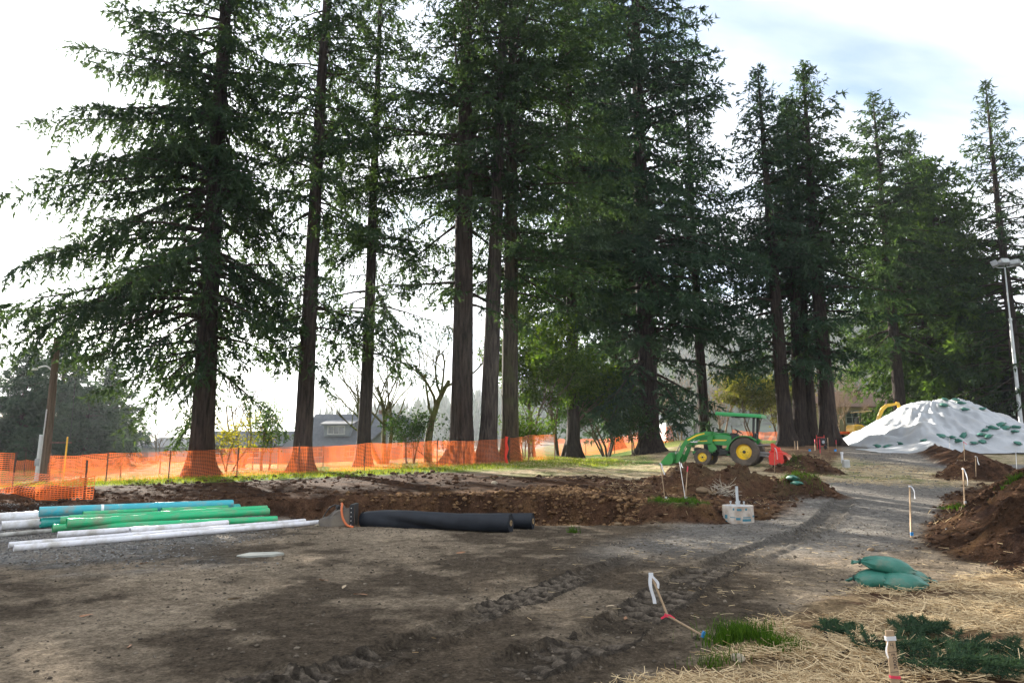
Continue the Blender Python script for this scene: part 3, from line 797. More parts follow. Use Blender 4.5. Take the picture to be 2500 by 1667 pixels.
# dark hazy conifers far left
tG = conifer('spruce_tree', 'dense dark conifer at the left edge behind the utility pole', 45, 52.0, 25, group='conifers at the far left',
        H=9.6, R=3.6, r0=0.25, zb=0.3, nbr=230, droop=0.30, shape=0.72, tuft=0.40, twig_gap=0.26, tuft_gap=0.10, hang=0.5, mat_leaf_=M_NEEDLE_B)
replant(tG, 'taller pale tipped conifer right behind the utility pole', 140, 60.0, 1.9, 1.1, 1.32)
replant(tG, 'conifer standing against the sky right of the utility pole', 262, 66.0, 3.6, 1.0, 1.05)
replant(tG, 'low conifer beside the far grey roof at the left', 205, 57.0, 5.0, 0.95, 0.72)
# ------------------------------------------------------------------ placing on the ground
def hit(px, py, d0=3.5, d1=90.0, lift=0.0):
    """where the sight line through a photo pixel meets the built ground"""
    r = ray(px, py)
    ds = np.concatenate([np.arange(d0, 30, 0.02), np.arange(30, d1, 0.1)])
    X = r.x / r.y * ds; Zr = CAM_H + r.z / r.y * ds
    g = grid_z(X, ds) + lift
    k = np.argmax(Zr <= g)
    if Zr[k] > g[k]: k = len(ds) - 1
    return Vector((X[k], ds[k], float(grid_z(X[k], ds[k])[0])))
def gpt(x, y, dz=0.0): return Vector((x, y, float(grid_z(x, y)[0]) + dz))

M_ORANGE = mat_plain('orange_plastic_net', (0.86, 0.19, 0.045), rough=0.45, var=0.12, scale=2.0, trans=0.32)
M_RED_NET = mat_plain('red_plastic_net', (0.85, 0.05, 0.02), rough=0.45, var=0.12, trans=0.35)
M_TPOST = mat_plain('rusty_steel_post', (0.075, 0.050, 0.035), rough=0.75, metal=0.3, var=0.4, scale=12)

# ------------------------------------------------------------------ orange safety fences
def net_span(A, B, hA, hB, parent, seed, nh=20, pitch_v=0.075, wh=0.0145, wv=0.0065, sag=0.05, bow=0.10, bot=0.03, mat=None, name='net_panel', lowA=None, lowB=None):
    """netting between two posts: real strands, sagging and bellied"""
    rng = np.random.default_rng(seed)
    A, B = np.array(A, float), np.array(B, float)
    L = np.linalg.norm(B[:2] - A[:2]); nrm = np.array([-(B - A)[1], (B - A)[0], 0]) / L
    p1, p2, p3 = rng.uniform(0, 6.28, 3)
    sg = sag * rng.uniform(0.5, 1.5)
    def P(s, h):
        s = np.asarray(s, float); h = np.asarray(h, float)
        b = A[None, :] + (B - A)[None, :] * s[:, None]
        gz = grid_z(b[:, 0], b[:, 1])
        lin = b[:, 2]
        b[:, 2] = 0.5 * lin + 0.5 * gz
        H = hA + (hB - hA) * s
        top = H - sg * 4 * s * (1 - s) + 0.012 * np.sin(s * L * 5 + p1)
        low = bot + 0.02 * np.sin(s * L * 3 + p3)
        b[:, 2] += low + (top - low) * h + 0.012 * np.sin(s * L * 4 + h * 6 + p2) * (1 - h)
        off = bow * 4 * s * (1 - s) * np.sin(h * 2.4 + p1) * np.sin(p2) + 0.025 * np.sin(s * L * 3.1 + h * 4 + p3)
        return b + nrm[None, :] * off[:, None]
    V = []; Fq = []; o = 0
    ns = max(2, int(L / 0.14)); s = np.linspace(0, 1, ns + 1)
    for k in range(nh):
        h = k / (nh - 1)
        dh = wh / 2 / max(hA, 0.3)
        a = P(s, np.full(ns + 1, h - dh)); b = P(s, np.full(ns + 1, h + dh))
        V += [a, b]; i = np.arange(ns)
        Fq.append(np.stack([o + i, o + i + 1, o + ns + 1 + i + 1, o + ns + 1 + i], 1)); o += 2 * (ns + 1)
    nv = max(2, int(L / pitch_v)); hh = np.linspace(0, 1, 8)
    for k in range(nv + 1):
        s0 = k / nv; ds = wv / 2 / L
        a = P(np.full(8, s0 - ds), hh) + nrm * 0.003; b = P(np.full(8, s0 + ds), hh) + nrm * 0.003
        V += [a, b]; i = np.arange(7)
        Fq.append(np.stack([o + i, o + i + 1, o + 8 + i + 1, o + 8 + i], 1)); o += 16
    return raw_mesh(name, np.concatenate(V), np.concatenate(Fq), mat or M_ORANGE, parent=parent)
def t_post(parent, p, h, lean=(0, 0)):
    m = MB(); b = Vector(p)
    top = b + Vector((lean[0], lean[1], h))
    m.tube([b - Vector((0, 0, 0.25)), top], 0.018, 6)
    m.box((b + top) / 2 + Vector((0, -0.02, 0)), (0.045, 0.012, h))
    return m.build('post', M_TPOST, parent)
def fence(label, pts, hs, seed, group='orange safety fences', post_h=1.32, **kw):
    e = empty('safety_fence', (0, 0, 0))
    tag(e, label, 'fence', group)
    rng = random.Random(seed)
    for i, p in enumerate(pts):
        t_post(e, p, post_h * (0.92 + 0.12 * rng.random()), (rng.uniform(-.06, .06), rng.uniform(-.05, .05)))
    for i in range(len(pts) - 1):
        net_span(pts[i] + Vector((0, -0.025, 0)), pts[i + 1] + Vector((0, -0.025, 0)), hs[i], hs[i + 1], e, seed * 31 + i, **kw)
    return e
fp = [gpt(p.x, p.y) for p in FENCE_PTS[1:9]]
f1 = fence('long orange mesh fence in front of the big firs', fp, [1.16, 1.2, 1.18, 1.24, 1.2, 1.22, 1.2, 1.2], 3)
# gathered red roll of netting tied at a post of the long fence
m = MB(); p = fp[-1]
m.tube([p + Vector((0.02, -.09, 0.02)), p + Vector((-.03, -.10, 0.35)), p + Vector((0.03, -.09, 0.7)), p + Vector((-.01, -.09, 1.0)), p + Vector((0.02, -.08, 1.28))], [0.085, 0.06, 0.09, 0.06, 0.08], 9)
m.build('gathered_netting', M_RED_NET, f1, smooth=True)
fp2 = [gpt(p.x + (0.15 if i == 0 else 0), p.y + (0.02 if i == 0 else 0)) for i, p in enumerate(FENCE_PTS[8:11])]
fence('short raised corner of orange fence right of the red gathered netting', fp2, [1.2, 1.32, 1.35], 5)
B1 = [atd(px, 1100, d) for px, d in ((1357, 52.0), (1430, 54.0), (1500, 54.5), (1572, 55), (1645, 55.5))]
fence('far orange fence below the thick dark fir, left of the tractor', [gpt(p.x, p.y) for p in B1], [1.25] * 5, 7, wh=0.026, wv=0.016, pitch_v=0.10, nh=16)
B2 = [atd(px, 1100, d) for px, d in ((128, 30.0), (205, 35), (300, 40), (395, 44), (500, 45), (620, 45.0))]
fence('hindmost orange fence crossing the lawn behind the leftmost fir', [gpt(p.x, p.y) for p in B2], [1.1] * 6, 9, wh=0.024, wv=0.014, pitch_v=0.10, nh=16, sag=0.12)
B3 = [atd(px, 1100, d) for px, d in ((680, 44), (790, 43.5), (900, 43), (1010, 42.5), (1110, 42.5))]
fence('second orange fence behind the long one, in front of the grey house', [gpt(p.x, p.y) for p in B3], [1.25] * 5, 11, wh=0.026, wv=0.016, pitch_v=0.10, nh=16)
B4 = [atd(px, 1100, d) for px, d in ((28, 40.0), (66, 40), (100, 40.5))]
fence('distant low orange fence left of the utility pole', [gpt(p.x, p.y) for p in B4], [0.95, 0.9, 0.9], 13, wh=0.024, wv=0.014, pitch_v=0.10, nh=16)
B5 = [atd(px, 1085, d) for px, d in ((1790, 62.0), (1850, 62), (1912, 62.5))]
fence('orange netting low behind the tractor tiller', [gpt(p.x, p.y) for p in B5], [1.0, 0.8, 0.9], 15, wh=0.03, wv=0.018, pitch_v=0.12, nh=13)
# near left: an upright panel running out of frame and a slack length pulled down
pA = atd(33, 1150, 22.4); pA = gpt(pA.x, pA.y)
pL = atd(-230, 1150, 20.6); pL = gpt(pL.x, pL.y)
fence('upright orange fence panel at the left edge of the picture', [pL, pA], [1.3, 1.22], 17, sag=0.02, nh=20, wh=0.024)
pB = atd(210, 1200, 18.2); pB = gpt(pB.x, pB.y); pC = atd(-120, 1200, 17.6); pC = gpt(pC.x, pC.y)
f3 = fence('slack orange fence slumped on the ground behind the blue pipe', [pC, pA + Vector((-0.1, -2.6, 0.05)), pB], [0.92, 0.86, 0.78], 19, post_h=1.05, nh=14, sag=0.16, pitch_v=0.10, wh=0.018, wv=0.014, bow=0.3)
# its folded end flap
flap = net_span(pB + Vector((-1.0, -0.45, -0.02)), pB + Vector((0.25, -0.1, -0.02)), 0.42, 0.62, f3, 77, nh=10, pitch_v=0.08, wh=0.016, wv=0.014, bow=0.25, name='folded_flap')

# ------------------------------------------------------------------ pipes
M_BLUE = mat_plain('pipe_blue', (0.045, 0.42, 0.50), rough=0.32, var=0.06, scale=3, dirt=(0.30, 0.30, 0.25), dirt_amt=0.35, bump=0.03)
M_TEAL = mat_plain('pipe_teal', (0.02, 0.36, 0.30), rough=0.34, var=0.06, scale=3, dirt=(0.3, 0.3, 0.25), dirt_amt=0.12)
M_GREEN = mat_plain('pipe_green', (0.020, 0.46, 0.185), rough=0.33, var=0.07, scale=3, dirt=(0.22, 0.24, 0.15), dirt_amt=0.42, bump=0.03)
M_WHITE_P = mat_plain('pipe_white', (0.78, 0.77, 0.80), rough=0.33, var=0.04, scale=3, dirt=(0.42, 0.38, 0.32), dirt_amt=0.45, bump=0.03)
M_BAND = mat_plain('printed_band', (0.85, 0.88, 0.88), rough=0.5, var=0.2, scale=30)
M_SOILBIT = mat_plain('dirt_clump', (0.14, 0.09, 0.055), rough=0.95, bump=0.6)
def pipe(label, near, far, r, z0, z1, mat, bell=False, band=None, ext=0.0):
    a = at(near[0], near[1], z0); b = at(far[0], far[1], z1)
    if ext: b = a + (b - a) * (1 + ext)
    d = (b - a); L = d.length; d.normalize()
    e = empty('plastic_pipe', a)
    e.rotation_mode = 'QUATERNION'; e.rotation_quaternion = d.to_track_quat('X', 'Z')
    tag(e, label, 'pipe', 'plastic pipes piled beside the excavation')
    m = MB(); ri = r * 0.92
    pr = [(ri, 0.9), (ri, 0.004), (ri + 0.004, 0), (r - 0.003, 0), (r, 0.004)]
    if bell: pr = [(r * 1.0, 0.5), (r * 1.04, 0.2), (r * 1.04, 0.004), (r * 1.1, 0), (r * 1.13, 0.004), (r * 1.13, 0.035), (r * 1.09, 0.045), (r * 1.09, 0.20), (r, 0.26)]
    sg = [0.004 * math.sin(k * 1.3) for k in range(5)]
    pr += [(r, L - 0.02), (r - 0.006, L), (ri, L - 0.002), (ri, L - 0.8)]
    m.lathe(pr, axis='X', n=24)
    m.build('pipe_wall', mat, e, smooth=True)
    if band:
        q = MB(); q.lathe([(r + 0.0015, band[0]), (r + 0.0025, band[0] + 0.002), (r + 0.0025, band[1]), (r + 0.0015, band[1] + 0.002)], axis='X', n=24)
        q.build('printed_band', M_BAND, e, smooth=True)
    return e
pipe('large light blue pipe on top of the pile with a white printed band', (95, 1249), (568, 1230), 0.098, 0.33, 0.30, M_BLUE, band=(1.05, 1.10))
pipe('wide teal pipe under the light blue pipe', (98, 1276), (584, 1240), 0.100, 0.11, 0.16, M_TEAL)
pipe('short green pipe end lying against the light blue pipe, left one', (202, 1254), (383, 1245), 0.050, 0.285, 0.27, M_GREEN)
pipe('short green pipe lying against the light blue pipe, right one', (394, 1246), (556, 1238), 0.052, 0.27, 0.25, M_GREEN, bell=True)
pipe('green pipe second layer, its open end left of the belled one', (147, 1270), (652, 1241), 0.072, 0.20, 0.24, M_GREEN)
pipe('thin green pipe showing only its top between two thicker ones', (168, 1264), (600, 1246), 0.055, 0.245, 0.2, M_GREEN)
pipe('long green pipe with wide bell end in the middle of the pile', (162, 1277), (656, 1248), 0.080, 0.195, 0.18, M_GREEN, bell=True)
pipe('lowest green pipe with flared bell on the gravel, leftmost', (127, 1290), (520, 1262), 0.068, 0.08, 0.09, M_GREEN, bell=True)
pipe('small green pipe beside the leftmost flared one', (143, 1288), (560, 1262), 0.058, 0.07, 0.08, M_GREEN, bell=True)
pipe('front green pipe, its long side next to the white pipes', (176, 1289), (677, 1267), 0.070, 0.085, 0.085, M_GREEN)
pipe('thick white pipe in front of the green pipes, left one', (140, 1305), (480, 1282), 0.056, 0.068, 0.068, M_WHITE_P)
pipe('thick white pipe overlapping in front, right one', (317, 1297), (556, 1276), 0.062, 0.072, 0.075, M_WHITE_P)
pipe('thin white pipe second from the front', (21, 1330), (745, 1271), 0.046, 0.05, 0.05, M_WHITE_P)
pipe('frontmost thin white pipe, the longest of the pile', (33, 1338), (786, 1274), 0.050, 0.055, 0.055, M_WHITE_P)
pipe('big white pipe at the left edge, upper one', (-190, 1275), (92, 1258), 0.095, 0.22, 0.2, M_WHITE_P)
pipe('big white pipe at the left edge, lower one with its end in view', (2, 1283), (240, 1266), 0.085, 0.09, 0.1, M_WHITE_P)
pipe('grimy thin white pipe left of the green bell ends', (-120, 1316), (125, 1295), 0.040, 0.045, 0.045, mat_plain('pipe_grimy', (0.62, 0.60, 0.55), rough=0.6, var=0.2, dirt=(0.10, 0.09, 0.07), dirt_amt=0.75))

# ------------------------------------------------------------------ rolls of black geotextile
M_CLOTH_B = mat_plain('black_geotextile', (0.012, 0.015, 0.021), rough=0.62, var=0.3, scale=5, bump=0.25, bscale=90, spec=0.35)
M_CARD = mat_plain('cardboard_core', (0.36, 0.25, 0.13), rough=0.85, var=0.15)
def fabric_roll(label, L_, R_, r0, r1, twist, seed):
    a = at(L_[0], L_[1], r0); b = at(R_[0], R_[1], r1)
    a.z = float(grid_z(a.x, a.y)[0]) + r0 * 0.96; b.z = float(grid_z(b.x, b.y)[0]) + r1 * 0.96
    d = b - a; L = d.length; d.normalize()
    e = empty('fabric_roll', a); e.rotation_mode = 'QUATERNION'; e.rotation_quaternion = d.to_track_quat('X', 'Z')
    tag(e, label, 'fabric roll', 'rolls of black geotextile')
    rng = random.Random(seed); n = 48; ns = 60
    V = []; Fc = []
    for i in range(ns + 1):
        t = i / ns; rr = r0 + (r1 - r0) * t
        for k in range(n):
            th = 2 * PI * k / n
            ph = th - twist * 3.4 * t
            fold = 1.7 * twist * (0.022 * max(0, math.sin(ph)) ** 10 + 0.014 * max(0, math.sin(ph * 1 + 0.55)) ** 16 + 0.012 * math.sin(2 * ph + 1.7 * t)) * (0.3 + 1.2 * math.sin(PI * min(1, t * 1.2)) ** 2)
            seam = 0.010 * max(0, 1 - ((th - 2.0) % (2 * PI)) / 1.6)
            q = rr + fold + seam + 0.004 * math.sin(9 * t + 3 * th + seed) + 0.003 * math.sin(31 * t + 2 * th)
            endr = 1 - 0.16 * max(0, 1 - i / 3.0) ** 2 if True else 1
            z = q * math.sin(th) * endr
            z = max(z, -rr * 0.95)
            V.append((t * L + 0.012 * math.sin(5 * th + seed) * (1 if i in (0, ns) else 0), q * math.cos(th) * endr, z))
    for i in range(ns):
        for k in range(n): Fc.append((i * n + k, i * n + (k + 1) % n, (i + 1) * n + (k + 1) % n, (i + 1) * n + k))
    m = MB(); m.add(V, Fc); m.build('fabric_wrap', M_CLOTH_B, e, smooth=True)
    # wound end faces
    for x, s, rr in ((0.004, -1, r0), (L - 0.004, 1, r1)):
        q = MB()
        prof = [(0.048, x)]
        steps = 9
        for k in range(steps):
            ra = 0.05 + (rr - 0.055) * k / steps; rb = 0.05 + (rr - 0.055) * (k + 0.8) / steps
            prof += [(ra, x + s * 0.004), (rb, x + s * 0.004), (rb + 0.002, x - s * 0.006)]
        prof += [(rr, x - s * 0.012)]
        q.lathe(prof, axis='X', n=32)
        q.build('wound_end', M_CLOTH_B, e, smooth=False)
    c = MB(); c.lathe([(0.040, 0.4), (0.040, -0.01), (0.055, -0.01), (0.055, 0.03)], axis='X', n=20)
    c.build('core_tube', M_CARD, e, smooth=True); c = MB()
    c.lathe([(0.055, L - 0.03), (0.055, L + 0.012), (0.040, L + 0.012), (0.040, L - 0.4)], axis='X', n=20)
    c.build('core_tube', M_CARD, e, smooth=True)
    return e
fabric_roll('front black fabric roll with twisted loose wrap', (886, 1262), (1247, 1276), 0.165, 0.172, 1.0, 1)
fabric_roll('rear black fabric roll, smoother and half hidden', (975, 1261), (1301, 1271), 0.150, 0.155, 0.12, 2)

# ------------------------------------------------------------------ hydraulic attachment between pipes and rolls
M_CAST = mat_plain('cast_steel_muddy', (0.14, 0.125, 0.115), rough=0.8, metal=0.1, var=0.35, scale=5, bump=0.4, bscale=18, dirt=(0.21, 0.175, 0.13), dirt_amt=0.7)
M_DARKST = mat_plain('dark_steel', (0.030, 0.030, 0.032), rough=0.6, metal=0.3, var=0.3)
M_RUBBER = mat_plain('black_rubber_hose', (0.012, 0.012, 0.013), rough=0.5)
M_HOSE_O = mat_plain('orange_spiral_guard', (0.62, 0.15, 0.045), rough=0.45, var=0.15)
M_BOLT = mat_plain('bright_bolt', (0.62, 0.60, 0.57), rough=0.35, metal=0.6)
K = 0.00052
org = at(760 + 860 / 15.68, 1283, 0.0)
brk = empty('hydraulic_attachment', gpt(org.x, org.y))
tag(brk, 'muddy grey hydraulic excavator attachment with hoses, left of the black rolls', 'machine part')
def kc(cx, cy): return ((cx - 860) * K, (1290 - cy) * K - 0.015)
m = MB()
m.prism([kc(*c) for c in ((330, 1090), (385, 930), (540, 905), (860, 850), (1130, 640), (1240, 640), (1420, 590), (1560, 470), (1600, 1210), (1340, 1200), (860, 1290), (450, 1270))], -0.20, -0.135)
m.build('side_plate', M_CAST, brk, bevel=0.012)
m = MB()
m.prism([kc(*c) for c in ((330, 1090), (385, 930), (560, 880), (1060, 440), (1140, 430), (1240, 600), (1420, 560), (1560, 470), (1600, 1210), (1340, 1200), (860, 1290), (450, 1270))], 0.10, 0.165)
m.build('side_plate', M_CAST, brk, bevel=0.012)
m = MB()
m.prism([kc(*c) for c in ((420, 1080), (480, 990), (860, 960), (1150, 760), (1560, 700), (1600, 1180), (860, 1250))], -0.134, 0.099)
m.build('housing', M_CAST, brk, bevel=0.015)
m = MB(); m.box(((1650 - 860) * K, -0.02, 0.235), (0.075, 0.46, 0.44), cham=0.01)
m.build('mounting_plate', M_DARKST, brk)
for k in range(5):
    m = MB(); x, z = kc(1640, 520 + k * 158)
    m.tube([(x, -0.262, z), (x, -0.243, z)], 0.011, 6); m.build('bolt', M_BOLT, brk)
m = MB(); x, z = kc(560, 1160)
m.tube([(x + 0.1, -0.03, z), (x - 0.02, -0.04, z), (x - 0.20, -0.06, z - 0.05), (x - 0.24, -0.062, z - 0.06)], [0.045, 0.045, 0.042, 0.025], 14)
m.build('tool_shank', mat_plain('worn_tool_steel', (0.26, 0.22, 0.15), rough=0.6, metal=0.2, var=0.3), brk, smooth=True)
m = MB(); m.tube([kc(870, 860)[:1] + (-0.16,) + kc(870, 860)[1:], kc(1000, 730)[:1] + (-0.17,) + kc(1000, 730)[1:], kc(1180, 640)[:1] + (-0.16,) + kc(1180, 640)[1:]], [0.02, 0.045, 0.03], 10)
m.build('boss', M_CAST, brk, smooth=True)
m = MB(); m.tube(smooth_line([kc(c[0], c[1])[:1] + (c[2],) + kc(c[0], c[1])[1:] for c in ((285, 1090, 0.2), (380, 850, 0.22), (560, 600, 0.2), (800, 470, 0.15), (960, 500, 0.1), (1050, 600, 0.05))], 6), 0.014, 8)
m.build('hose', M_RUBBER, brk, smooth=True)
m = MB()
hp = smooth_line([kc(c[0], c[1])[:1] + (c[2],) + kc(c[0], c[1])[1:] for c in ((1190, 590, -0.02), (1200, 380, -0.12), (1262, 400, -0.22), (1270, 600, -0.27), (1330, 860, -0.29), (1440, 1060, -0.30), (1560, 1170, -0.31), (1760, 1225, -0.30))], 8)
m.tube(hp[8:], [0.021 + 0.004 * (k % 2) for k in range(len(hp) - 8)], 10)
m.build('orange_hose', M_HOSE_O, brk, smooth=True)
m = MB(); m.tube(hp[:10], 0.017, 8); m.tube([Vector(kc(1000, 560)[:1] + (-0.1,) + kc(1000, 560)[1:]), Vector(kc(1100, 450)[:1] + (-0.1,) + kc(1100, 450)[1:])], 0.04, 10)
m.build('hose_fitting', M_DARKST, brk, smooth=True)
m = MB(); m.tube([(0.475, -0.27, 0.43), (0.48, -0.28, 0.2), (0.485, -0.27, 0.05)], 0.008, 6)
m.build('lock_rod', M_TPOST, brk)

# flat pale slab lying in the mud
p = hit(635, 1354)
m = MB(); m.prism([(-0.32, -0.10), (-0.18, -0.2), (0.2, -0.18), (0.36, -0.02), (0.22, 0.14), (-0.2, 0.16)], -0.02, 0.018, plane='XY')
o = m.build('flat_stone', mat_plain('pale_stone', (0.33, 0.33, 0.29), rough=0.9, var=0.2, bump=0.4), bevel=0.008)
o.location = p; o.rotation_euler = (0.0, -0.02, 0.1); tag(o, 'pale flat stone pressed into the mud in front of the pipes', 'stone')
# ------------------------------------------------------------------ tractor (local: x forward, y left, z up, rear axle above the origin)
M_JG = mat_plain('green_paint', (0.020, 0.235, 0.040), rough=0.30, var=0.08, scale=3, dirt=(0.16, 0.13, 0.09), dirt_amt=0.12)
M_JY = mat_plain('yellow_paint', (0.86, 0.58, 0.02), rough=0.35, var=0.06, dirt=(0.20, 0.15, 0.09), dirt_amt=0.2)
M_TYRE = mat_plain('tyre_dusty', (0.085, 0.068, 0.054), rough=0.95, var=0.3, scale=4, bump=0.3, dirt=(0.16, 0.125, 0.09), dirt_amt=0.4)
M_BLACK = mat_plain('black_plastic', (0.013, 0.013, 0.014), rough=0.5)
M_ENGINE = mat_plain('engine_dark', (0.022, 0.024, 0.022), rough=0.65, var=0.4)
M_CHROME = mat_plain('cylinder_rod', (0.72, 0.72, 0.76), rough=0.18, metal=0.9, var=0.03)
M_SAFETY_R = mat_plain('orange_red_label', (0.75, 0.10, 0.02), rough=0.4)
trp = atd(1826, 1110, 30.6)
tractor = empty('tractor', gpt(trp.x, trp.y), math.radians(151))
tag(tractor, 'green compact tractor with yellow wheels, front loader and green canopy', 'tractor')
def wheel(cx, cy, R, W, rim, n_lug, side):
    m = MB()
    h = W / 2
    prof = [(rim * 0.98, -h * 0.82), (rim * 1.10, -h * 0.96), (R * 0.80, -h), (R * 0.93, -h * 0.93), (R * 0.965, -h * 0.7), (R * 0.975, 0), (R * 0.965, h * 0.7), (R * 0.93, h * 0.93), (R * 0.80, h), (rim * 1.10, h * 0.96), (rim * 0.98, h * 0.82)]
    m.lathe(prof, axis='Y', n=48)
    for k in range(n_lug):
        for s in (-1, 1):
            a = 2 * PI * (k + (0.5 if s > 0 else 0)) / n_lug
            pts = []
            for yy, da, rr in ((0.02, 0.0, R * 1.0), (h * 0.62, 0.10, R * 0.995), (h * 0.98, 0.20, R * 0.955), (h * 1.015, 0.235, R * 0.86)):
                aa = a + da * 0.30 / R * 1.1
                pts.append((aa, s * yy, rr))
            w = 0.042 / R
            vs = []; fs = []
            for (aa, yy, rr) in pts:
                for q in (-w / 2, w / 2):
                    for r2 in (rr * 0.93, rr):
                        vs.append((r2 * math.sin(aa + q), yy, r2 * math.cos(aa + q)))
            for i in range(len(pts) - 1):
                b = i * 4
                fs += [(b + 1, b + 3, b + 7, b + 5), (b, b + 1, b + 5, b + 4), (b + 2, b + 6, b + 7, b + 3)]
            fs += [(0, 2, 3, 1), (len(vs) - 4, len(vs) - 3, len(vs) - 1, len(vs) - 2)]
            m.add(vs, fs)
    t = m.build('wheel', M_TYRE, tractor)
    t.location = (cx, cy, R)
    r = MB()
    o = side
    r.lathe([(rim * 1.03, -h * 0.85), (rim * 1.03, -h * 0.70), (rim * 0.93, -h * 0.66), (rim * 0.90, 0.0), (rim * 0.90, h * 0.25), (rim * 0.55, h * 0.40), (rim * 0.35, h * 0.45), (0.02, h * 0.45)] if o > 0 else
            [(rim * 1.03, h * 0.85), (rim * 1.03, h * 0.70), (rim * 0.93, h * 0.66), (rim * 0.90, 0.0), (rim * 0.90, -h * 0.25), (rim * 0.55, -h * 0.40), (rim * 0.35, -h * 0.45), (0.02, -h * 0.45)], axis='Y', n=32)
    r.lathe([(rim * 1.03, h * 0.86), (rim * 1.04, h * 0.80), (rim * 0.95, h * 0.55), (rim * 0.91, h * 0.1)] if o > 0 else [(rim * 1.03, -h * 0.86), (rim * 1.04, -h * 0.80), (rim * 0.95, -h * 0.55), (rim * 0.91, -h * 0.1)], axis='Y', n=32)
    rr = r.build('rim', M_JY, t, smooth=True)
    hb = MB(); hb.tube([(0, -h * 0.4, 0), (0, o * h * 0.72, 0)], rim * 0.20, 14)
    hb.build('hub', M_ENGINE, t)
    for k in range(6):
        a = 2 * PI * k / 6
        b = MB(); b.tube([(rim * .42 * math.cos(a), o * h * 0.40, rim * .42 * math.sin(a)), (rim * .42 * math.cos(a), o * h * 0.50, rim * .42 * math.sin(a))], 0.014, 6)
        b.build('wheel_nut', M_ENGINE, t)
    return t
# left side (y>0) faces the camera after the turn
for s in (1, -1):
    wheel(0, s * 0.70, 0.625, 0.42, 0.335, 19, s)
    wheel(1.83, s * 0.62, 0.385, 0.26, 0.205, 16, s)
def T(name, mb, mat, smooth=False, bevel=0.0, parent=None): return mb.build(name, mat, parent or tractor, smooth, bevel)
m = MB(); m.box((0.9, 0, 0.62), (1.7, 0.34, 0.34)); m.box((0, 0, 0.63), (0.5, 0.55, 0.45)); m.tube([(0, -0.55, 0.625), (0, 0.55, 0.625)], 0.11, 12)
m.box((1.83, 0, 0.42), (0.16, 1.0, 0.14)); m.box((1.95, 0, 0.55), (0.9, 0.30, 0.16)); m.box((1.5, 0, 0.78), (0.75, 0.42, 0.34)); m.box((2.2, 0, 0.7), (0.25, 0.4, 0.2))
T('engine_chassis', m, M_ENGINE, bevel=0.02)
# hood
def hood_ring(x, w, zb, zt, rnd=0.09):
    pts = []
    for (yy, zz) in ((-w, zb), (-w * 1.02, zb + (zt - zb) * 0.6), (-w * 0.92, zt - rnd * 0.8), (-w * 0.66, zt - 0.015), (0, zt + 0.015), (w * 0.66, zt - 0.015), (w * 0.92, zt - rnd * 0.8), (w * 1.02, zb + (zt - zb) * 0.6), (w, zb)):
        pts.append((x, yy, zz))
    return pts
m = MB(); rings = [hood_ring(0.62, 0.30, 0.92, 1.36), hood_ring(0.9, 0.31, 0.90, 1.455), hood_ring(1.3, 0.31, 0.93, 1.45), hood_ring(1.8, 0.29, 0.95, 1.38), hood_ring(2.2, 0.26, 0.95, 1.26), hood_ring(2.36, 0.22, 0.9, 1.12), hood_ring(2.40, 0.19, 0.80, 0.98)]
vs = sum(rings, []); nr = 9; fs = []
for i in range(len(rings) - 1):
    for k in range(nr - 1): fs.append((i * nr + k, i * nr + k + 1, (i + 1) * nr + k + 1, (i + 1) * nr + k))
    fs.append((i * nr + nr - 1, i * nr, (i + 1) * nr, (i + 1) * nr + nr - 1))
fs += [tuple(range(nr)), tuple((len(rings) - 1) * nr + k for k in range(nr))]
m.add(vs, fs)
hood = T('hood', m, M_JG, smooth=True)
for s in (1, -1):
    m = MB(); m.prism([(0.80, 1.155), (1.35, 1.165), (2.10, 1.10), (2.10, 1.06), (1.35, 1.10), (0.86, 1.105)], s * 0.316, s * 0.324); T('stripe', m, M_JY, parent=hood)
    m = MB(); m.prism([(2.02, 1.16), (2.26, 1.10), (2.28, 1.02), (2.05, 1.04)], s * 0.29, s * 0.302); T('headlight', m, mat_plain('lamp_glass', (0.7, 0.72, 0.7), rough=0.1), parent=hood)
m = MB(); m.prism([(0.18, 0.95), (0.62, 0.92), (0.72, 1.40), (0.58, 1.47), (0.36, 1.38), (0.30, 1.1)], -0.24, 0.24); T('dashboard', m, M_BLACK, bevel=0.03)
m = MB()
sw_c = Vector((0.36, 0, 1.53)); ax = Vector((-0.55, 0, 0.83)).normalized(); u = Vector((0, 1, 0)); v = ax.cross(u)
m.tube([sw_c + (u * math.cos(t) + v * math.sin(t)) * 0.185 for t in np.linspace(0, 2 * PI, 25)], 0.016, 8, caps=False)
for t in (0.5, 2.6, 4.7): m.tube([sw_c, sw_c + (u * math.cos(t) + v * math.sin(t)) * 0.18], 0.012, 6)
m.tube([sw_c, sw_c - ax * 0.25], 0.025, 8); T('steering_wheel', m, M_BLACK)
m = MB(); m.box((-0.12, 0, 1.03), (0.46, 0.46, 0.12), cham=0.04); m.box((-0.36, 0, 1.24), (0.12, 0.44, 0.40), Matrix.Rotation(-0.2, 4, 'Y'), cham=0.04); m.box((-0.12, 0, 0.92), (0.3, 0.3, 0.12))
T('seat', m, M_BLACK)
m = MB(); m.box((0.42, 0.0, 0.70), (0.75, 1.15, 0.05)); m.box((0.62, 0.52, 0.50), (0.34, 0.16, 0.03)); m.box((0.62, 0.45, 0.6), (0.04, 0.03, 0.22)); T('foot_platform', m, M_JG, bevel=0.008)
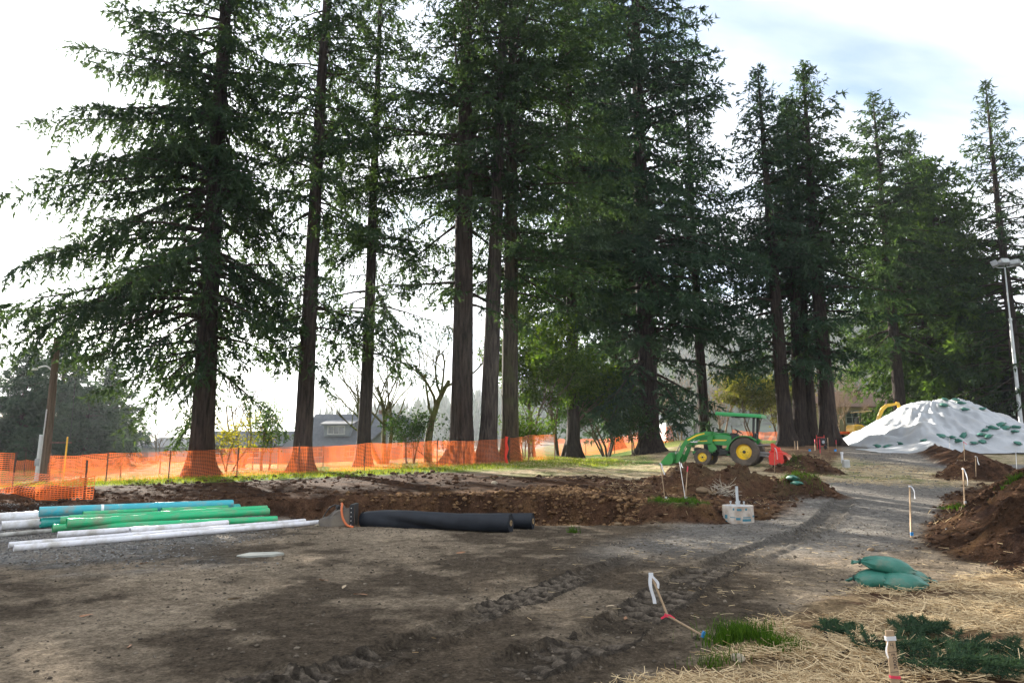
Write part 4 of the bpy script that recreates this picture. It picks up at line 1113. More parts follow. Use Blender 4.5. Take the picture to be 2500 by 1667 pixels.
for s in (1, -1):
    m = MB(); prof = []
    for (r_, a0, a1, nst) in ((0.70, 2.75, 0.62, 12),):
        outer = [(r_ * math.cos(a), 0.625 + r_ * math.sin(a)) for a in np.linspace(0.12, 2.35, 14)]
        inner = [((r_ - 0.035) * math.cos(a), 0.625 + (r_ - 0.035) * math.sin(a)) for a in np.linspace(2.35, 0.12, 14)]
    poly = outer + inner
    m.prism(poly, s * 0.46, s * 0.90)
    side = [(0.66 * math.cos(a), 0.625 + 0.66 * math.sin(a)) for a in np.linspace(0.1, 2.4, 14)] + [(-0.2, 0.75), (0.3, 0.72)]
    m.prism(side, s * 0.44, s * 0.458)
    m.prism([(0.60, 0.93), (0.74, 0.70), (0.78, 0.72), (0.66, 0.98)], s * 0.46, s * 0.88)
    T('fender', m, M_JG)
    m = MB(); m.box((-0.30, s * 0.72, 1.38), (0.13, 0.06, 0.07), cham=0.015); T('tail_light', m, M_SAFETY_R)
# roll bar and canopy
for s in (1, -1):
    m = MB(); m.box((-0.38, s * 0.50, 1.62), (0.10, 0.075, 1.02), Matrix.Rotation(-0.07, 4, 'Y'), cham=0.012)
    T('roll_bar_post', m, M_BLACK)
    m = MB(); m.box((-0.325, s * 0.541, 1.36), (0.05, 0.006, 0.14)); T('safety_label', m, M_SAFETY_R)
m = MB(); m.box((-0.35, 0, 2.13), (0.10, 1.07, 0.075), cham=0.012); m.box((0.1, 0.42, 2.16), (0.9, 0.05, 0.05)); m.box((0.1, -0.42, 2.16), (0.9, 0.05, 0.05)); T('roll_bar_crossbeam', m, M_BLACK)
m = MB(); RM = Matrix.Translation((0.19, 0, 2.245)) @ Matrix.Rotation(-0.085, 4, 'Y')
sec = []
for x in (-0.98, -0.94, 0.94, 1.0):
    pass
prof = [(-0.70, -0.085), (-0.70, 0.0), (-0.62, 0.055), (-0.3, 0.075), (0.3, 0.075), (0.62, 0.055), (0.70, 0.0), (0.70, -0.085), (0.67, -0.085), (0.67, -0.01), (0.3, 0.045), (-0.3, 0.045), (-0.67, -0.01), (-0.67, -0.085)]
m.prism(prof, -0.94, 0.98, plane='YZ', M=RM)
m.prism([(-0.69, -0.08), (-0.69, 0.0), (-0.6, 0.05), (0.6, 0.05), (0.69, 0.0), (0.69, -0.08)], 0.98, 1.0, plane='YZ', M=RM)
m.prism([(-0.69, -0.08), (-0.69, 0.0), (-0.6, 0.05), (0.6, 0.05), (0.69, 0.0), (0.69, -0.08)], -0.96, -0.94, plane='YZ', M=RM)
T('canopy', m, mat_plain('canopy_green', (0.02, 0.30, 0.075), rough=0.35, var=0.05))
# levers
m = MB(); m.tube([(0.05, 0.36, 1.0), (0.12, 0.38, 1.35), (0.10, 0.38, 1.40)], [0.012, 0.010, 0.022], 7); m.tube([(0.2, 0.34, 1.0), (0.25, 0.36, 1.25), (0.24, 0.36, 1.31)], [0.012, 0.010, 0.022], 7); m.tube([(-0.1, 0.40, 1.0), (-0.1, 0.42, 1.22)], [0.012, 0.02], 7)
T('levers', m, M_BLACK)
m = MB(); m.tube([(1.15, -0.33, 1.3), (1.15, -0.36, 1.62)], 0.03, 10); T('exhaust', m, M_BLACK)
# front loader
for s in (1, -1):
    y0 = s * 0.47
    m = MB()
    m.prism([(1.38, 0.62), (1.58, 0.62), (1.64, 1.05), (1.60, 1.50), (1.44, 1.52), (1.36, 1.42), (1.42, 1.05), (1.25, 0.85), (1.22, 0.74)], y0 - 0.045, y0 + 0.045)
    m.box((1.45, y0 * 0.75, 0.66), (0.22, 0.28, 0.12)); m.box((1.9, y0 * 0.72, 0.60), (0.9, 0.06, 0.10))
    T('loader_mast', m, M_JG, bevel=0.008)
    arm = [(1.40, 1.50), (1.62, 1.53), (2.10, 1.44), (2.55, 1.22), (2.76, 0.95), (3.00, 0.40), (3.12, 0.16), (3.04, 0.10), (2.92, 0.16), (2.62, 0.84), (2.42, 1.08), (2.05, 1.27), (1.60, 1.36), (1.42, 1.38)]
    m = MB(); m.prism(arm, y0 - 0.037 + s * 0.095, y0 + 0.037 + s * 0.095)
    la = T('loader_arm', m, M_JG, bevel=0.01)
    m = MB(); ye = y0 + s * (0.095 + 0.041)
    m.prism([(1.72, 1.46), (2.08, 1.38), (2.48, 1.17), (2.52, 1.13), (2.44, 1.12), (2.06, 1.32), (1.72, 1.41)], ye - 0.002, ye + 0.004); T('stripe', m, M_JY, parent=la)
    m = MB(); m.tube([(1.48, y0 + s * 0.095, 1.00), (2.05, y0 + s * 0.095, 1.04)], 0.040, 10); T('lift_cylinder', m, M_JG, smooth=True)
    m = MB(); m.tube([(2.05, y0 + s * 0.095, 1.04), (2.38, y0 + s * 0.095, 1.06)], 0.022, 8); T('cylinder_rod', m, M_CHROME, smooth=True)
    m = MB(); m.tube([(2.62, y0 + s * 0.05, 1.10), (2.86, y0 + s * 0.05, 0.80)], 0.034, 10); T('bucket_cylinder', m, M_JG, smooth=True)
    m = MB(); m.tube([(2.78, y0 + s * 0.16, 1.02), (3.06, y0 + s * 0.16, 0.50)], 0.025, 8); T('cylinder_rod', m, M_CHROME, smooth=True)
    m = MB(); m.prism([(2.98, 0.50), (3.10, 0.56), (3.14, 0.3), (3.10, 0.10), (3.0, 0.12)], y0 - 0.09, y0 - 0.02); T('bucket_link', m, M_JG)
m = MB(); m.tube([(2.62, -0.56, 0.92), (2.62, 0.56, 0.92)], 0.045, 10); T('loader_crossbar', m, M_JG, smooth=True)
bp = [(3.16, 0.10), (3.10, 0.32), (3.16, 0.56), (3.22, 0.60), (3.24, 0.575), (3.185, 0.54), (3.14, 0.32), (3.19, 0.135), (3.30, 0.065), (3.80, 0.035), (3.82, 0.02), (3.28, 0.03)]
m = MB(); m.prism(bp, -0.84, 0.84)
for s in (1, -1): m.prism([(3.16, 0.10), (3.11, 0.32), (3.17, 0.56), (3.30, 0.57), (3.80, 0.035), (3.28, 0.03)], s * 0.842, s * 0.858)
T('bucket', m, M_JG)
m = MB(); m.box((-0.55, 0, 0.5), (0.5, 0.06, 0.06)); m.tube([(-0.2, 0.32, 0.5), (-1.0, 0.36, 0.42)], 0.028, 8); m.tube([(-0.2, -0.32, 0.5), (-1.0, -0.36, 0.42)], 0.028, 8); m.tube([(-0.25, 0, 0.9), (-0.95, 0, 0.92)], 0.028, 8); m.tube([(-0.3, 0, 0.6), (-1.05, 0, 0.55)], 0.05, 10); m.tube([(-0.5, 0.34, 0.48), (-0.42, 0.3, 1.0)], 0.018, 6)
T('hitch_linkage', m, mat_plain('linkage_grey', (0.30, 0.29, 0.28), rough=0.5, metal=0.4))
m = MB(); m.box((0.95, 0.30, 0.62), (0.45, 0.24, 0.26), cham=0.03); T('battery_box', m, M_ENGINE)
# ------------------------------------------------------------------ red rotary tiller on the hitch
M_TRED = mat_plain('red_paint', (0.72, 0.030, 0.018), rough=0.35, var=0.10, dirt=(0.25, 0.15, 0.09), dirt_amt=0.15)
M_TWORN = mat_plain('worn_red_shield', (0.62, 0.14, 0.08), rough=0.32, metal=0.25, var=0.25, scale=7)
tl = empty('rotary_tiller', tractor.location, tractor.rotation_euler.z)
tag(tl, 'bright red rotary tiller hitched behind the green tractor', 'tiller')
for s in (1, -1):
    m = MB(); m.prism([(-1.00, 0.12), (-0.98, 0.42), (-1.08, 0.60), (-1.34, 0.66), (-1.56, 0.52), (-1.60, 0.22), (-1.48, 0.06), (-1.12, 0.05)], s * 0.76, s * 0.78)
    p_ = m.build('side_plate', M_TRED, tl)
    m = MB(); m.tube([(-1.26, s * 0.78, 0.34), (-1.26, s * 0.83, 0.34)], 0.13, 16); m.box((-1.22, s * 0.80, 0.52), (0.10, 0.03, 0.22)); m.build('chain_case' if s > 0 else 'bearing_cover', M_TRED, tl)
    m = MB(); m.box((-1.28, s * 0.80, 0.07), (0.56, 0.06, 0.03)); m.build('skid_shoe', M_DARKST, tl)
hs = [(-1.00 - 0.0 * k, 0) for k in range(1)]
arc = [(-1.30 + 0.36 * math.cos(a), 0.30 + 0.34 * math.sin(a)) for a in np.linspace(0.5, 2.5, 10)]
arc2 = [(-1.30 + 0.345 * math.cos(a), 0.30 + 0.325 * math.sin(a)) for a in np.linspace(2.5, 0.5, 10)]
m = MB(); m.prism(arc + arc2, -0.76, 0.76); m.build('rotor_hood', M_TRED, tl)
dfl = [(-1.58 - 0.20 * math.sin(a) - 0.02, 0.52 - 0.46 * (1 - math.cos(a)) - 0.02 * a) for a in np.linspace(0, 1.5, 9)]
m = MB(); m.prism(dfl + [(x - 0.0 + 0.014, z - 0.012) for x, z in dfl[::-1]], -0.74, 0.74); m.build('rear_deflector', M_TWORN, tl)
m = MB(); m.prism([(-1.02, 0.60), (-1.00, 0.98), (-1.06, 1.0), (-1.42, 0.66)], 0.10, 0.13); m.prism([(-1.02, 0.60), (-1.00, 0.98), (-1.06, 1.0), (-1.42, 0.66)], -0.13, -0.10); m.box((-1.03, 0, 0.62), (0.10, 1.1, 0.10)); m.build('hitch_mast', M_TRED, tl)
m = MB(); m.box((-1.22, 0, 0.72), (0.30, 0.24, 0.20), cham=0.03); m.tube([(-1.10, 0, 0.72), (-0.98, 0, 0.70)], 0.05, 10); m.tube([(-1.22, 0.1, 0.70), (-1.22, 0.72, 0.66)], 0.045, 10); m.build('gearbox', M_TRED, tl)
for k in range(7):
    m = MB()
    y = -0.66 + k * 0.22
    for q in range(3):
        a = q * 2.1 + k * 0.7
        m.tube([(-1.30, y, 0.30), (-1.30 + 0.2 * math.cos(a), y, 0.30 + 0.2 * math.sin(a)), (-1.30 + 0.26 * math.cos(a + .3), y + 0.05, 0.30 + 0.25 * math.sin(a + .3))], 0.014, 5)
    m.build('tine', M_DARKST, tl)

# ------------------------------------------------------------------ yellow mini excavator behind the stockpile
M_EY = mat_plain('excavator_yellow', (0.80, 0.47, 0.02), rough=0.40, var=0.08, dirt=(0.2, 0.16, 0.1), dirt_amt=0.2)
xp = atd(2110, 1090, 53.0); xg = float(grid_z(xp.x, xp.y)[0])
ex = empty('mini_excavator', (xp.x, xp.y, xg), 0.0)
tag(ex, 'yellow mini excavator half hidden by the white covered stockpile', 'excavator')
for s in (-1, 1):
    out = [(-0.95, 0.28), (-0.88, 0.08), (-0.70, 0.0), (0.70, 0.0), (0.90, 0.10), (0.97, 0.30), (0.86, 0.48), (0.66, 0.54), (-0.66, 0.54), (-0.86, 0.47)]
    m = MB(); m.prism(out, s * 0.62 - 0.17, s * 0.62 + 0.17); m.build('crawler_track', M_BLACK, ex, bevel=0.03)
m = MB(); m.box((0, 0, 0.36), (1.1, 0.95, 0.3), cham=0.03); m.tube([(0, 0, 0.5), (0, 0, 0.68)], 0.36, 16); m.build('undercarriage', M_DARKST, ex)
m = MB(); m.prism([(-0.98, 0.70), (-1.0, 1.05), (-0.92, 1.30), (-0.70, 1.36), (-0.25, 1.32), (0.05, 1.10), (0.30, 0.86), (0.50, 0.70)], -0.70, 0.70); m.build('body', M_EY, ex, bevel=0.06, smooth=True)
m = MB(); m.prism([(-0.30, 1.335), (0.0, 1.20), (0.36, 0.86), (0.80, 0.74), (0.80, 0.70), (0.40, 0.70), (-0.05, 1.10), (-0.36, 1.30)], -0.60, -0.72); m.box((0.4, 0, 0.72), (0.8, 1.2, 0.06)); m.build('floor_panel', mat_plain('grey_panel', (0.10, 0.11, 0.12), rough=0.5), ex)
for z in (0.86, 0.98, 1.10):
    m = MB(); m.box((-0.30, -0.715, z), (0.32, 0.012, 0.06)); m.build('vent_slot', M_BLACK, ex)
m = MB(); m.box((-0.72, -0.714, 1.0), (0.40, 0.012, 0.42)); m.build('side_grille', mat_plain('dull_yellow', (0.42, 0.27, 0.03), rough=0.6), ex)
m = MB(); m.box((-0.05, 0, 2.33), (1.15, 1.15, 0.06), Matrix.Rotation(-0.08, 4, 'Y'), cham=0.02); m.build('canopy', mat_plain('tan_canopy', (0.55, 0.38, 0.16), rough=0.5), ex)
for s in (-1, 1):
    m = MB(); m.tube([(-0.38, s * 0.5, 1.3), (-0.36, s * 0.5, 2.32)], 0.035, 8); m.build('canopy_post', M_BLACK, ex)
m = MB(); m.box((-0.18, 0, 1.36), (0.42, 0.46, 0.14), cham=0.04); m.box((-0.38, 0, 1.62), (0.12, 0.42, 0.5), cham=0.04); m.build('seat', M_BLACK, ex)
m = MB(); m.tube([(0.12, -0.25, 1.2), (0.16, -0.25, 1.62)], [0.02, 0.03], 7); m.tube([(0.12, 0.25, 1.2), (0.16, 0.25, 1.62)], [0.02, 0.03], 7); m.build('control_levers', M_BLACK, ex)
bo = [(0.70, 0.80), (0.95, 1.35), (1.28, 2.15), (1.52, 2.62), (1.92, 2.92), (2.9, 3.05), (2.95, 2.90), (2.02, 2.70), (1.72, 2.45), (1.48, 2.02), (1.18, 1.25), (0.98, 0.78)]
m = MB(); m.prism(bo, -0.10, 0.10); m.build('boom', M_EY, ex, bevel=0.02)
m = MB(); m.prism([(2.70, 3.10), (2.95, 3.06), (3.30, 1.75), (3.20, 1.70)], -0.09, 0.09); m.build('stick', M_EY, ex, bevel=0.02)
m = MB(); m.prism([(3.15, 1.78), (3.42, 1.70), (3.50, 1.2), (3.2, 0.95), (2.85, 1.05), (3.0, 1.3)], -0.26, 0.26); m.build('bucket', M_DARKST, ex, bevel=0.02)
m = MB(); m.tube([(0.95, 0, 0.9), (1.55, 0, 1.75)], 0.06, 10); m.build('boom_cylinder', M_DARKST, ex)
m = MB(); m.tube([(1.55, 0, 1.75), (1.72, 0, 2.0)], 0.03, 8); m.build('cylinder_rod', M_CHROME, ex)
# orange low trailer left of it
tp = atd(2058, 1090, 54.0); tg = float(grid_z(tp.x, tp.y)[0])
tr_ = empty('equipment_trailer', (tp.x, tp.y, tg)); tag(tr_, 'bright orange low trailer between the tallest pointed fir and the excavator', 'trailer')
M_TO = mat_plain('orange_paint', (0.85, 0.12, 0.015), rough=0.4, var=0.08)
m = MB(); m.box((0.15, 0, 0.62), (2.9, 1.7, 0.09)); m.box((0.15, -0.82, 0.70), (2.9, 0.06, 0.14)); m.build('deck', M_TO, tr_)
m = MB(); m.box((-1.05, -0.2, 0.48), (0.62, 1.1, 0.42), cham=0.02); m.build('tool_box', M_TO, tr_)
for x in (0.3, 0.95):
    for s in (-1, 1):
        m = MB(); m.lathe([(0.12, -0.1), (0.28, -0.1), (0.30, -0.05), (0.30, 0.05), (0.28, 0.1), (0.12, 0.1)], origin=(x, s * 0.72, 0.30), axis='Y', n=18); m.build('wheel', M_BLACK, tr_)
m = MB(); m.tube([(-1.4, 0, 0.5), (-2.3, 0, 0.42)], 0.05, 8); m.tube([(-2.2, 0, 0.42), (-2.2, 0, 0.0)], 0.03, 8); m.build('drawbar', M_DARKST, tr_)
# small black generator on a stand
gp = hit(2005, 1093); gp = atd(2006, 1095, 44.0)
gen = empty('generator', gpt(gp.x, gp.y), 0.2); tag(gen, 'small black engine powered machine on wheels in front of the tallest pointed fir', 'machine')
m = MB(); m.box((0, 0, 0.62), (0.42, 0.4, 0.18), cham=0.04); m.box((0, 0, 0.42), (0.36, 0.34, 0.22), cham=0.02); m.build('engine', M_BLACK, gen)
m = MB(); m.tube([(0.0, -0.2, 0.46), (0.0, -0.22, 0.46)], 0.10, 16); m.build('recoil_cover', mat_plain('grey_cover', (0.35, 0.36, 0.38), rough=0.4), gen)
for s in (-1, 1):
    m = MB(); m.lathe([(0.03, -0.03), (0.13, -0.03), (0.14, 0), (0.13, 0.03), (0.03, 0.03)], origin=(s * 0.2, -0.1, 0.14), axis='X', n=16); m.build('wheel', M_BLACK, gen)
    m = MB(); m.tube([(s * 0.26, 0.05, 0.02), (s * 0.27, 0.05, 0.9)], 0.02, 6); m.build('frame_rail', M_TRED, gen)
m = MB(); m.tube([(-0.25, 0.05, 0.2), (0.25, 0.05, 0.2)], 0.02, 6); m.tube([(-0.25, 0.05, 0.75), (0.25, 0.05, 0.75)], 0.02, 6); m.build('frame_crossbar', M_TRED, gen)
# ------------------------------------------------------------------ covered stockpile
M_SHEET = mat_plain('white_sheeting', (0.44, 0.455, 0.475), rough=0.5, var=0.10, scale=1.2, dirt=(0.45, 0.42, 0.37), dirt_amt=0.3, dirt_scale=0.9, bump=0.8, bscale=3.0)
SP_D = 47.0
prof_px = [(2040, 1090), (2086, 1088), (2134, 1054), (2184, 1012), (2199, 998), (2234, 982), (2280, 977), (2333, 974), (2350, 976), (2383, 990), (2413, 1002), (2461, 1026), (2500, 1042), (2560, 1066), (2640, 1088), (2700, 1092)]
pw = [atd(a, b, SP_D) for a, b in prof_px]
PXs = np.array([p.x for p in pw]); PZs = np.array([p.z for p in pw])
def pile_h(x, y):
    x = np.asarray(x, float); y = np.asarray(y, float)
    g = grid_z(x, y)
    ridge = np.interp(x, PXs, PZs) - grid_z(x, np.full(np.shape(x), SP_D)) - 0.22
    ridge = np.maximum(ridge, -0.3)
    t = (y - SP_D) / np.where(y < SP_D, 4.6, 6.0)
    prof = np.clip(1 - np.abs(t) ** 1.55, 0, 1)
    h = ridge * prof
    # low apron of sheeting at the right front
    ap = 0.95 * np.exp(-((x - 31.5) / 5.2) ** 2) * np.exp(-((y - 42.2) / 1.9) ** 2)
    ap2 = 0.35 * np.exp(-((x - 26.2) / 1.6) ** 2) * np.exp(-((y - 42.6) / 1.2) ** 2)
    h = np.maximum(h, 0) + ap + ap2 * 0.6
    slope_dir = (x - 29) * 0.9 + (y - 47) * 0.35
    fold = np.abs(np.sin(slope_dir * 2.3 + 3.0 * fbm(x * 0.5, y * 0.5, 201, 3))) ** 3
    fold2 = fbm(x * 2.4 + y * 0.6, (y * 0.5 - x * 0.15), 203, 4)
    m = np.clip(h / 0.5, 0, 1)
    phi = np.arctan2(y - 47.5, x - 29.5)
    rad_f = np.abs(np.sin(phi * 15 + 5.0 * fbm(x * 0.35, y * 0.35, 207, 3))) ** 4
    h = h + m * (0.08 * rad_f + 0.22 * fold + 0.42 * fold2 + 0.14 * fbm(x * 0.6, y * 0.6, 205, 3) + 0.10 * fbm(x * 5, y * 3, 206, 3))
    edge = sstep(0.0, 0.10, h)
    return g + np.where(h > 0.02, h + 0.01, -0.25), h
sx = np.linspace(PXs[0] - 0.5, PXs[-1], 240); sy = np.linspace(39.2, 53.2, 150)
SX, SY = np.meshgrid(sx, sy)
SZ, SH = pile_h(SX.ravel(), SY.ravel())
n2 = len(sx); q = np.arange((len(sy) - 1) * (n2 - 1)); q = q // (n2 - 1) * n2 + q % (n2 - 1)
Fq = np.stack([q, q + 1, q + n2 + 1, q + n2], 1)
keep = (SH[Fq] > 0.02).any(1)
o = raw_mesh('covered_stockpile', np.stack([SX.ravel(), SY.ravel(), SZ], 1), Fq[keep], M_SHEET, smooth=True)
tag(o, 'big soil stockpile under wrinkled white sheeting weighted with green sandbags', 'stockpile')
def hit_pile(px, py):
    r = ray(px, py); ds = np.arange(38, 52, 0.03)
    X = r.x / r.y * ds; Zr = CAM_H + r.z / r.y * ds
    z, h = pile_h(X, ds)
    ok = (Zr <= z) & (h > 0.02)
    if ok.any():
        k = np.argmax(ok); return Vector((X[k], ds[k], z[k]))
    k = np.argmin(np.abs(np.where(h > 0.02, Zr - z, 9))); return Vector((X[k], ds[k], z[k]))

# ------------------------------------------------------------------ sandbags
M_BAG = mat_plain('green_woven_bag', (0.030, 0.160, 0.115), rough=0.50, var=0.16, scale=5, bump=1.0, bscale=10, dirt=(0.20, 0.17, 0.12), dirt_amt=0.3)
M_TIE = mat_plain('dark_tie', (0.015, 0.05, 0.04), rough=0.6)
def bag_mesh(seed, L=0.62, W=0.40, H=0.20, sag=0.0):
    """a filled woven bag lying flat: a flat sewn end, a full belly and a gathered neck with a frill"""
    rng = random.Random(seed); V = []; Fc = []; n = 28; ns = 34
    p1, p2, p3 = rng.uniform(0, 6), rng.uniform(0, 6), rng.uniform(0, 6)
    wt = [0, .04, .15, .45, .62, .74, .82, .865, .90, .95, 1.0]; wv = [.78, .86, 1.0, 1.02, .98, .78, .42, .13, .13, .30, .42]
    ht = [0, .04, .12, .25, .45, .62, .74, .82, .865, .90, .95, 1.0]; hv = [.05, .22, .62, .92, 1.0, .92, .66, .36, .15, .14, .16, .20]
    for i in range(ns + 1):
        t = i / ns
        fw = float(np.interp(t, wt, wv)); fh = float(np.interp(t, ht, hv))
        gat = max(0.0, 1 - abs(t - 0.84) / 0.22); endw = max(0.0, 1 - t / 0.22); frill = max(0.0, (t - 0.9) / 0.1)
        for k in range(n):
            th = 2 * PI * k / n
            c, s = math.cos(th), math.sin(th)
            ce = math.copysign(abs(c) ** 0.85, c); se = math.copysign(abs(s) ** 0.75, s)
            wr = 1 + 0.16 * gat * math.sin(9 * th + p1) + 0.12 * endw * math.sin(7 * th + p2) + 0.30 * frill * math.sin(4 * th + p3) + 0.035 * math.sin(6.5 * t + 2 * th + p2) + 0.025 * math.sin(13 * t - 3 * th + p1)
            y = W / 2 * fw * ce * wr; z = H / 2 * fh * se * wr
            z = max(z, -H * 0.36)
            z -= 0.10 * H * (abs(ce) ** 3) * fh
            V.append(((t - 0.5) * L + 0.01 * math.sin(3 * th + p3) * (1 if i in (0, ns) else 0), y, z + H * 0.36 - 0.20 * H * max(0, t - 0.8) / 0.2))
    for i in range(ns):
        for k in range(n): Fc.append((i * n + k, i * n + (k + 1) % n, (i + 1) * n + (k + 1) % n, (i + 1) * n + k))
    Fc.append(tuple(range(n))[::-1]); Fc.append(tuple(ns * n + k for k in range(n)))
    m = MB(); m.add(V, Fc)
    return m
def sandbag(label, loc, rz, tilt=(0, 0), seed=1, scale=1.0, group='green sandbags', **kw):
    e = empty('sandbag', loc, rz); e.rotation_euler = (tilt[0], tilt[1], rz); e.scale = (scale,) * 3
    tag(e, label, 'sandbag', group)
    bag_mesh(seed, **kw).build('bag', M_BAG, e, smooth=True)
    L = kw.get('L', 0.62); H = kw.get('H', 0.2)
    m = MB(); m.lathe([(0.030, -0.012), (0.038, 0), (0.030, 0.012)], origin=(L * 0.38, 0, H * 0.30), axis='X', n=10); m.build('tie', M_TIE, e)
    return e
def face(px, py, k=0.0): return hit(px, py)
b0 = hit(2203, 1441); b0z = b0.z
sandbag('front green sandbag of the foreground pile, bulging towards the road', (b0.x + 0.03, b0.y + 0.13, b0z - 0.01), 2.75, (0.05, 0.0), 1, L=0.56, W=0.42, H=0.21)
sandbag('left green sandbag at the bottom of the foreground pile', (b0.x - 0.15, b0.y + 0.32, b0z + 0.0), 2.4, (0, 0.05), 2, L=0.52, W=0.38, H=0.19)
sandbag('top green sandbag of the foreground pile with its tied neck sticking out', (b0.x - 0.02, b0.y + 0.34, b0z + 0.14), 2.80, (0.1, -0.16), 3, L=0.64, W=0.40, H=0.20)
sandbag('right green sandbag at the back of the foreground pile', (b0.x + 0.30, b0.y + 0.36, b0z + 0.0), -0.35, (0, 0), 4, L=0.52, W=0.36, H=0.18)
b1 = hit(1938, 1184)
sandbag('green sandbag hanging over the far side of the grassy soil heap', (b1.x + 0.06, b1.y + 0.25, b1.z + 0.10), 1.75, (0.35, 0.1), 5, L=0.5, W=0.3, H=0.16)
sandbag('lower green sandbag at the foot of the grassy soil heap', (b1.x + 0.12, b1.y + 0.1, b1.z - 0.02), 1.9, (0.2, 0), 6, L=0.48, W=0.3, H=0.15)
proto = sandbag('x', (0, -5, 0), 0, seed=7, group='green sandbags on the white stockpile')
spots = [('top', (1345, 140)), ('top', (1485, 145)), ('top', (1335, 215)), ('top', (1545, 188)), ('top', (1590, 272)), ('top', (1805, 262)),
         ('right', (2060, 462)), ('right', (2115, 505)), ('right', (2235, 500)), ('right', (2225, 545)), ('right', (1940, 508)), ('right', (1850, 537)),
         ('low', (1300, 607)), ('low', (1430, 625)), ('low', (1580, 592)), ('low', (1815, 590)), ('low', (1900, 608)), ('low', (1515, 678)), ('low', (1720, 690)), ('low', (1820, 672)), ('low', (2270, 700)),
         ('toe', (480, 740)), ('toe', (615, 730)), ('toe', (775, 705)), ('toe', (1078, 660))]
ordn = ['first', 'second', 'third', 'fourth', 'fifth', 'sixth', 'seventh', 'eighth', 'ninth']
txt = {'top': '%s green sandbag from the left near the top of the white stockpile', 'right': '%s green sandbag from the left on the right shoulder of the stockpile',
       'low': '%s green sandbag from the left along the low front sheet of the stockpile', 'toe': '%s green sandbag from the left at the left toe of the stockpile'}
rng = random.Random(5)
for zone in ('top', 'right', 'low', 'toe'):
    zs = sorted([c for z, c in spots if z == zone])
    for i, c in enumerate(zs):
        p = hit_pile(2050 + c[0] / 5.227, 950 + c[1] / 5.227)
        if zone == 'top' and i == 0: bg = proto
        else: bg = copy_tree(proto)
        bg['label'] = txt[zone] % ordn[i]
        zz, _ = pile_h(np.array([p.x, p.x + 0.25, p.x]), np.array([p.y, p.y, p.y + 0.25]))
        bg.location = (p.x, p.y - 0.05, p.z - 0.015)
        bg.rotation_euler = (math.atan2(zz[2] - zz[0], 0.25) * 0.8, -math.atan2(zz[1] - zz[0], 0.25) * 0.8, rng.uniform(-0.5, 0.5) + (PI if rng.random() < 0.5 else 0))
        s = rng.uniform(0.85, 1.1); bg.scale = (s, s * 0.9, s * rng.uniform(0.8, 1.2))

# ------------------------------------------------------------------ floodlight pole and dark screen fence at the right
M_GALV = mat_plain('galvanised_pole', (0.52, 0.54, 0.55), rough=0.45, metal=0.25, var=0.12)
M_LAMPGL = mat_plain('lamp_glass_grey', (0.45, 0.47, 0.46), rough=0.12)
M_LAMPBX = mat_plain('lamp_housing', (0.30, 0.31, 0.32), rough=0.5)
lpb = atd(2494, 1040, 52.0); ltop = atd(2453.5, 650, 52.0)
lg = float(grid_z(lpb.x, lpb.y)[0])
lp = empty('floodlight_pole', (lpb.x - 0.02, lpb.y, lg)); tag(lp, 'tall grey floodlight pole with three lamp heads at the right edge', 'light pole')
hgt = ltop.z - lg; lx = ltop.x - lpb.x
m = MB(); m.tube([(0, 0, 0), (lx * 0.68, 0, hgt * 0.68)], [0.15, 0.10], 14); m.lathe([(0.13, -0.1), (0.13, 0.1)], origin=(lx * 0.69, 0, hgt * 0.69), n=14); m.tube([(lx * 0.68, 0, hgt * 0.68), (lx, 0, hgt)], [0.06, 0.045], 12)
m.build('pole', M_GALV, lp, smooth=True)
m = MB(); m.tube(smooth_line([(lx - 0.85, 0, hgt + 0.02), (lx - 0.5, 0, hgt - 0.12), (lx, 0, hgt - 0.1), (lx + 0.5, 0, hgt - 0.02), (lx + 0.9, 0, hgt + 0.12)], 5), 0.03, 8); m.build('lamp_bracket', M_GALV, lp)
for dx_, dz_, rz_ in ((-0.75, 0.16, 0.9), (0.0, 0.32, 0.0), (0.85, 0.24, -0.9)):
    h = MB(); h.prism([(-0.34, -0.18), (-0.36, 0.16), (-0.26, 0.26), (0.26, 0.26), (0.36, 0.16), (0.34, -0.18)], -0.20, 0.22); hh = h.build('lamp_head', M_LAMPBX, lp, bevel=0.02)
    hh.location = (lx + dx_, 0, hgt + dz_); hh.rotation_euler = (-0.35, 0, rz_)
    g = MB(); g.box((0, -0.205, 0.03), (0.54, 0.012, 0.30)); g.build('lens', M_LAMPGL, hh)
M_SCREEN = mat_plain('black_windscreen', (0.010, 0.010, 0.012), rough=0.8, var=0.3)
sf = empty('screen_fence', (0, 0, 0)); tag(sf, 'tall black screened fence beside the floodlight pole', 'fence')
A0 = atd(2474, 1045, 56.0); B0 = atd(2404, 1040, 72.0)
zt0 = atd(2464, 906, 56.0).z; zt1 = atd(2404, 1000, 72.0).z
V = []; Fc = []; ns = 60
for i in range(ns + 1):
    t = i / ns
    x = A0.x + (B0.x - A0.x) * t; y = A0.y + (B0.y - A0.y) * t
    f = 0.06 * math.sin(i * 1.9) + 0.03 * math.sin(i * 0.7)
    V += [(x + f, y, 1.0), (x + f * 0.7, y, zt0 + (zt1 - zt0) * t)]
for i in range(ns): Fc.append((2 * i, 2 * i + 2, 2 * i + 3, 2 * i + 1))
m = MB(); m.add(V, Fc); m.build('screen_cloth', M_SCREEN, sf, smooth=True)
for i in range(6):
    t = i / 5; x = A0.x + (B0.x - A0.x) * t + 0.08; y = A0.y + (B0.y - A0.y) * t
    m = MB(); m.tube([(x, y, 0.8), (x, y, zt0 + (zt1 - zt0) * t + 0.05)], 0.045, 8); m.build('post', M_DARKST, sf)
a_ = atd(2408, 1010, 66.0); c_ = atd(2404, 916, 66.0)
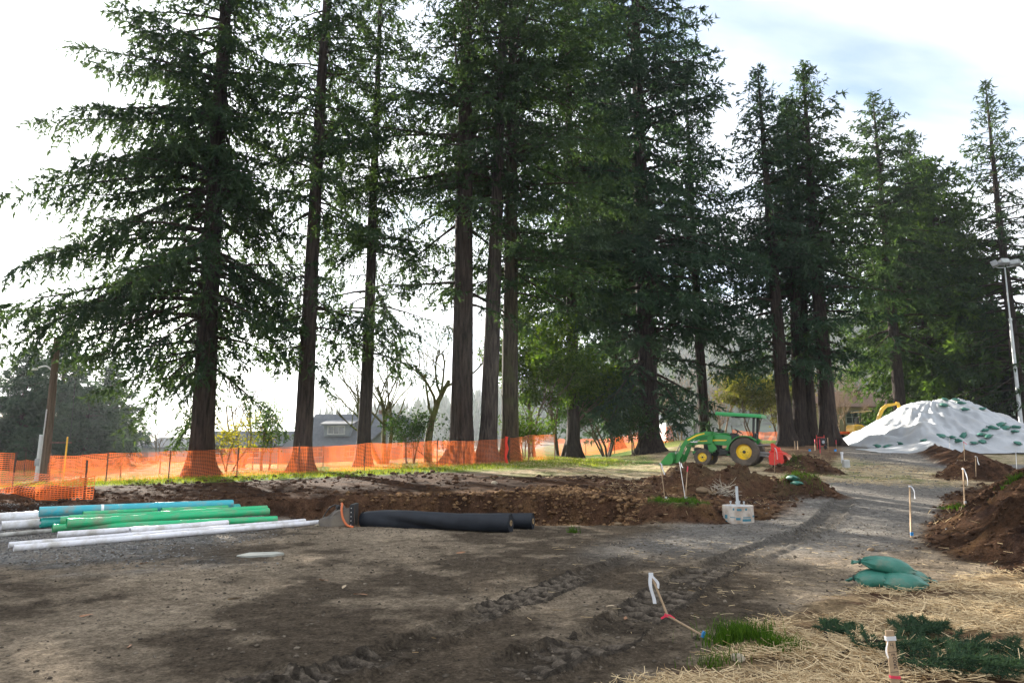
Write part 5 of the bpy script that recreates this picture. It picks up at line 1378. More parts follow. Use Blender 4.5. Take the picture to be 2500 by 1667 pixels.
m = MB(); m.tube([(a_.x, a_.y, 1.0), (c_.x, c_.y, c_.z)], 0.07, 10); m.lathe([(0.071, c_.z - 0.02), (0.05, c_.z + 0.05), (0.005, c_.z + 0.06)], origin=(c_.x, c_.y, 0), n=10)
o = m.build('metal_post', M_GALV, smooth=True); tag(o, 'lone thin metal post left of the black screened fence', 'post')

# ------------------------------------------------------------------ survey stakes
M_LATH = mat_plain('wood_lath', (0.36, 0.25, 0.15), rough=0.85, var=0.25, scale=14, bump=0.2)
M_LATH_W = mat_plain('white_lath', (0.72, 0.71, 0.69), rough=0.7, var=0.1)
M_TAPE_W = mat_plain('white_flag_tape', (0.82, 0.83, 0.86), rough=0.5, var=0.05, trans=0.35)
M_TAPE_P = mat_plain('pink_flag_tape', (0.85, 0.06, 0.12), rough=0.5, trans=0.3)
M_TAPE_B = mat_plain('blue_flag_tape', (0.05, 0.32, 0.68), rough=0.5, trans=0.3)
M_INK = mat_plain('marker_ink', (0.035, 0.028, 0.03), rough=0.8, var=0.3)
STK = 'survey stakes'
def ribbon(parent, p0, sway, length, mat, w=0.028, seed=0):
    rng = random.Random(seed); V = []; Fc = []; n = 9
    for i in range(n + 1):
        t = i / n
        c = Vector(p0) + Vector((sway[0] * t + 0.012 * math.sin(5 * t + seed), sway[1] * t - 0.01 * math.sin(4 * t), -length * t))
        d = Vector((math.cos(0.6 * math.sin(3 * t + seed)), math.sin(0.6 * math.sin(3 * t + seed)), 0)) * w / 2
        V += [c - d, c + d]
    for i in range(n): Fc.append((2 * i, 2 * i + 2, 2 * i + 3, 2 * i + 1))
    m = MB(); m.add(V, Fc); return m.build('flag_tape', mat, parent, smooth=True)
def stake(label, base, top, depth_hint=None, w=0.038, th=0.012, mat=None, tape=None, tape_len=0.2, pink_top=0.0, group=STK, z=None, extra=None):
    b = hit(*base) if depth_hint is None else gpt(*atd(base[0], base[1], depth_hint).xy)
    t = atd(top[0], top[1], b.y)
    e = empty('survey_stake', b); tag(e, label, 'stake', group)
    d = t - b; L = d.length
    q = d.to_track_quat('Z', 'Y').to_matrix()
    m = MB(); m.box(d * 0.5 - d.normalized() * 0.06, (w, th, L + 0.12), q, cham=0.002)
    m.build('lath', mat or M_LATH, e)
    if pink_top:
        m = MB(); m.box(d * (1 - pink_top / 2), (w * 1.06, th * 1.3, L * pink_top), q); m.build('painted_tip', M_TAPE_P, e)
    if tape:
        k = MB(); k.box(d * 0.965, (w * 1.25, th * 2.2, 0.03), q); k.build('tape_knot', tape, e)
        ribbon(e, d * 0.965 + Vector((0.02, -0.02, 0)), (0.05, -0.02), tape_len, tape, seed=int(base[0]))
    return e
def bottom_tape(e, mat, h=0.06, s=1.0):
    m = MB(); m.box((0.015, -0.012, h), (0.05 * s, 0.02, 0.06)); m.build('tape_band', mat, e); return e
s1 = stake('brown lath with white tape on the left of the grass island', (1624, 1222), (1612, 1128), tape=M_TAPE_W, tape_len=0.25, w=0.05)
bottom_tape(s1, M_TAPE_W)
stake('thin white lath between the two brown ones on the grass island', (1673, 1217), (1659, 1127), mat=M_LATH_W, w=0.03, tape=M_TAPE_W, tape_len=0.12)
s3 = stake('lath with pink painted tip on the right of the grass island', (1673, 1222), (1679, 1138), pink_top=0.16, w=0.05)
bottom_tape(s3, M_TAPE_W)
stake('stake with white ribbon on the grassy heap in front of the red tiller', (1891, 1152), (1892, 1092), tape=M_TAPE_W, tape_len=0.42, w=0.03)
s5 = stake('stake with white ribbon at the right road edge, nearest of the roadside stakes', (2224, 1311), (2221, 1182), tape=M_TAPE_W, tape_len=0.22, w=0.042)
bottom_tape(s5, M_TAPE_B)
s6 = stake('stake with long white ribbon on the right bank above the grass tuft', (2355, 1232), (2351, 1141), tape=M_TAPE_W, tape_len=0.42, w=0.05)
bottom_tape(s6, M_TAPE_W)
stake('slim stake on the dark heap right of the road, white ribbon flying', (2383, 1165), (2382, 1112), depth_hint=25.0, tape=M_TAPE_W, tape_len=0.3, w=0.035)
stake('slim pink marked stake in front of the white stockpile', (2354, 1128), (2353, 1077), depth_hint=27.0, w=0.03, pink_top=0.0, tape=M_TAPE_P, tape_len=0.08)
stake('thin stake at the far right by the grey stockpile strip', (2481, 1150), (2480, 1098), depth_hint=24.0, w=0.03, mat=M_LATH_W)
stake('thin pale stake on the sheet edge of the stockpile', (2319, 1098), (2318, 1068), depth_hint=39.0, w=0.04, mat=M_LATH_W)
stake('red and white stake on the brown heap left of the road', (2003, 1120), (2001, 1072), depth_hint=27.5, w=0.035, pink_top=0.7)
for k, (bx, by, tx, ty, dd, lab) in enumerate([(1941, 1092, 1940, 1076, 44, 'small stake at the foot of the flared twin firs, left of two'), (1948, 1095, 1947, 1076, 44, 'small stake at the foot of the flared twin firs, right of two'),
        (1990, 1096, 1989, 1072, 43, 'pink tipped stake left of the small black machine'), (2022, 1099, 2021, 1068, 41, 'brown stake right of the small black machine'), (2042, 1095, 2041, 1074, 43, 'red stake left of the orange trailer')]):
    stake(lab, (bx, by), (tx, ty), depth_hint=dd, w=0.06, pink_top=0.4 if k in (2, 4) else 0)
for px, py, lab in ((1974, 1092, 'small blue pin flag on the brown ground under the right firs, left one'), (2037, 1100, 'small blue pin flag beside the road end, right one')):
    p = gpt(*atd(px, py, 40).xy); e = empty('pin_flag', p); tag(e, lab, 'flag', 'blue pin flags')
    m = MB(); m.tube([(0, 0, -0.05), (0, 0, 0.24)], 0.006, 5); m.build('wire', M_DARKST, e)
    m = MB(); m.box((0.06, 0, 0.18), (0.14, 0.008, 0.12)); m.build('flag', M_TAPE_B, e)
# white L-shaped pipe stub and pail by the road
p = gpt(*atd(2056, 1118, 33).xy); e = empty('pipe_stub', p); tag(e, 'white upright pipe stub beside the brown heap at the left road edge', 'pipe')
m = MB(); m.tube([(0, 0, -0.1), (0, 0, 0.5)], 0.055, 12); m.build('riser', M_WHITE_P, e, smooth=True)
m = MB(); m.lathe([(0.056, 0.42), (0.07, 0.43), (0.07, 0.52), (0.05, 0.52)], n=12); m.build('collar', M_WHITE_P, e, smooth=True)
p = gpt(*atd(2065, 1124, 30.5).xy); e = empty('concrete_block', p); tag(e, 'small pale concrete block beside the white pipe stub', 'block')
m = MB(); m.box((0, 0, 0.16), (0.26, 0.24, 0.36), cham=0.02); m.build('block', mat_plain('pale_concrete', (0.45, 0.45, 0.43), rough=0.9, bump=0.3), e)
# broken stake in the foreground, held together by tape
kx = hit(1630, 1506)
B_ = hit(1752, 1566); K_ = atd(1630, 1502, B_.y + 0.10); T_ = atd(1588, 1398, B_.y + 0.18)
e = empty('broken_stake', B_); tag(e, 'broken wooden stake bent over the grass, white ribbon on top, red tape at the break', 'stake', STK)
def seg(a, b, w, th, name, mat):
    d = b - a; m = MB(); m.box((a + b) / 2 - B_, (w, th, d.length), d.to_track_quat('Z', 'Y').to_matrix(), cham=0.002); return m.build(name, mat, e)
seg(B_ + Vector((0.06, 0, -0.05)), K_, 0.032, 0.012, 'lower_lath', M_LATH); seg(K_, T_, 0.024, 0.012, 'upper_lath', M_LATH)
m = MB(); m.box(K_ - B_ + Vector((0, -0.005, 0.0)), (0.055, 0.022, 0.022), Matrix.Rotation(0.3, 4, 'Y')); m.box(K_ - B_ + Vector((-0.035, -0.006, -0.01)), (0.05, 0.006, 0.016), Matrix.Rotation(-0.5, 4, 'Y')); m.box(K_ - B_ + Vector((0.035, -0.006, -0.012)), (0.05, 0.006, 0.02), Matrix.Rotation(0.6, 4, 'Y')); m.build('red_tape', M_TAPE_P, e)
m = MB(); m.box((B_ + (K_ - B_) * 0.28) - B_, (0.026, 0.028, 0.05), Matrix.Rotation(0.5, 4, 'Y')); m.build('blue_tape', M_TAPE_B, e)
m = MB(); m.box(T_ - B_ + Vector((0.003, -0.003, -0.01)), (0.036, 0.024, 0.022)); m.build('tape_knot', M_TAPE_W, e)
ribbon(e, T_ - B_ + Vector((-0.004, -0.016, -0.012)), (0.016, -0.02), 0.235, M_TAPE_W, w=0.030, seed=3)
ribbon(e, T_ - B_ + Vector((0.012, -0.016, -0.01)), (0.052, -0.01), 0.115, M_TAPE_W, w=0.028, seed=5)
# lettered stake in the very foreground
wb = atd(2181, 1700, 4.35); wt = atd(2172, 1540, 4.35)
gz_ = float(grid_z(wb.x, wb.y)[0])
e = empty('survey_stake', (wt.x + 0.012, 4.35, gz_)); e.rotation_euler = (0, 0.035 * -1, 0); tag(e, 'wide wooden stake with hand lettering at the bottom right, nearest stake', 'stake', STK)
H_ = wt.z - gz_ + 0.005
m = MB(); m.box((0, 0, H_ / 2 - 0.05), (0.052, 0.016, H_ + 0.1), cham=0.002); m.build('lath', M_LATH, e)
m = MB(); m.box((0.0, 0, H_ - 0.045), (0.060, 0.024, 0.024)); m.build('white_tape', M_TAPE_W, e)
ribbon(e, (-0.028, -0.006, H_ - 0.045), (-0.002, -0.004), 0.12, M_TAPE_W, w=0.010, seed=2)
m = MB(); m.box((0.002, 0, H_ - 0.265), (0.060, 0.022, 0.016), Matrix.Rotation(0.12, 4, 'Y')); m.build('red_tape', M_TAPE_P, e)
def stroke(pts, w=0.0026):
    V = []
    mb = MB()
    for (a, b), (c, d) in zip(pts[:-1], pts[1:]):
        mb.box(((a + c) / 2, -0.0086, (b + d) / 2), (w, 0.0012, math.hypot(c - a, d - b) + w * 0.6), Matrix.Rotation(math.atan2(c - a, d - b), 4, 'Y'))
    return mb
inkm = MB()
def put(strokes, ox, oz, s=1.0, rot=0.0):
    for st in strokes:
        pts = []
        for a, b in st:
            a, b = a * s, b * s
            pts.append((ox + a * math.cos(rot) - b * math.sin(rot), oz + a * math.sin(rot) + b * math.cos(rot)))
        k = stroke(pts); inkm.add(k.v, k.f)
put([[(-0.008, 0.0135), (-0.008, 0.0), (0.008, 0.0)], [(0.008, 0.0135), (0.008, -0.015)]], 0.0, H_ - 0.085)          # 4
put([[(-0.024, 0), (0.024, 0.002)]], 0.0, H_ - 0.122)                                                             # rule
rt = -PI / 2
LET = {'E': [[(0.011, 0), (0, 0), (0, 0.018), (0.011, 0.018)], [(0, 0.009), (0.008, 0.009)]], 'O': [[(0.002, 0), (0.010, 0), (0.012, 0.009), (0.010, 0.018), (0.002, 0.018), (0, 0.009), (0.002, 0)]],
       'W': [[(0, 0.018), (0.003, 0), (0.006, 0.012), (0.009, 0), (0.012, 0.018)]]}
for i, ch in enumerate('EOOWE'): put(LET[ch], 0.000 if i else -0.006, H_ - 0.132 - i * 0.0185, 1.0, rt)
put([[(-0.024, 0), (0.024, 0.002)]], 0.0, H_ - 0.235)
inkm.build('lettering', M_INK, e)

# ------------------------------------------------------------------ concrete pier in its cardboard form
pc = at(1812, 1276); pr_ = 0.325
pier = empty('pier_form', (pc.x, pc.y + pr_ * 0.75, float(grid_z(pc.x, pc.y)[0]) - 0.03)); tag(pier, 'round cardboard pier form filled with concrete, steel conduit standing in it', 'concrete pier')
def mat_sono():
    m, n, l, b = new_mat('printed_cardboard'); b.inputs['Roughness'].default_value = 0.75
    t = n.new('ShaderNodeTexCoord'); ns = n.new('ShaderNodeTexNoise'); ns.inputs['Scale'].default_value = 7; ns.inputs['Detail'].default_value = 5
    l.new(t.outputs['Object'], ns.inputs['Vector'])
    r = n.new('ShaderNodeValToRGB'); r.color_ramp.elements[0].color = (0.36, 0.27, 0.20, 1); r.color_ramp.elements[1].color = (0.58, 0.52, 0.45, 1); r.color_ramp.elements[0].position = 0.35; r.color_ramp.elements[1].position = 0.65
    l.new(ns.outputs['Fac'], r.inputs[0]); l.new(r.outputs[0], b.inputs['Base Color']); return m
PH = 0.385
m = MB(); m.lathe([(pr_ - 0.012, PH - 0.06), (pr_ - 0.012, PH), (pr_, PH), (pr_ + 0.003, PH * 0.6), (pr_ + 0.004, PH * 0.1), (pr_ + 0.002, -0.25)], n=48); m.build('cardboard_tube', mat_sono(), pier, smooth=True)
m = MB(); m.lathe([(0.001, PH - 0.004), (pr_ * 0.6, PH - 0.006), (pr_ - 0.011, PH - 0.016)], n=40); m.build('concrete_top', mat_plain('wet_concrete', (0.52, 0.53, 0.54), rough=0.8, bump=0.2), pier, smooth=True)
m = MB(); m.tube([(0.0, 0, PH - 0.05), (-0.004, 0, PH + 0.40)], 0.030, 14); m.tube([(0.025, 0.03, PH - 0.05), (0.022, 0.03, PH + 0.12)], 0.022, 12); m.build('conduit', M_GALV, pier, smooth=True)
for bx_, by_ in ((-0.13, 0.06), (-0.06, -0.10), (0.075, 0.10), (0.12, -0.06)):
    m = MB(); m.tube([(bx_, by_, PH - 0.03), (bx_, by_, PH + 0.075)], 0.012, 8); m.tube([(bx_, by_, PH + 0.055), (bx_, by_, PH + 0.085)], 0.021, 6); m.tube([(bx_, by_, PH), (bx_, by_, PH + 0.014)], 0.024, 6)
    m.build('anchor_bolt', M_GALV, pier)
M_PRINT = mat_plain('blue_green_print', (0.05, 0.20, 0.26), rough=0.75, var=0.3, scale=40)
def patch(a0, a1, z0, z1):
    m = MB(); V = []; Fc = []; n = 8
    for i in range(n + 1):
        a = a0 + (a1 - a0) * i / n
        for z in (z0, z1): V.append(((pr_ + 0.0055) * math.cos(a), (pr_ + 0.0055) * math.sin(a), z))
    for i in range(n): Fc.append((2 * i, 2 * i + 2, 2 * i + 3, 2 * i + 1))
    m.add(V, Fc); return m
for a0, a1, z0, z1 in ((-2.20, -2.10, 0.30, 0.345), (-1.95, -1.65, 0.29, 0.335), (-1.42, -1.28, 0.30, 0.345), (-2.40, -2.05, 0.145, 0.16), (-2.02, -1.74, 0.10, 0.15), (-1.58, -1.02, 0.145, 0.165), (-1.62, -0.98, 0.075, 0.125), (-0.8, -0.5, 0.15, 0.19), (-0.42, -0.32, 0.14, 0.2), (-2.85, -2.6, 0.12, 0.2), (-2.85, -2.62, 0.04, 0.08)):
    patch(a0, a1, z0, z1).build('print_mark', M_PRINT, pier)

# ------------------------------------------------------------------ utility pole at the left
up = atd(113, 1120, 33.0); ut = atd(142, 800, 33.0)
pole = empty('utility_pole', gpt(up.x, up.y)); tag(pole, 'weathered wooden utility pole with street lamp and white conduit at the left', 'utility pole')
ug = pole.location.z; uh = ut.z - ug; ul = ut.x - up.x
M_POLE = mat_bark('weathered_pole', (0.07, 0.05, 0.035), (0.17, 0.12, 0.085), sx=20, sz=0.8)
hp_ = 6.9
m = MB(); m.tube([(-0.03, 0, -0.4), (ul * 0.5, 0, uh * 0.5), (ul * hp_ / uh, 0, hp_)], [0.20, 0.17, 0.14], 14); m.build('pole', M_POLE, pole, smooth=True)
m = MB(); m.tube([(-0.30, -0.12, -0.2), (-0.27, -0.12, 2.2)], 0.085, 12); m.tube([(-0.17, -0.2, 0), (-0.09, -0.2, 3.4)], 0.03, 8); m.build('conduit', M_GALV, pole, smooth=True)
m = MB(); m.box((-0.30, -0.14, 0.9), (0.22, 0.16, 0.34), cham=0.02); m.build('meter_box', M_LAMPBX, pole)
zl = atd(130, 905, 33).z - ug
m = MB(); m.tube(smooth_line([(ul * zl / uh - 0.1, 0, zl), (ul * zl / uh - 0.35, -0.1, zl + 0.22), (ul * zl / uh - 0.75, -0.15, zl + 0.12)], 5), 0.035, 8); m.box((ul * zl / uh - 0.92, -0.16, zl + 0.06), (0.42, 0.16, 0.09), cham=0.03); m.build('street_lamp', mat_plain('lamp_white', (0.70, 0.72, 0.74), rough=0.4), pole, smooth=True)
zc = atd(150, 1080, 33).z - ug
m = MB(); m.box((0.62, 0, zc), (1.0, 0.09, 0.09)); m.build('cross_arm', M_POLE, pole)
m = MB(); m.tube([(1.05, 0, zc), (1.0, 0, zc + 4.5)], 0.012, 5); m.build('guy_wire', M_DARKST, pole)
yp = gpt(*atd(158, 1130, 31.0).xy)
m = MB(); m.tube([(0, 0, -0.2), (0.01, 0, 2.0)], 0.035, 10); m.lathe([(0.035, 2.0), (0.02, 2.03), (0.002, 2.035)], origin=(0.01, 0, 0), n=10); o = m.build('marker_post', mat_plain('yellow_marker', (0.72, 0.46, 0.03), rough=0.5), smooth=True); o.location = yp; tag(o, 'thin yellow marker post right of the utility pole', 'post')
wa = atd(-40, 912, 33.0); wz = Vector((pole.location.x + ul * 0.85, 33.0, ug + 6.3))
m = MB(); m.tube(smooth_line([tuple(wa + (wz - wa) * t - Vector((0, 0, 0.25 * 4 * t * (1 - t)))) for t in (0, .25, .5, .75, 1)], 4), 0.016, 5); o = m.build('overhead_wire', M_DARKST); tag(o, 'dark overhead wire running left from the utility pole', 'wire')
# ------------------------------------------------------------------ bare and leafy broadleaf trees
M_TWIG = mat_bark('bare_twigs', (0.05, 0.038, 0.028), (0.17, 0.13, 0.09), sx=10, sz=4)
M_TWIG_T = mat_bark('tan_twigs', (0.16, 0.105, 0.065), (0.34, 0.24, 0.16), sx=10, sz=4)
M_TWIG_M = mat_bark('mossy_twigs', (0.06, 0.05, 0.025), (0.17, 0.15, 0.07), moss=(0.12, 0.14, 0.03), moss_amt=0.7, sx=10, sz=4)
M_LEAF_G = mat_leaf('broad_leaves', (0.025, 0.060, 0.014), (0.085, 0.135, 0.030), trans=0.45, tcol=(1.4, 1.35, 0.35))
M_LEAF_Y = mat_leaf('yellow_leaves', (0.10, 0.12, 0.02), (0.30, 0.27, 0.035), trans=0.5, tcol=(1.3, 1.2, 0.4))
M_LEAF_D = mat_leaf('dark_leaves', (0.020, 0.048, 0.022), (0.060, 0.100, 0.040), trans=0.35)
def deciduous_arrays(seed, H, spread, stems=1, levels=4, kids=3, r0=0.09, leaves=0, leaf=0.10, lean=0.15, split=0.4, up=0.35):
    rng = random.Random(seed); V = []; Fc = []; tips = []
    def add_tube(pts, rads, n):
        o = len(V)
        for i, p in enumerate(pts):
            t = (pts[min(i + 1, len(pts) - 1)] - pts[max(i - 1, 0)]).normalized()
            a = t.orthogonal().normalized(); b = t.cross(a)
            for k in range(n):
                th = 2 * PI * k / n; V.append(p + (a * math.cos(th) + b * math.sin(th)) * rads[i])
        for i in range(len(pts) - 1):
            for k in range(n): Fc.append((o + i * n + k, o + i * n + (k + 1) % n, o + (i + 1) * n + (k + 1) % n, o + (i + 1) * n + k))
    def grow(p, d, L, r, lev):
        pts = [p]; n = 4 if lev < 2 else 3
        for i in range(n):
            d = (d + Vector((rng.gauss(0, .16), rng.gauss(0, .16), rng.gauss(up * 0.12, .10)))).normalized()
            pts.append(pts[-1] + d * L / n)
        rads = [r * (1 - 0.55 * i / n) for i in range(n + 1)]
        add_tube(pts, rads, 6 if lev == 0 else (4 if lev < 3 else 3))
        if lev >= levels - 1:
            for q in pts[1:]: tips.append((q, d))
            return
        if lev >= levels - 2:
            for q in pts[2:]: tips.append((q, d))
        for c in range(kids + (1 if lev == 0 else 0)):
            t = split + (1 - split) * (c + rng.random()) / (kids + 1)
            k = min(int(t * n), n - 1); f = t * n - k
            q = pts[k] + (pts[k + 1] - pts[k]) * f
            az = rng.uniform(0, 2 * PI); s = rng.uniform(0.5, 1.0)
            nd = (d * 0.9 + Vector((math.cos(az), math.sin(az), rng.uniform(-0.15, up))) * s * spread).normalized()
            grow(q, nd, L * rng.uniform(0.52, 0.75), r * (1 - 0.55 * t) * 0.66, lev + 1)
    for s in range(stems):
        az = 2 * PI * s / stems + rng.uniform(-.5, .5)
        d = Vector((math.cos(az) * lean * (stems > 1), math.sin(az) * lean * (stems > 1), 1)) + Vector((rng.gauss(0, .05), rng.gauss(0, .05), 0))
        grow(Vector((math.cos(az) * 0.18, math.sin(az) * 0.18, -0.15)) if stems > 1 else Vector((0, 0, -0.15)), d.normalized(), H * 0.48 * rng.uniform(0.85, 1.15), r0 * rng.uniform(0.8, 1.15), 0)
    TV = TF = tint = None
    if leaves:
        r2 = np.random.default_rng(seed)
        P = np.array([tuple(t[0]) for t in tips]); idx = r2.integers(0, len(P), leaves)
        q = P[idx] + r2.normal(0, 0.22, (leaves, 3))
        a = r2.normal(0, 1, (leaves, 3)); a[:, 2] -= 0.3; a /= np.linalg.norm(a, axis=1, keepdims=True)
        b = np.cross(a, r2.normal(0, 1, (leaves, 3))); b /= np.linalg.norm(b, axis=1, keepdims=True)
        ln = leaf * r2.uniform(0.6, 1.3, leaves)[:, None]
        TV = np.stack([q, q + a * ln * 0.5 + b * ln * 0.26, q + a * ln, q + a * ln * 0.5 - b * ln * 0.26], 1).reshape(-1, 3)
        TF = np.arange(len(TV)).reshape(-1, 4); tint = np.repeat(r2.uniform(0, 1, leaves), 4)
    return np.array([tuple(v) for v in V]), np.array([f for f in Fc]), TV, TF, tint
def broadleaf(name, label, px, depth, seed, bark=None, leafm=None, cat='tree', group=None, **kw):
    p = atd(px, 1090, depth); e = empty(name, gpt(p.x, p.y)); tag(e, label, cat, group)
    V, Fc, TV, TF, ti = deciduous_arrays(seed, **kw)
    raw_mesh('trunk', V, Fc, bark or M_TWIG, smooth=True, parent=e)
    if TV is not None: raw_mesh('crown', TV, TF, leafm or M_LEAF_G, attrs={'tint': ti}, parent=e)
    return e
GB = 'bare trees in the background'; GL = 'leafy saplings and shrubs behind the fence'
broadleaf('bare_tree', 'bare multi stemmed tree with pale mossy stems left of the thick fir', 938, 44, 1, bark=M_TWIG_M, group=GB, H=9.5, spread=0.75, stems=5, levels=5, kids=3, r0=0.16, lean=0.42)
broadleaf('bare_tree', 'broken mossy trunk with curling bare branches beside the thick fir', 1046, 42, 2, bark=M_TWIG_M, group=GB, H=13, spread=1.0, stems=1, levels=5, kids=4, r0=0.26, split=0.5)
broadleaf('bare_tree', 'spreading bare tree between the first two big firs', 590, 56, 3, group=GB, H=11, spread=0.8, stems=3, levels=5, kids=3, r0=0.13, lean=0.4)
bt = broadleaf('bare_tree', 'pale hazy bare tree left of the leftmost big fir', 385, 78, 4, bark=M_TWIG, group=GB, H=6.5, spread=0.9, stems=3, levels=5, kids=4, r0=0.10, lean=0.4)
broadleaf('leafy_sapling', 'yellow green sapling just right of the leftmost big fir', 560, 41, 5, leafm=M_LEAF_Y, group=GL, H=4.0, spread=0.8, stems=3, levels=4, kids=3, r0=0.05, leaves=1500, leaf=0.16, lean=0.35)
broadleaf('leafy_sapling', 'small forked tree with sparse leaves left of the second big fir', 650, 40, 6, leafm=M_LEAF_G, group=GL, H=4.4, spread=0.9, stems=2, levels=4, kids=4, r0=0.08, leaves=1500, leaf=0.15, lean=0.3)
broadleaf('leafy_sapling', 'dark leafy small tree in front of the grey house gable', 1003, 41, 7, leafm=M_LEAF_D, group=GL, H=4.2, spread=0.7, stems=2, levels=4, kids=3, r0=0.07, leaves=1700, leaf=0.18)
broadleaf('leafy_sapling', 'thin leafy shrub at the left foot of the thick fir', 1062, 39, 8, leafm=M_LEAF_D, group=GL, H=3.4, spread=0.9, stems=2, levels=4, kids=3, r0=0.04, leaves=700, leaf=0.16, lean=0.4)
broadleaf('leafy_sapling', 'tall bright green leafy sapling right of the mossy trunk', 1300, 44, 9, leafm=M_LEAF_G, group=GL, H=9.5, spread=0.75, stems=4, levels=5, kids=3, r0=0.10, leaves=15000, leaf=0.22, lean=0.22)
broadleaf('leafy_sapling', 'tall leafy sapling behind the raised fence corner', 1365, 46, 10, leafm=M_LEAF_G, group=GL, H=9.0, spread=0.8, stems=3, levels=5, kids=3, r0=0.13, leaves=13000, leaf=0.22, lean=0.25)
broadleaf('leafy_shrub', 'blue green rounded shrub left of the very thick fir', 1480, 48, 11, leafm=M_LEAF_D, group=GL, H=6.5, spread=0.95, stems=5, levels=5, kids=3, r0=0.09, leaves=15000, leaf=0.22, lean=0.45)
broadleaf('leafy_shrub', 'thin twiggy shrub at the foot of the very thick fir', 1550, 45.5, 12, leafm=M_LEAF_D, group=GL, H=4.4, spread=0.8, stems=3, levels=4, kids=4, r0=0.05, leaves=2600, leaf=0.18, lean=0.35)
broadleaf('leafy_shrub', 'low pale green shrub between the mossy trunk and the saplings', 1280, 40, 13, leafm=M_LEAF_G, group=GL, H=3.0, spread=0.9, stems=4, levels=4, kids=3, r0=0.04, leaves=2600, leaf=0.15, lean=0.4)
M_LEAF_O = mat_leaf('olive_needles', (0.07, 0.085, 0.025), (0.20, 0.18, 0.06), trans=0.4)
broadleaf('bare_tree', 'tan bare tree right behind the slim fir', 1760, 66, 14, bark=M_TWIG_T, group=GB, H=8, spread=0.9, stems=4, levels=5, kids=4, r0=0.11, lean=0.4)
broadleaf('leafy_shrub', 'sunlit olive green tree behind the tractor canopy', 1835, 63, 15, leafm=M_LEAF_O, group=GL, H=8.5, spread=0.8, stems=3, levels=5, kids=4, r0=0.1, leaves=9000, leaf=0.26, lean=0.3)
broadleaf('leafy_shrub', 'olive undergrowth between the right hand fir trunks', 1905, 66, 16, leafm=M_LEAF_O, group=GL, H=7.5, spread=0.9, stems=4, levels=5, kids=3, r0=0.09, leaves=7500, leaf=0.26, lean=0.35)
broadleaf('bare_tree', 'orange brown bare bush in front of the beige building', 2060, 68, 17, bark=M_TWIG_T, group=GB, H=7, spread=0.9, stems=5, levels=5, kids=4, r0=0.08, lean=0.5)
broadleaf('bare_tree', 'pale bare tree rising over the beige building', 2105, 80, 18, bark=M_TWIG_T, group=GB, H=12, spread=0.7, stems=3, levels=5, kids=4, r0=0.12, lean=0.25)
broadleaf('leafy_shrub', 'olive bush left of the black screened fence', 2400, 72, 19, leafm=M_LEAF_O, group=GL, H=6, spread=0.95, stems=4, levels=5, kids=3, r0=0.08, leaves=6500, leaf=0.28, lean=0.4)
broadleaf('bare_tree', 'grey bare tree between the broad fir and the slim fir', 1660, 72, 20, bark=M_TWIG_T, group=GB, H=9, spread=0.85, stems=3, levels=5, kids=4, r0=0.11, lean=0.35)

# ------------------------------------------------------------------ houses
M_ROOF = mat_plain('grey_shingles', (0.105, 0.115, 0.13), spec=0.05, rough=0.95, var=0.2, scale=3, bump=0.3)
M_WALLG = mat_plain('grey_siding', (0.20, 0.22, 0.25), spec=0.1, rough=0.9, var=0.1)
M_WALLB = mat_plain('beige_siding', (0.46, 0.38, 0.26), rough=0.8, var=0.1)
M_WALLW = mat_plain('white_siding', (0.42, 0.43, 0.45), rough=0.7, var=0.08)
M_TRIM = mat_plain('white_trim', (0.50, 0.50, 0.50), spec=0.1, rough=0.8, var=0.05)
M_GLASS = mat_plain('window_glass', (0.05, 0.06, 0.07), rough=0.08, var=0.1, spec=0.8)
M_GLASS_L = mat_plain('window_pane_pale', (0.40, 0.40, 0.36), rough=0.15, var=0.2)
def win(parent, x, z, w, h, y, glass=None, bars=(1, 1)):
    m = MB()
    t = 0.09
    m.box((x, y - 0.03, z + h / 2 + t / 2), (w + 2 * t, 0.08, t)); m.box((x, y - 0.05, z - h / 2 - t / 2), (w + 2.6 * t, 0.12, t))
    m.box((x - w / 2 - t / 2, y - 0.03, z), (t, 0.08, h)); m.box((x + w / 2 + t / 2, y - 0.03, z), (t, 0.08, h))
    for i in range(1, bars[0] + 1): m.box((x - w / 2 + w * i / (bars[0] + 1), y - 0.02, z), (0.045, 0.05, h))
    for i in range(1, bars[1] + 1): m.box((x, y - 0.018, z - h / 2 + h * i / (bars[1] + 1)), (w, 0.045, 0.045))
    f = m.build('window', M_TRIM, parent)
    g = MB(); g.box((x, y + 0.0, z), (w, 0.02, h)); g.build('pane', glass or M_GLASS, f)
    return f
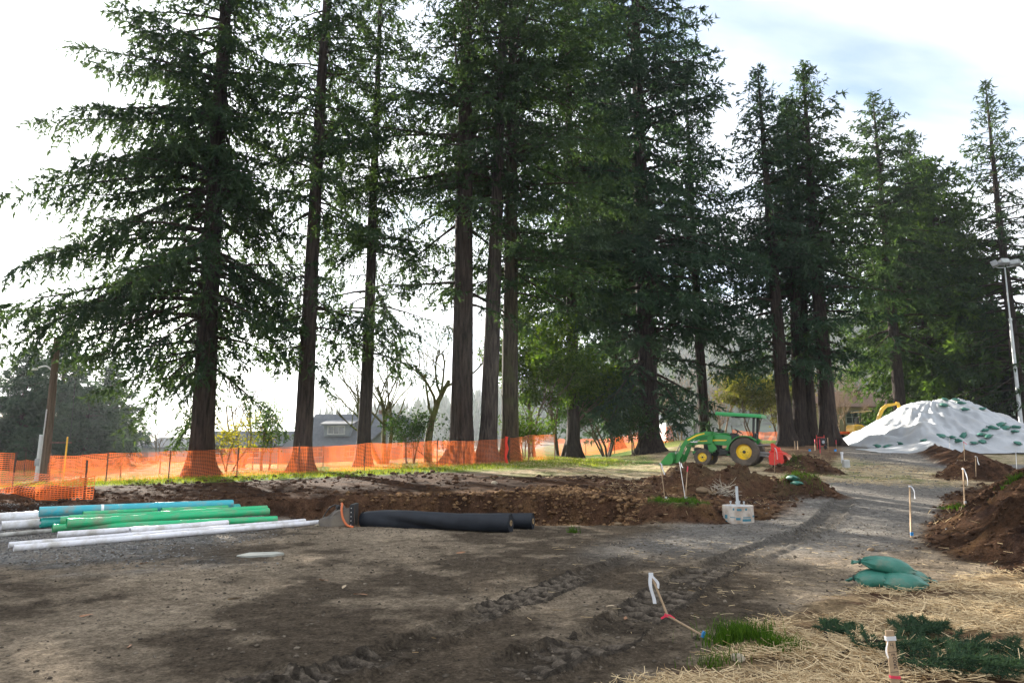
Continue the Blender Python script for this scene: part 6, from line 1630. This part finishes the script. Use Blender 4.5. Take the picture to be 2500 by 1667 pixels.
def house(label, px, depth, W, D, eave, ridge, wall, roof, rz=0.0, gable='x', z0=None):
    p = atd(px, 1090, depth); e = empty('house', gpt(p.x, p.y), rz)
    if z0 is not None: e.location.z = z0
    tag(e, label, 'house', 'houses beyond the trees')
    m = MB()
    if gable == 'x':   # ridge along x
        m.prism([(-D / 2, -0.5), (D / 2, -0.5), (D / 2, eave), (0, ridge - 0.12), (-D / 2, eave)], -W / 2, W / 2, plane='YZ')
        m.build('wall', wall, e)
        for s in (-1, 1):
            k = MB(); o_ = 0.45; sl = (ridge - eave) / (D / 2)
            k.prism([(s * (D / 2 + o_), eave - sl * o_), (0, ridge), (0, ridge + 0.14), (s * (D / 2 + o_), eave - sl * o_ + 0.14)], -W / 2 - 0.4, W / 2 + 0.4, plane='YZ'); k.build('roof', roof, e)
    else:
        m.prism([(-W / 2, -0.5), (W / 2, -0.5), (W / 2, eave), (0, ridge - 0.12), (-W / 2, eave)], -D / 2, D / 2, plane='XZ')
        m.build('wall', wall, e)
        for s in (-1, 1):
            k = MB(); o_ = 0.45; sl = (ridge - eave) / (W / 2)
            k.prism([(s * (W / 2 + o_), eave - sl * o_), (0, ridge), (0, ridge + 0.14), (s * (W / 2 + o_), eave - sl * o_ + 0.14)], -D / 2 - 0.4, D / 2 + 0.4, plane='XZ'); k.build('roof', roof, e)
    return e
# grey house with dormer between second and fourth fir
h1 = house('blue grey house with a long dormer, seen between the second and third fir', 868, 78, 8.6, 9, 1.6, 4.9, M_WALLG, M_ROOF, z0=0.2)
m = MB(); m.prism([(-3.9, 2.5), (-3.9, 3.75), (-0.6, 4.35), (-0.6, 2.6)], -2.6, 0.2, plane='YZ'); d1 = m.build('dormer', M_WALLG, h1)
m = MB(); m.prism([(-4.25, 3.68), (-0.5, 4.36), (-0.5, 4.5), (-4.25, 3.82)], -2.95, 0.55, plane='YZ'); m.build('dormer_roof', M_ROOF, h1)
win(h1, -1.25, 3.15, 1.7, 0.75, -3.9, bars=(2, 0))
for x in (-3.0, 0.4, 2.6): win(h1, x, 0.9, 1.1, 1.0, -4.5)
m = MB(); m.box((2.8, 0.6, 4.9), (0.7, 0.7, 1.3)); m.build('chimney', mat_plain('brick_dull', (0.20, 0.12, 0.09), rough=0.9), h1)
h2 = house('grey gabled house with one bright window left of the thick fir', 985, 72, 5.6, 7, 1.7, 4.3, M_WALLG, M_ROOF, gable='y', z0=0.25)
win(h2, -0.55, 1.9, 0.75, 1.0, -3.5, M_GLASS_L); win(h2, 1.0, 0.8, 0.9, 1.0, -3.5)
h3 = house('low hazy grey roofed house behind the leftmost fir', 470, 84, 7.5, 6, 1.4, 2.4, M_WALLW, M_ROOF, z0=0.15); win(h3, -1.5, 0.7, 1.2, 0.8, -3.0); win(h3, 1.6, 0.7, 1.2, 0.8, -3.0)
h4 = house('wide low house with dark slate roof behind the yellow sapling', 615, 76, 8.5, 7, 1.6, 3.0, M_WALLG, M_ROOF, z0=0.15); win(h4, -2, 0.8, 1.2, 0.9, -3.5); win(h4, 1.5, 0.8, 1.2, 0.9, -3.5)
h5 = house('distant flat grey roof at the far left beside the conifers', 300, 82, 5.5, 5, 1.5, 2.1, M_WALLW, M_ROOF, z0=0.1); win(h5, 0, 0.8, 1.2, 0.8, -2.5)
h6 = house('pale two storey house behind the far fence, left of the slim fir', 1672, 84, 6.0, 7, 3.9, 5.4, M_WALLW, M_ROOF, gable='y', z0=1.0)
win(h6, 0.7, 2.6, 1.0, 1.4, -3.5); win(h6, -1.3, 2.6, 1.0, 1.4, -3.5); win(h6, -1.3, 0.5, 1.1, 1.2, -3.5)
m = MB(); m.box((0, -4.6, 1.5), (7.0, 2.3, 0.14)); m.build('porch_roof', M_WALLW, h6)
for x in (-3.2, -1.1, 1.1, 3.2):
    m = MB(); m.box((x, -5.5, 0.45), (0.14, 0.14, 2.0)); m.build('porch_post', M_TRIM, h6)
h7 = house('beige two storey building with dark windows behind the excavator', 2085, 80, 13.0, 9, 4.6, 6.4, M_WALLB, mat_plain('brown_roof', (0.20, 0.12, 0.085), rough=0.9, bump=0.3), z0=1.4)
for x in (-4.6, -2.2, 0.6, 2.6, 4.8): win(h7, x, 3.4, 1.3, 1.3, -4.5, bars=(1, 1))
for x in (-4.6, -2.2, 3.8): win(h7, x, 0.9, 1.3, 1.4, -4.5, bars=(1, 1))
m = MB(); m.box((0.4, -5.6, 2.15), (5.2, 2.4, 0.5)); m.build('porch_roof', mat_plain('grey_fascia', (0.20, 0.19, 0.17), rough=0.8), h7)
m = MB(); m.box((0.6, -4.53, 0.8), (1.1, 0.06, 2.2)); m.build('door', M_BLACK, h7)

# ------------------------------------------------------------------ far wooded hill
hx = np.linspace(-420, 700, 90); hy = np.linspace(150, 760, 50)
HX, HY = np.meshgrid(hx, hy)
def hill_h(x, y):
    a = 78 * np.exp(-((x - 330) / 260.0) ** 2) * np.exp(-((y - 520) / 210.0) ** 2)
    b = 34 * np.exp(-((x - 120) / 160.0) ** 2) * np.exp(-((y - 480) / 170.0) ** 2)
    return a + b + 6 * fbm(x * 0.012, y * 0.012, 301, 4) - 4.0
HZ = hill_h(HX.ravel(), HY.ravel())
nh_ = len(hx); q = np.arange((len(hy) - 1) * (nh_ - 1)); q = q // (nh_ - 1) * nh_ + q % (nh_ - 1)
hl = raw_mesh('hill', np.stack([HX.ravel(), HY.ravel(), HZ], 1), np.stack([q, q + 1, q + nh_ + 1, q + nh_], 1), mat_plain('hillside', (0.05, 0.075, 0.035), rough=1.0, scale=0.05, var=0.4), smooth=True)
tag(hl, kind='structure')
r3 = np.random.default_rng(77); nT = 5200
tx = r3.uniform(-250, 620, nT); ty = r3.uniform(260, 560, nT)
tz = hill_h(tx, ty); kp = tz > 1.5; tx, ty, tz = tx[kp], ty[kp], tz[kp]
Vv = []; Ff = []; o_ = 0
for i in range(len(tx)):
    hh = r3.uniform(9, 20); rr = hh * r3.uniform(0.16, 0.26)
    for L_ in range(4):
        zb = tz[i] + hh * (0.06 + 0.22 * L_); zt = tz[i] + hh * min(1.0, 0.42 + 0.22 * L_); r_ = rr * (1 - 0.22 * L_)
        ph = r3.uniform(0, 6.28); n6 = 5
        for k in range(n6):
            a = ph + 2 * PI * k / n6; jr = r_ * r3.uniform(0.7, 1.2)
            Vv.append((tx[i] + jr * math.cos(a), ty[i] + jr * math.sin(a), zb - hh * r3.uniform(0, 0.05)))
        Vv.append((tx[i], ty[i], zt))
        for k in range(n6): Ff.append((o_ + k, o_ + (k + 1) % n6, o_ + n6))
        o_ += n6 + 1
tin = np.repeat(r3.uniform(0, 1, len(tx)), 4 * 6)
o = raw_mesh('forest', np.array(Vv), np.array(Ff), mat_leaf('far_forest', (0.028, 0.055, 0.028), (0.085, 0.095, 0.05), trans=0.1), attrs={'tint': tin})
tag(o, 'distant wooded hillside beyond the houses', 'forest', kind='stuff')
# ------------------------------------------------------------------ ground litter: straw, grass, clods, gravel
def frange(n, x0, x1, y0, y1, rng): return rng.uniform(x0, x1, n), rng.uniform(y0, y1, n)
def straw_mesh(name, x, y, rng, lmin, lmax, w, lift, mat, label, up=0.22):
    n = len(x)
    z = grid_z(x, y) + rng.uniform(0.0, 1.0, n) ** 2 * lift + 0.004
    az = rng.uniform(0, 2 * PI, n); el = rng.normal(0.0, up, n)
    L = rng.uniform(lmin, lmax, n)
    d = np.stack([np.cos(az) * np.cos(el), np.sin(az) * np.cos(el), np.sin(np.abs(el))], 1)
    c = np.stack([x, y, z], 1)
    sd = np.cross(d, np.array([0, 0, 1.0])); sd /= np.maximum(np.linalg.norm(sd, axis=1, keepdims=True), 1e-6)
    upv = np.cross(sd, d); wv = w * rng.uniform(0.6, 1.4, n)
    V = []
    bend = rng.normal(0, 0.06, n)[:, None] * sd * L[:, None]
    for t, off in ((0.0, 0.0), (0.5, 1.0), (1.0, 0.0)):
        p = c + d * (t * L)[:, None] + bend * off
        V += [p + sd * (wv / 2)[:, None], p + upv * (wv * 0.6)[:, None], p - sd * (wv / 2)[:, None]]
    V = np.stack(V, 1)                                     # n,9,3
    b = np.arange(n)[:, None] * 9
    F_ = []
    for s in (0, 3):
        for a in (0, 1): F_.append(np.concatenate([b + s + a, b + s + a + 1, b + s + a + 4, b + s + a + 3], 1))
    Fc = np.concatenate(F_, 0)
    tint = np.repeat(rng.uniform(0, 1, n), 9)
    o = raw_mesh(name, V.reshape(-1, 3), Fc, mat, attrs={'tint': tint}); tag(o, label, name.replace('_', ' '), kind='stuff'); return o
M_STRAW = mat_leaf('straw_stalks', (0.28, 0.18, 0.085), (0.80, 0.635, 0.39), trans=0.15, tcol=(1.1, 1.0, 0.8))
r4 = np.random.default_rng(4)
x, y = frange(240000, 0.2, 8.6, 3.9, 10.0, r4)
_, _, _, stm = features(x, y)
pat = fbm(x * 0.75, y * 2.3, 401, 4) + 0.4 * fbm(x * 3.5, y * 5, 403, 3)
gq = at(1812, 1580); dg = np.hypot((x - gq.x) / 0.32, (y - gq.y) / 0.28)
prob = stm * sstep(-0.06, 0.20, pat + 0.05) * np.where(dg < 1, 0.1, 1) * (0.48 + 0.52 * sstep(7, 4.5, y)) * 0.62
k = r4.uniform(0, 1, len(x)) < prob
straw_mesh('straw', x[k], y[k], r4, 0.02, 0.17, 0.0042, 0.045, M_STRAW, 'loose pale straw strewn over the right foreground', up=0.20)
x, y = frange(5200, -1.0, 7.0, 3.9, 12.0, r4)
_, sl, _, stm = features(x, y); k = (stm < 0.3) & (r4.uniform(0, 1, len(x)) < 0.16 * np.exp(-np.maximum(0, 2.0 - x) * 1.2))
straw_mesh('straw', x[k], y[k], r4, 0.04, 0.16, 0.005, 0.006, M_STRAW, 'single straws scattered on the muddy track', up=0.06)
x, y = frange(26000, -4, 17, 22.5, 46, r4)
zz = sstep(-3.0, 2.5, x + 0.25 * (y - 26)) * sstep(17.5, 15, x) * sstep(-0.1, 0.2, fbm(x * 0.9, y * 0.9, 405, 4) + 0.08)
k = r4.uniform(0, 1, len(x)) < zz * 0.8
straw_mesh('straw', x[k], y[k], r4, 0.06, 0.20, 0.009, 0.05, M_STRAW, 'raked straw on the ground round the tractor', up=0.2)
x, y = frange(9000, 2.4, 10, 9.0, 26, r4)
_, sl, _, _ = features(x, y); k = r4.uniform(0, 1, len(x)) < sl * 0.28 * sstep(-0.05, 0.2, fbm(x, y, 407, 3))
straw_mesh('root_bits', x[k], y[k], r4, 0.04, 0.18, 0.006, 0.03, M_STRAW, 'pale roots and straw sticking out of the dug soil', up=0.4)
# small tangle of pale roots on the heap by the pier
c0 = hit(1768, 1203); n = 90
x = r4.normal(c0.x, 0.16, n); y = r4.normal(c0.y, 0.16, n)
o = straw_mesh('root_tangle', x, y, r4, 0.12, 0.35, 0.012, 0.18, mat_leaf('pale_roots', (0.32, 0.27, 0.21), (0.55, 0.5, 0.42), trans=0.05), 'tangle of pale roots on the soil heap behind the pier', up=0.5)
# grass
def grass_mesh(name, x, y, rng, hmin, hmax, w, mat, label):
    n = len(x); z = grid_z(x, y) - 0.005
    az = rng.uniform(0, 2 * PI, n); le = rng.normal(0, 0.35, (n, 2)); H = rng.uniform(hmin, hmax, n) * np.clip(1 + 2.2 * fbm(x * 9, y * 9, 419, 2), 0.35, 1.6)
    c = np.stack([x, y, z], 1); sd = np.stack([np.cos(az), np.sin(az), np.zeros(n)], 1) * w / 2
    mid = c + np.stack([le[:, 0] * H * 0.35, le[:, 1] * H * 0.35, H * 0.6], 1)
    tip = c + np.stack([le[:, 0] * H * 1.1, le[:, 1] * H * 1.1, H * 0.95], 1)
    V = np.stack([c - sd, c + sd, mid + sd * 0.75, mid - sd * 0.75, tip], 1).reshape(-1, 3)
    b = np.arange(n) * 5
    tri = np.concatenate([np.stack([b, b + 1, b + 2], 1), np.stack([b, b + 2, b + 3], 1), np.stack([b + 3, b + 2, b + 4], 1)])
    hn_ = None
    o = raw_mesh(name, V, tri, mat, attrs={'tint': np.repeat(rng.uniform(0, 1, n), 5)}); tag(o, label, 'grass', kind='stuff'); return o
M_GRASS = mat_leaf('grass_blades', (0.025, 0.065, 0.012), (0.105, 0.19, 0.030), trans=0.45, tcol=(1.3, 1.3, 0.4))
M_GRASS_Y = mat_leaf('lawn_blades', (0.07, 0.12, 0.018), (0.24, 0.27, 0.05), trans=0.45, tcol=(1.3, 1.25, 0.4))
x = np.concatenate([r4.normal(1.95, 0.13, 1500), r4.normal(2.15, 0.08, 600), r4.normal(1.60, 0.10, 120)]); y = np.concatenate([r4.normal(5.35, 0.10, 1500), r4.normal(5.05, 0.10, 600), r4.normal(4.75, 0.08, 120)])
gq = at(1812, 1580)
x += gq.x - 1.95; y += gq.y - 5.25
grass_mesh('grass_tuft', x, y, r4, 0.05, 0.15, 0.006, M_GRASS, 'bright green grass tuft in the foreground straw')
a = r4.uniform(0, 2 * PI, 2600); rr = np.sqrt(r4.uniform(0, 1, 2600)) * 0.92
grass_mesh('island_grass', ISLAND[0] + rr * 0.82 * np.cos(a), ISLAND[1] + rr * 0.62 * np.sin(a), r4, 0.03, 0.09, 0.010, M_GRASS, 'turf on top of the small soil island with stakes')
x, y = frange(100000, -26, 6, 23.5, 42, r4)
dF_, sF_, _ = polydist(x, y, fl); bh_ = np.where(sF_ < 0, dF_, -dF_) + 0.8 * fbm(x * 0.55, y * 0.55, 121, 4)
k = (bh_ > -4.6) & (r4.uniform(0, 1, len(x)) < 0.55 * np.exp(-np.maximum(bh_, 0) / 3.0))
grass_mesh('lawn_grass', x[k], y[k], r4, 0.05, 0.13, 0.020, M_GRASS_Y, 'strip of lawn along the orange fence')
for cx, cy, rad, n, lab in ((8.0, 19.2, 0.55, 700, 'grass tuft on the soil heap in front of the tiller'), (hit(2340, 1243).x, hit(2340, 1243).y, 0.35, 500, 'grass tuft at the foot of the bank stake'), (11.2, 27.4, 0.5, 400, 'grass patch on the brown heap at the left road edge'), (hit(1400, 1300).x, hit(1400, 1300).y, 0.12, 120, 'small green sprig on the mud right of the rolls'), (hit(2480, 1165).x, hit(2480, 1165).y, 0.3, 300, 'grass on top of the right bank')):
    grass_mesh('grass_tuft', r4.normal(cx, rad * 0.5, n), r4.normal(cy, rad * 0.5, n), r4, 0.04, 0.13, 0.010, M_GRASS, lab)
# clods and stones: rough little rocks
def rocks(name, x, y, r, rng, mat, label, sink=0.3, cat='stones'):
    n = len(x)
    base = np.array([(1, 0, 0), (-1, 0, 0), (0, 1, 0), (0, -1, 0), (0, 0, 1), (0, 0, -1), (.6, .6, .55), (-.6, .6, .5), (-.6, -.6, .55), (.6, -.6, .5)], float)
    tri = np.array([(4, 0, 6), (4, 6, 2), (4, 2, 7), (4, 7, 1), (4, 1, 8), (4, 8, 3), (4, 3, 9), (4, 9, 0), (0, 2, 6), (2, 1, 7), (1, 3, 8), (3, 0, 9), (5, 2, 0), (5, 1, 2), (5, 3, 1), (5, 0, 3)])
    j = base[None] * rng.uniform(0.65, 1.25, (n, 10, 1)) * np.stack([rng.uniform(0.7, 1.4, n), rng.uniform(0.7, 1.3, n), rng.uniform(0.45, 0.9, n)], 1)[:, None, :]
    a = rng.uniform(0, 2 * PI, n); ca, sa = np.cos(a)[:, None], np.sin(a)[:, None]
    X = j[:, :, 0] * ca - j[:, :, 1] * sa; Y = j[:, :, 0] * sa + j[:, :, 1] * ca
    P = np.stack([X, Y, j[:, :, 2]], 2) * r[:, None, None]
    z = grid_z(x, y) + r * (0.5 - sink)
    P += np.stack([x, y, z], 1)[:, None, :]
    T_ = (np.arange(n)[:, None, None] * 10 + tri[None]).reshape(-1, 3)
    o = raw_mesh(name, P.reshape(-1, 3), T_, mat, attrs={'tint': np.repeat(rng.uniform(0, 1, n), 10)}); tag(o, label, cat, kind='stuff'); return o
def mat_rock(name, c1, c2):
    m, n, l, b = new_mat(name); b.inputs['Roughness'].default_value = 1.0; b.inputs['Specular IOR Level'].default_value = 0.04
    a = n.new('ShaderNodeAttribute'); a.attribute_name = 'tint'; mx = n.new('ShaderNodeMixRGB')
    mx.inputs['Color1'].default_value = (*c1, 1); mx.inputs['Color2'].default_value = (*c2, 1); l.new(a.outputs['Fac'], mx.inputs['Fac'])
    t = n.new('ShaderNodeTexCoord'); q = n.new('ShaderNodeTexNoise'); q.inputs['Scale'].default_value = 30; q.inputs['Detail'].default_value = 4; l.new(t.outputs['Object'], q.inputs['Vector'])
    r = n.new('ShaderNodeMapRange'); r.inputs[1].default_value = .3; r.inputs[2].default_value = .7; r.inputs[3].default_value = .6; r.inputs[4].default_value = 1.4; l.new(q.outputs['Fac'], r.inputs[0])
    mm = n.new('ShaderNodeMixRGB'); mm.blend_type = 'MULTIPLY'; mm.inputs['Fac'].default_value = 1; l.new(mx.outputs[0], mm.inputs['Color1']); l.new(r.outputs[0], mm.inputs['Color2']); l.new(mm.outputs[0], b.inputs['Base Color'])
    return m
M_CLOD = mat_rock('soil_clods', (0.036, 0.020, 0.013), (0.100, 0.057, 0.034))
M_RUBBLE = mat_rock('orange_rubble', (0.090, 0.050, 0.027), (0.24, 0.145, 0.075))
M_MUDC = mat_rock('mud_clods', (0.050, 0.041, 0.032), (0.20, 0.165, 0.125))
M_GRAVEL = mat_rock('grey_gravel', (0.09, 0.09, 0.088), (0.30, 0.29, 0.27))
x, y = frange(40000, -14, 20, 7.0, 30, r4); _, sl, gi, _ = features(x, y)
k = (r4.uniform(0, 1, len(x)) < sl * (1 - gi) * 0.42 * (1 - 0.75 * sstep(18.6, 19.6, y) * sstep(4, 2, x))); n = k.sum(); rad = 0.012 + 0.05 * r4.uniform(0, 1, n) ** 4 + 0.018 * r4.uniform(0, 1, n)
rocks('soil_clods', x[k], y[k], rad * (0.7 + y[k] / 28), r4, M_CLOD, 'brown soil clods on the heaps and banks', cat='soil')
x, y = frange(5000, -4.5, 3.2, 15.2, 18.6, r4); d_, s_, _ = polydist(x, y, WALL)
k = (r4.uniform(0, 1, len(x)) < np.exp(-(d_ / 0.8) ** 2) * sstep(-5, -2, x)); n = k.sum()
rocks('pit_rubble', x[k], y[k], 0.02 + 0.075 * r4.uniform(0, 1, n) ** 2.5, r4, M_RUBBLE, 'orange brown rubble along the cut wall behind the rolls', cat='soil')
# rubble slope right of the rear roll
c1 = hit(1335, 1278); n = 900
rocks('pit_rubble', r4.normal(c1.x + 0.35, 0.55, n), r4.normal(c1.y + 0.9, 0.6, n), 0.02 + 0.05 * r4.uniform(0, 1, n) ** 2, r4, M_RUBBLE, 'loose rubble right of the black rolls', cat='soil')
x, y = frange(85000, -7.5, 7.5, 3.9, 15.5, r4); _, sl, _, stm = features(x, y); TZ_, wt_ = tracks_h(x, y)
pr = (0.22 + 1.1 * np.clip(wt_, 0, 1)) * (1 - stm) * (1 - sl) * np.clip(0.5 + 1.6 * fbm(x * 0.8, y * 0.8, 411, 3), 0.05, 1.2) * sstep(0, 5, y)
k = (np.abs(x) < y * 0.82) & (r4.uniform(0, 1, len(x)) < pr * 1.0); n = k.sum()
rocks('mud_clods', x[k], y[k], 0.005 + 0.015 * r4.uniform(0, 1, n) ** 3 * (1 + 0.6 * (r4.uniform(0, 1, n) < 0.1)), r4, M_MUDC, 'small mud clods and grit on the muddy track', cat='mud')
x, y = frange(16000, -13, -2.5, 9.2, 17.2, r4)
k = r4.uniform(0, 1, len(x)) < sstep(-3.6, -6.0, x + 2.0 * fbm(x * 0.55, y * 0.55, 121, 4) + 0.15 * (y - 12)) * sstep(9.2, 10.8, y) * 0.85; n = k.sum()
rocks('gravel', x[k], y[k], 0.009 + 0.014 * r4.uniform(0, 1, n), r4, M_GRAVEL, 'crushed grey gravel under and round the pipes', cat='gravel')
x, y = frange(14000, 2, 26, 11, 40, r4); dr_, _, _ = polydist(x, y, ROAD)
k = r4.uniform(0, 1, len(x)) < sstep(2.6, 1.2, dr_) * 0.35; n = k.sum()
rocks('gravel', x[k], y[k], (0.010 + 0.014 * r4.uniform(0, 1, n)) * (0.6 + y[k] / 30), r4, M_GRAVEL, 'crushed rock strewn along the haul road', cat='gravel')
# single stones one can point at
def stone(label, px, py, r, seed, mat=None):
    p = hit(px, py); rg = np.random.default_rng(seed)
    bm = bmesh.new(); bmesh.ops.create_icosphere(bm, subdivisions=3, radius=1.0)
    for v in bm.verts:
        c = v.co; f = 1 + 0.35 * float(fbm(np.array([c.x * 1.3 + seed]), np.array([c.y * 1.3 + c.z * 1.7]), seed, 3)[0]) * 2
        v.co = Vector((c.x * 1.25, c.y, c.z * 0.7)) * f * r
    me = bpy.data.meshes.new('stone'); bm.to_mesh(me); bm.free(); me.materials.append(mat or M_CLODS)
    o = bpy.data.objects.new('stone', me); COL.objects.link(o); o.location = p + Vector((0, 0.05, r * 0.25)); o.rotation_euler = (0, 0, seed)
    tag(o, label, 'stone', 'single stones'); return o
M_CLODS = mat_plain('brown_stone', (0.17, 0.115, 0.065), rough=0.95, var=0.3, bump=0.6, bscale=14)
M_STONE_P = mat_plain('pale_stone_lump', (0.34, 0.28, 0.20), rough=0.95, var=0.2, bump=0.5, bscale=14)
stone('brown boulder at the foot of the soil heap behind the pier, left one', 1718, 1202, 0.14, 3)
stone('rounded brown stone right of the boulder behind the pier', 1742, 1207, 0.11, 4)
stone('pale clod on the brown bench behind the black rolls', 1207, 1181, 0.10, 5, M_STONE_P)
stone('reddish clod on the mud right of the rubble', 1510, 1282, 0.06, 6)
stone('dark red clod at the foot of the right bank', 2130, 1345, 0.05, 7)
stone('square pale stone beside the foreground grass tuft', 1807, 1617, 0.05, 8, M_STONE_P)
# ------------------------------------------------------------------ cut conifer boughs on the straw at the bottom right
def bough(label, px, py, L, az, seed, tufts=1500):
    p = hit(px, py); rg = np.random.default_rng(seed)
    e = empty('conifer_bough', p, az); tag(e, label, 'branch', 'cut conifer boughs')
    m = MB(); path = smooth_line([(0, 0, 0.02), (L * 0.35, 0.05, 0.07), (L * 0.7, -0.03, 0.06), (L, 0.02, 0.04)], 5); m.tube(path, [0.012 * (1 - 0.8 * i / len(path)) for i in range(len(path))], 6); m.build('stem', M_LIMB, e, smooth=True)
    ntw = 26; V = []
    for k in range(ntw):
        t = 0.12 + 0.86 * k / ntw; s = 1 if k % 2 else -1; l2 = L * 0.42 * (1 - 0.7 * t) + 0.06
        a = s * rg.uniform(0.6, 1.1); base = np.array([L * t, 0, 0.06]); d = np.array([math.cos(a), math.sin(a), rg.uniform(-0.1, 0.25)])
        nn = tufts // ntw; u = rg.uniform(0, 1, nn)
        q_ = base + d * (u * l2)[:, None]; dv = d * 0.7 + rg.normal(0, 0.6, (nn, 3)); dv /= np.linalg.norm(dv, axis=1, keepdims=True)
        wv = np.cross(dv, rg.normal(0, 1, (nn, 3))); wv /= np.linalg.norm(wv, axis=1, keepdims=True)
        ln = rg.uniform(0.03, 0.06, nn)[:, None]
        V.append(np.stack([q_ + wv * 0.0035, q_ - wv * 0.0035, q_ + dv * ln], 1).reshape(-1, 3))
    V = np.concatenate(V); raw_mesh('needles', V, np.arange(len(V)).reshape(-1, 3), M_NEEDLE_B, attrs={'tint': np.repeat(rg.uniform(0.2, 1, len(V) // 3), 3)}, parent=e)
for i, (px, py, L, az, lab) in enumerate(((2060, 1600, 0.75, 0.25, 'cut green conifer bough left of the lettered stake'), (2140, 1635, 0.8, 0.1, 'cut green conifer bough right below the lettered stake'), (2240, 1590, 0.7, -0.15, 'cut conifer bough behind the lettered stake'), (2290, 1650, 0.75, 0.15, 'cut conifer bough in the bottom right corner'), (2020, 1565, 0.35, 0.8, 'small upright conifer sprig left of the lettered stake'), (2190, 1560, 0.5, 0.5, 'bare tipped conifer sprig above the lettered stake'))):
    bough(lab, px, py, L, az, 500 + i, tufts=4400)
m = MB(); p = hit(2220, 1565); m.tube(smooth_line([(0, 0, 0.04), (0.12, 0.03, 0.06), (0.3, 0.08, 0.05)], 5), [0.009] * 10 + [0.005], 6); o = m.build('stick', M_LIMB, smooth=True); o.location = p; tag(o, 'bare grey stick lying behind the lettered stake', 'stick')
# dead leaves and bark chips on the mud
CHIP = ['curled brown leaf on the mud left of the broken stake', 'small brown leaf on the mud just left of the red taped break', 'brown leaf on the mud in the middle of the track, left one', 'leaf between the flat stone and the bottom edge, furthest left of the middle ones', 'pale leaf near the bottom edge at the left', 'rust brown chip near the left edge of the mud', 'pale chip right of the middle leaf on the mud', 'lowest leaf of the middle group on the mud', 'small orange chip between the white pipes and the flat stone', 'leaf nearest to the tyre track behind the broken stake', 'red brown chip in front of the black rolls']
chips = [(1492, 1482), (1528, 1513), (790, 1418), (575, 1462), (315, 1580), (210, 1505), (840, 1435), (880, 1453), (350, 1376), (1420, 1420), (1125, 1350)]
for i, (px, py) in enumerate(chips):
    p = hit(px, py); m = MB(); L_ = 0.05 + 0.012 * (i % 4)
    V = []; 
    for t in np.linspace(0, 1, 6):
        w_ = 0.018 * math.sin(PI * min(0.97, t + 0.03)) + 0.002; V += [(L_ * (t - .5) * 2, -w_, 0.008 + 0.01 * math.sin(3 * t + i)), (L_ * (t - .5) * 2, w_, 0.012 + 0.008 * math.sin(2 * t))]
    m.add(V, [(2 * k_, 2 * k_ + 2, 2 * k_ + 3, 2 * k_ + 1) for k_ in range(5)])
    o = m.build('dead_leaf', mat_plain('dead_leaf_%d' % i, (0.30, 0.15, 0.075) if i % 3 else (0.45, 0.34, 0.22), rough=0.8)); o.location = p; o.rotation_euler = (0, 0, i * 1.3)
    tag(o, CHIP[i], 'leaf', 'dead leaves on the mud')
# ------------------------------------------------------------------ haze
HAZE = 0.00032
m = MB(); m.box((100, 330, 60), (1300, 1000, 136)); hz = m.build('haze', bpy.data.materials.new('haze_air'))
hm = hz.data.materials[0]; hm.use_nodes = True; hn = hm.node_tree.nodes; hn.clear()
ho = hn.new('ShaderNodeOutputMaterial'); pv = hn.new('ShaderNodeVolumePrincipled')
pv.inputs['Color'].default_value = (0.86, 0.92, 1.0, 1); pv.inputs['Density'].default_value = HAZE; pv.inputs['Anisotropy'].default_value = 0.45
hm.node_tree.links.new(pv.outputs[0], ho.inputs['Volume'])
tag(hz, 'thin bluish haze in the backlit air', 'haze', kind='stuff')
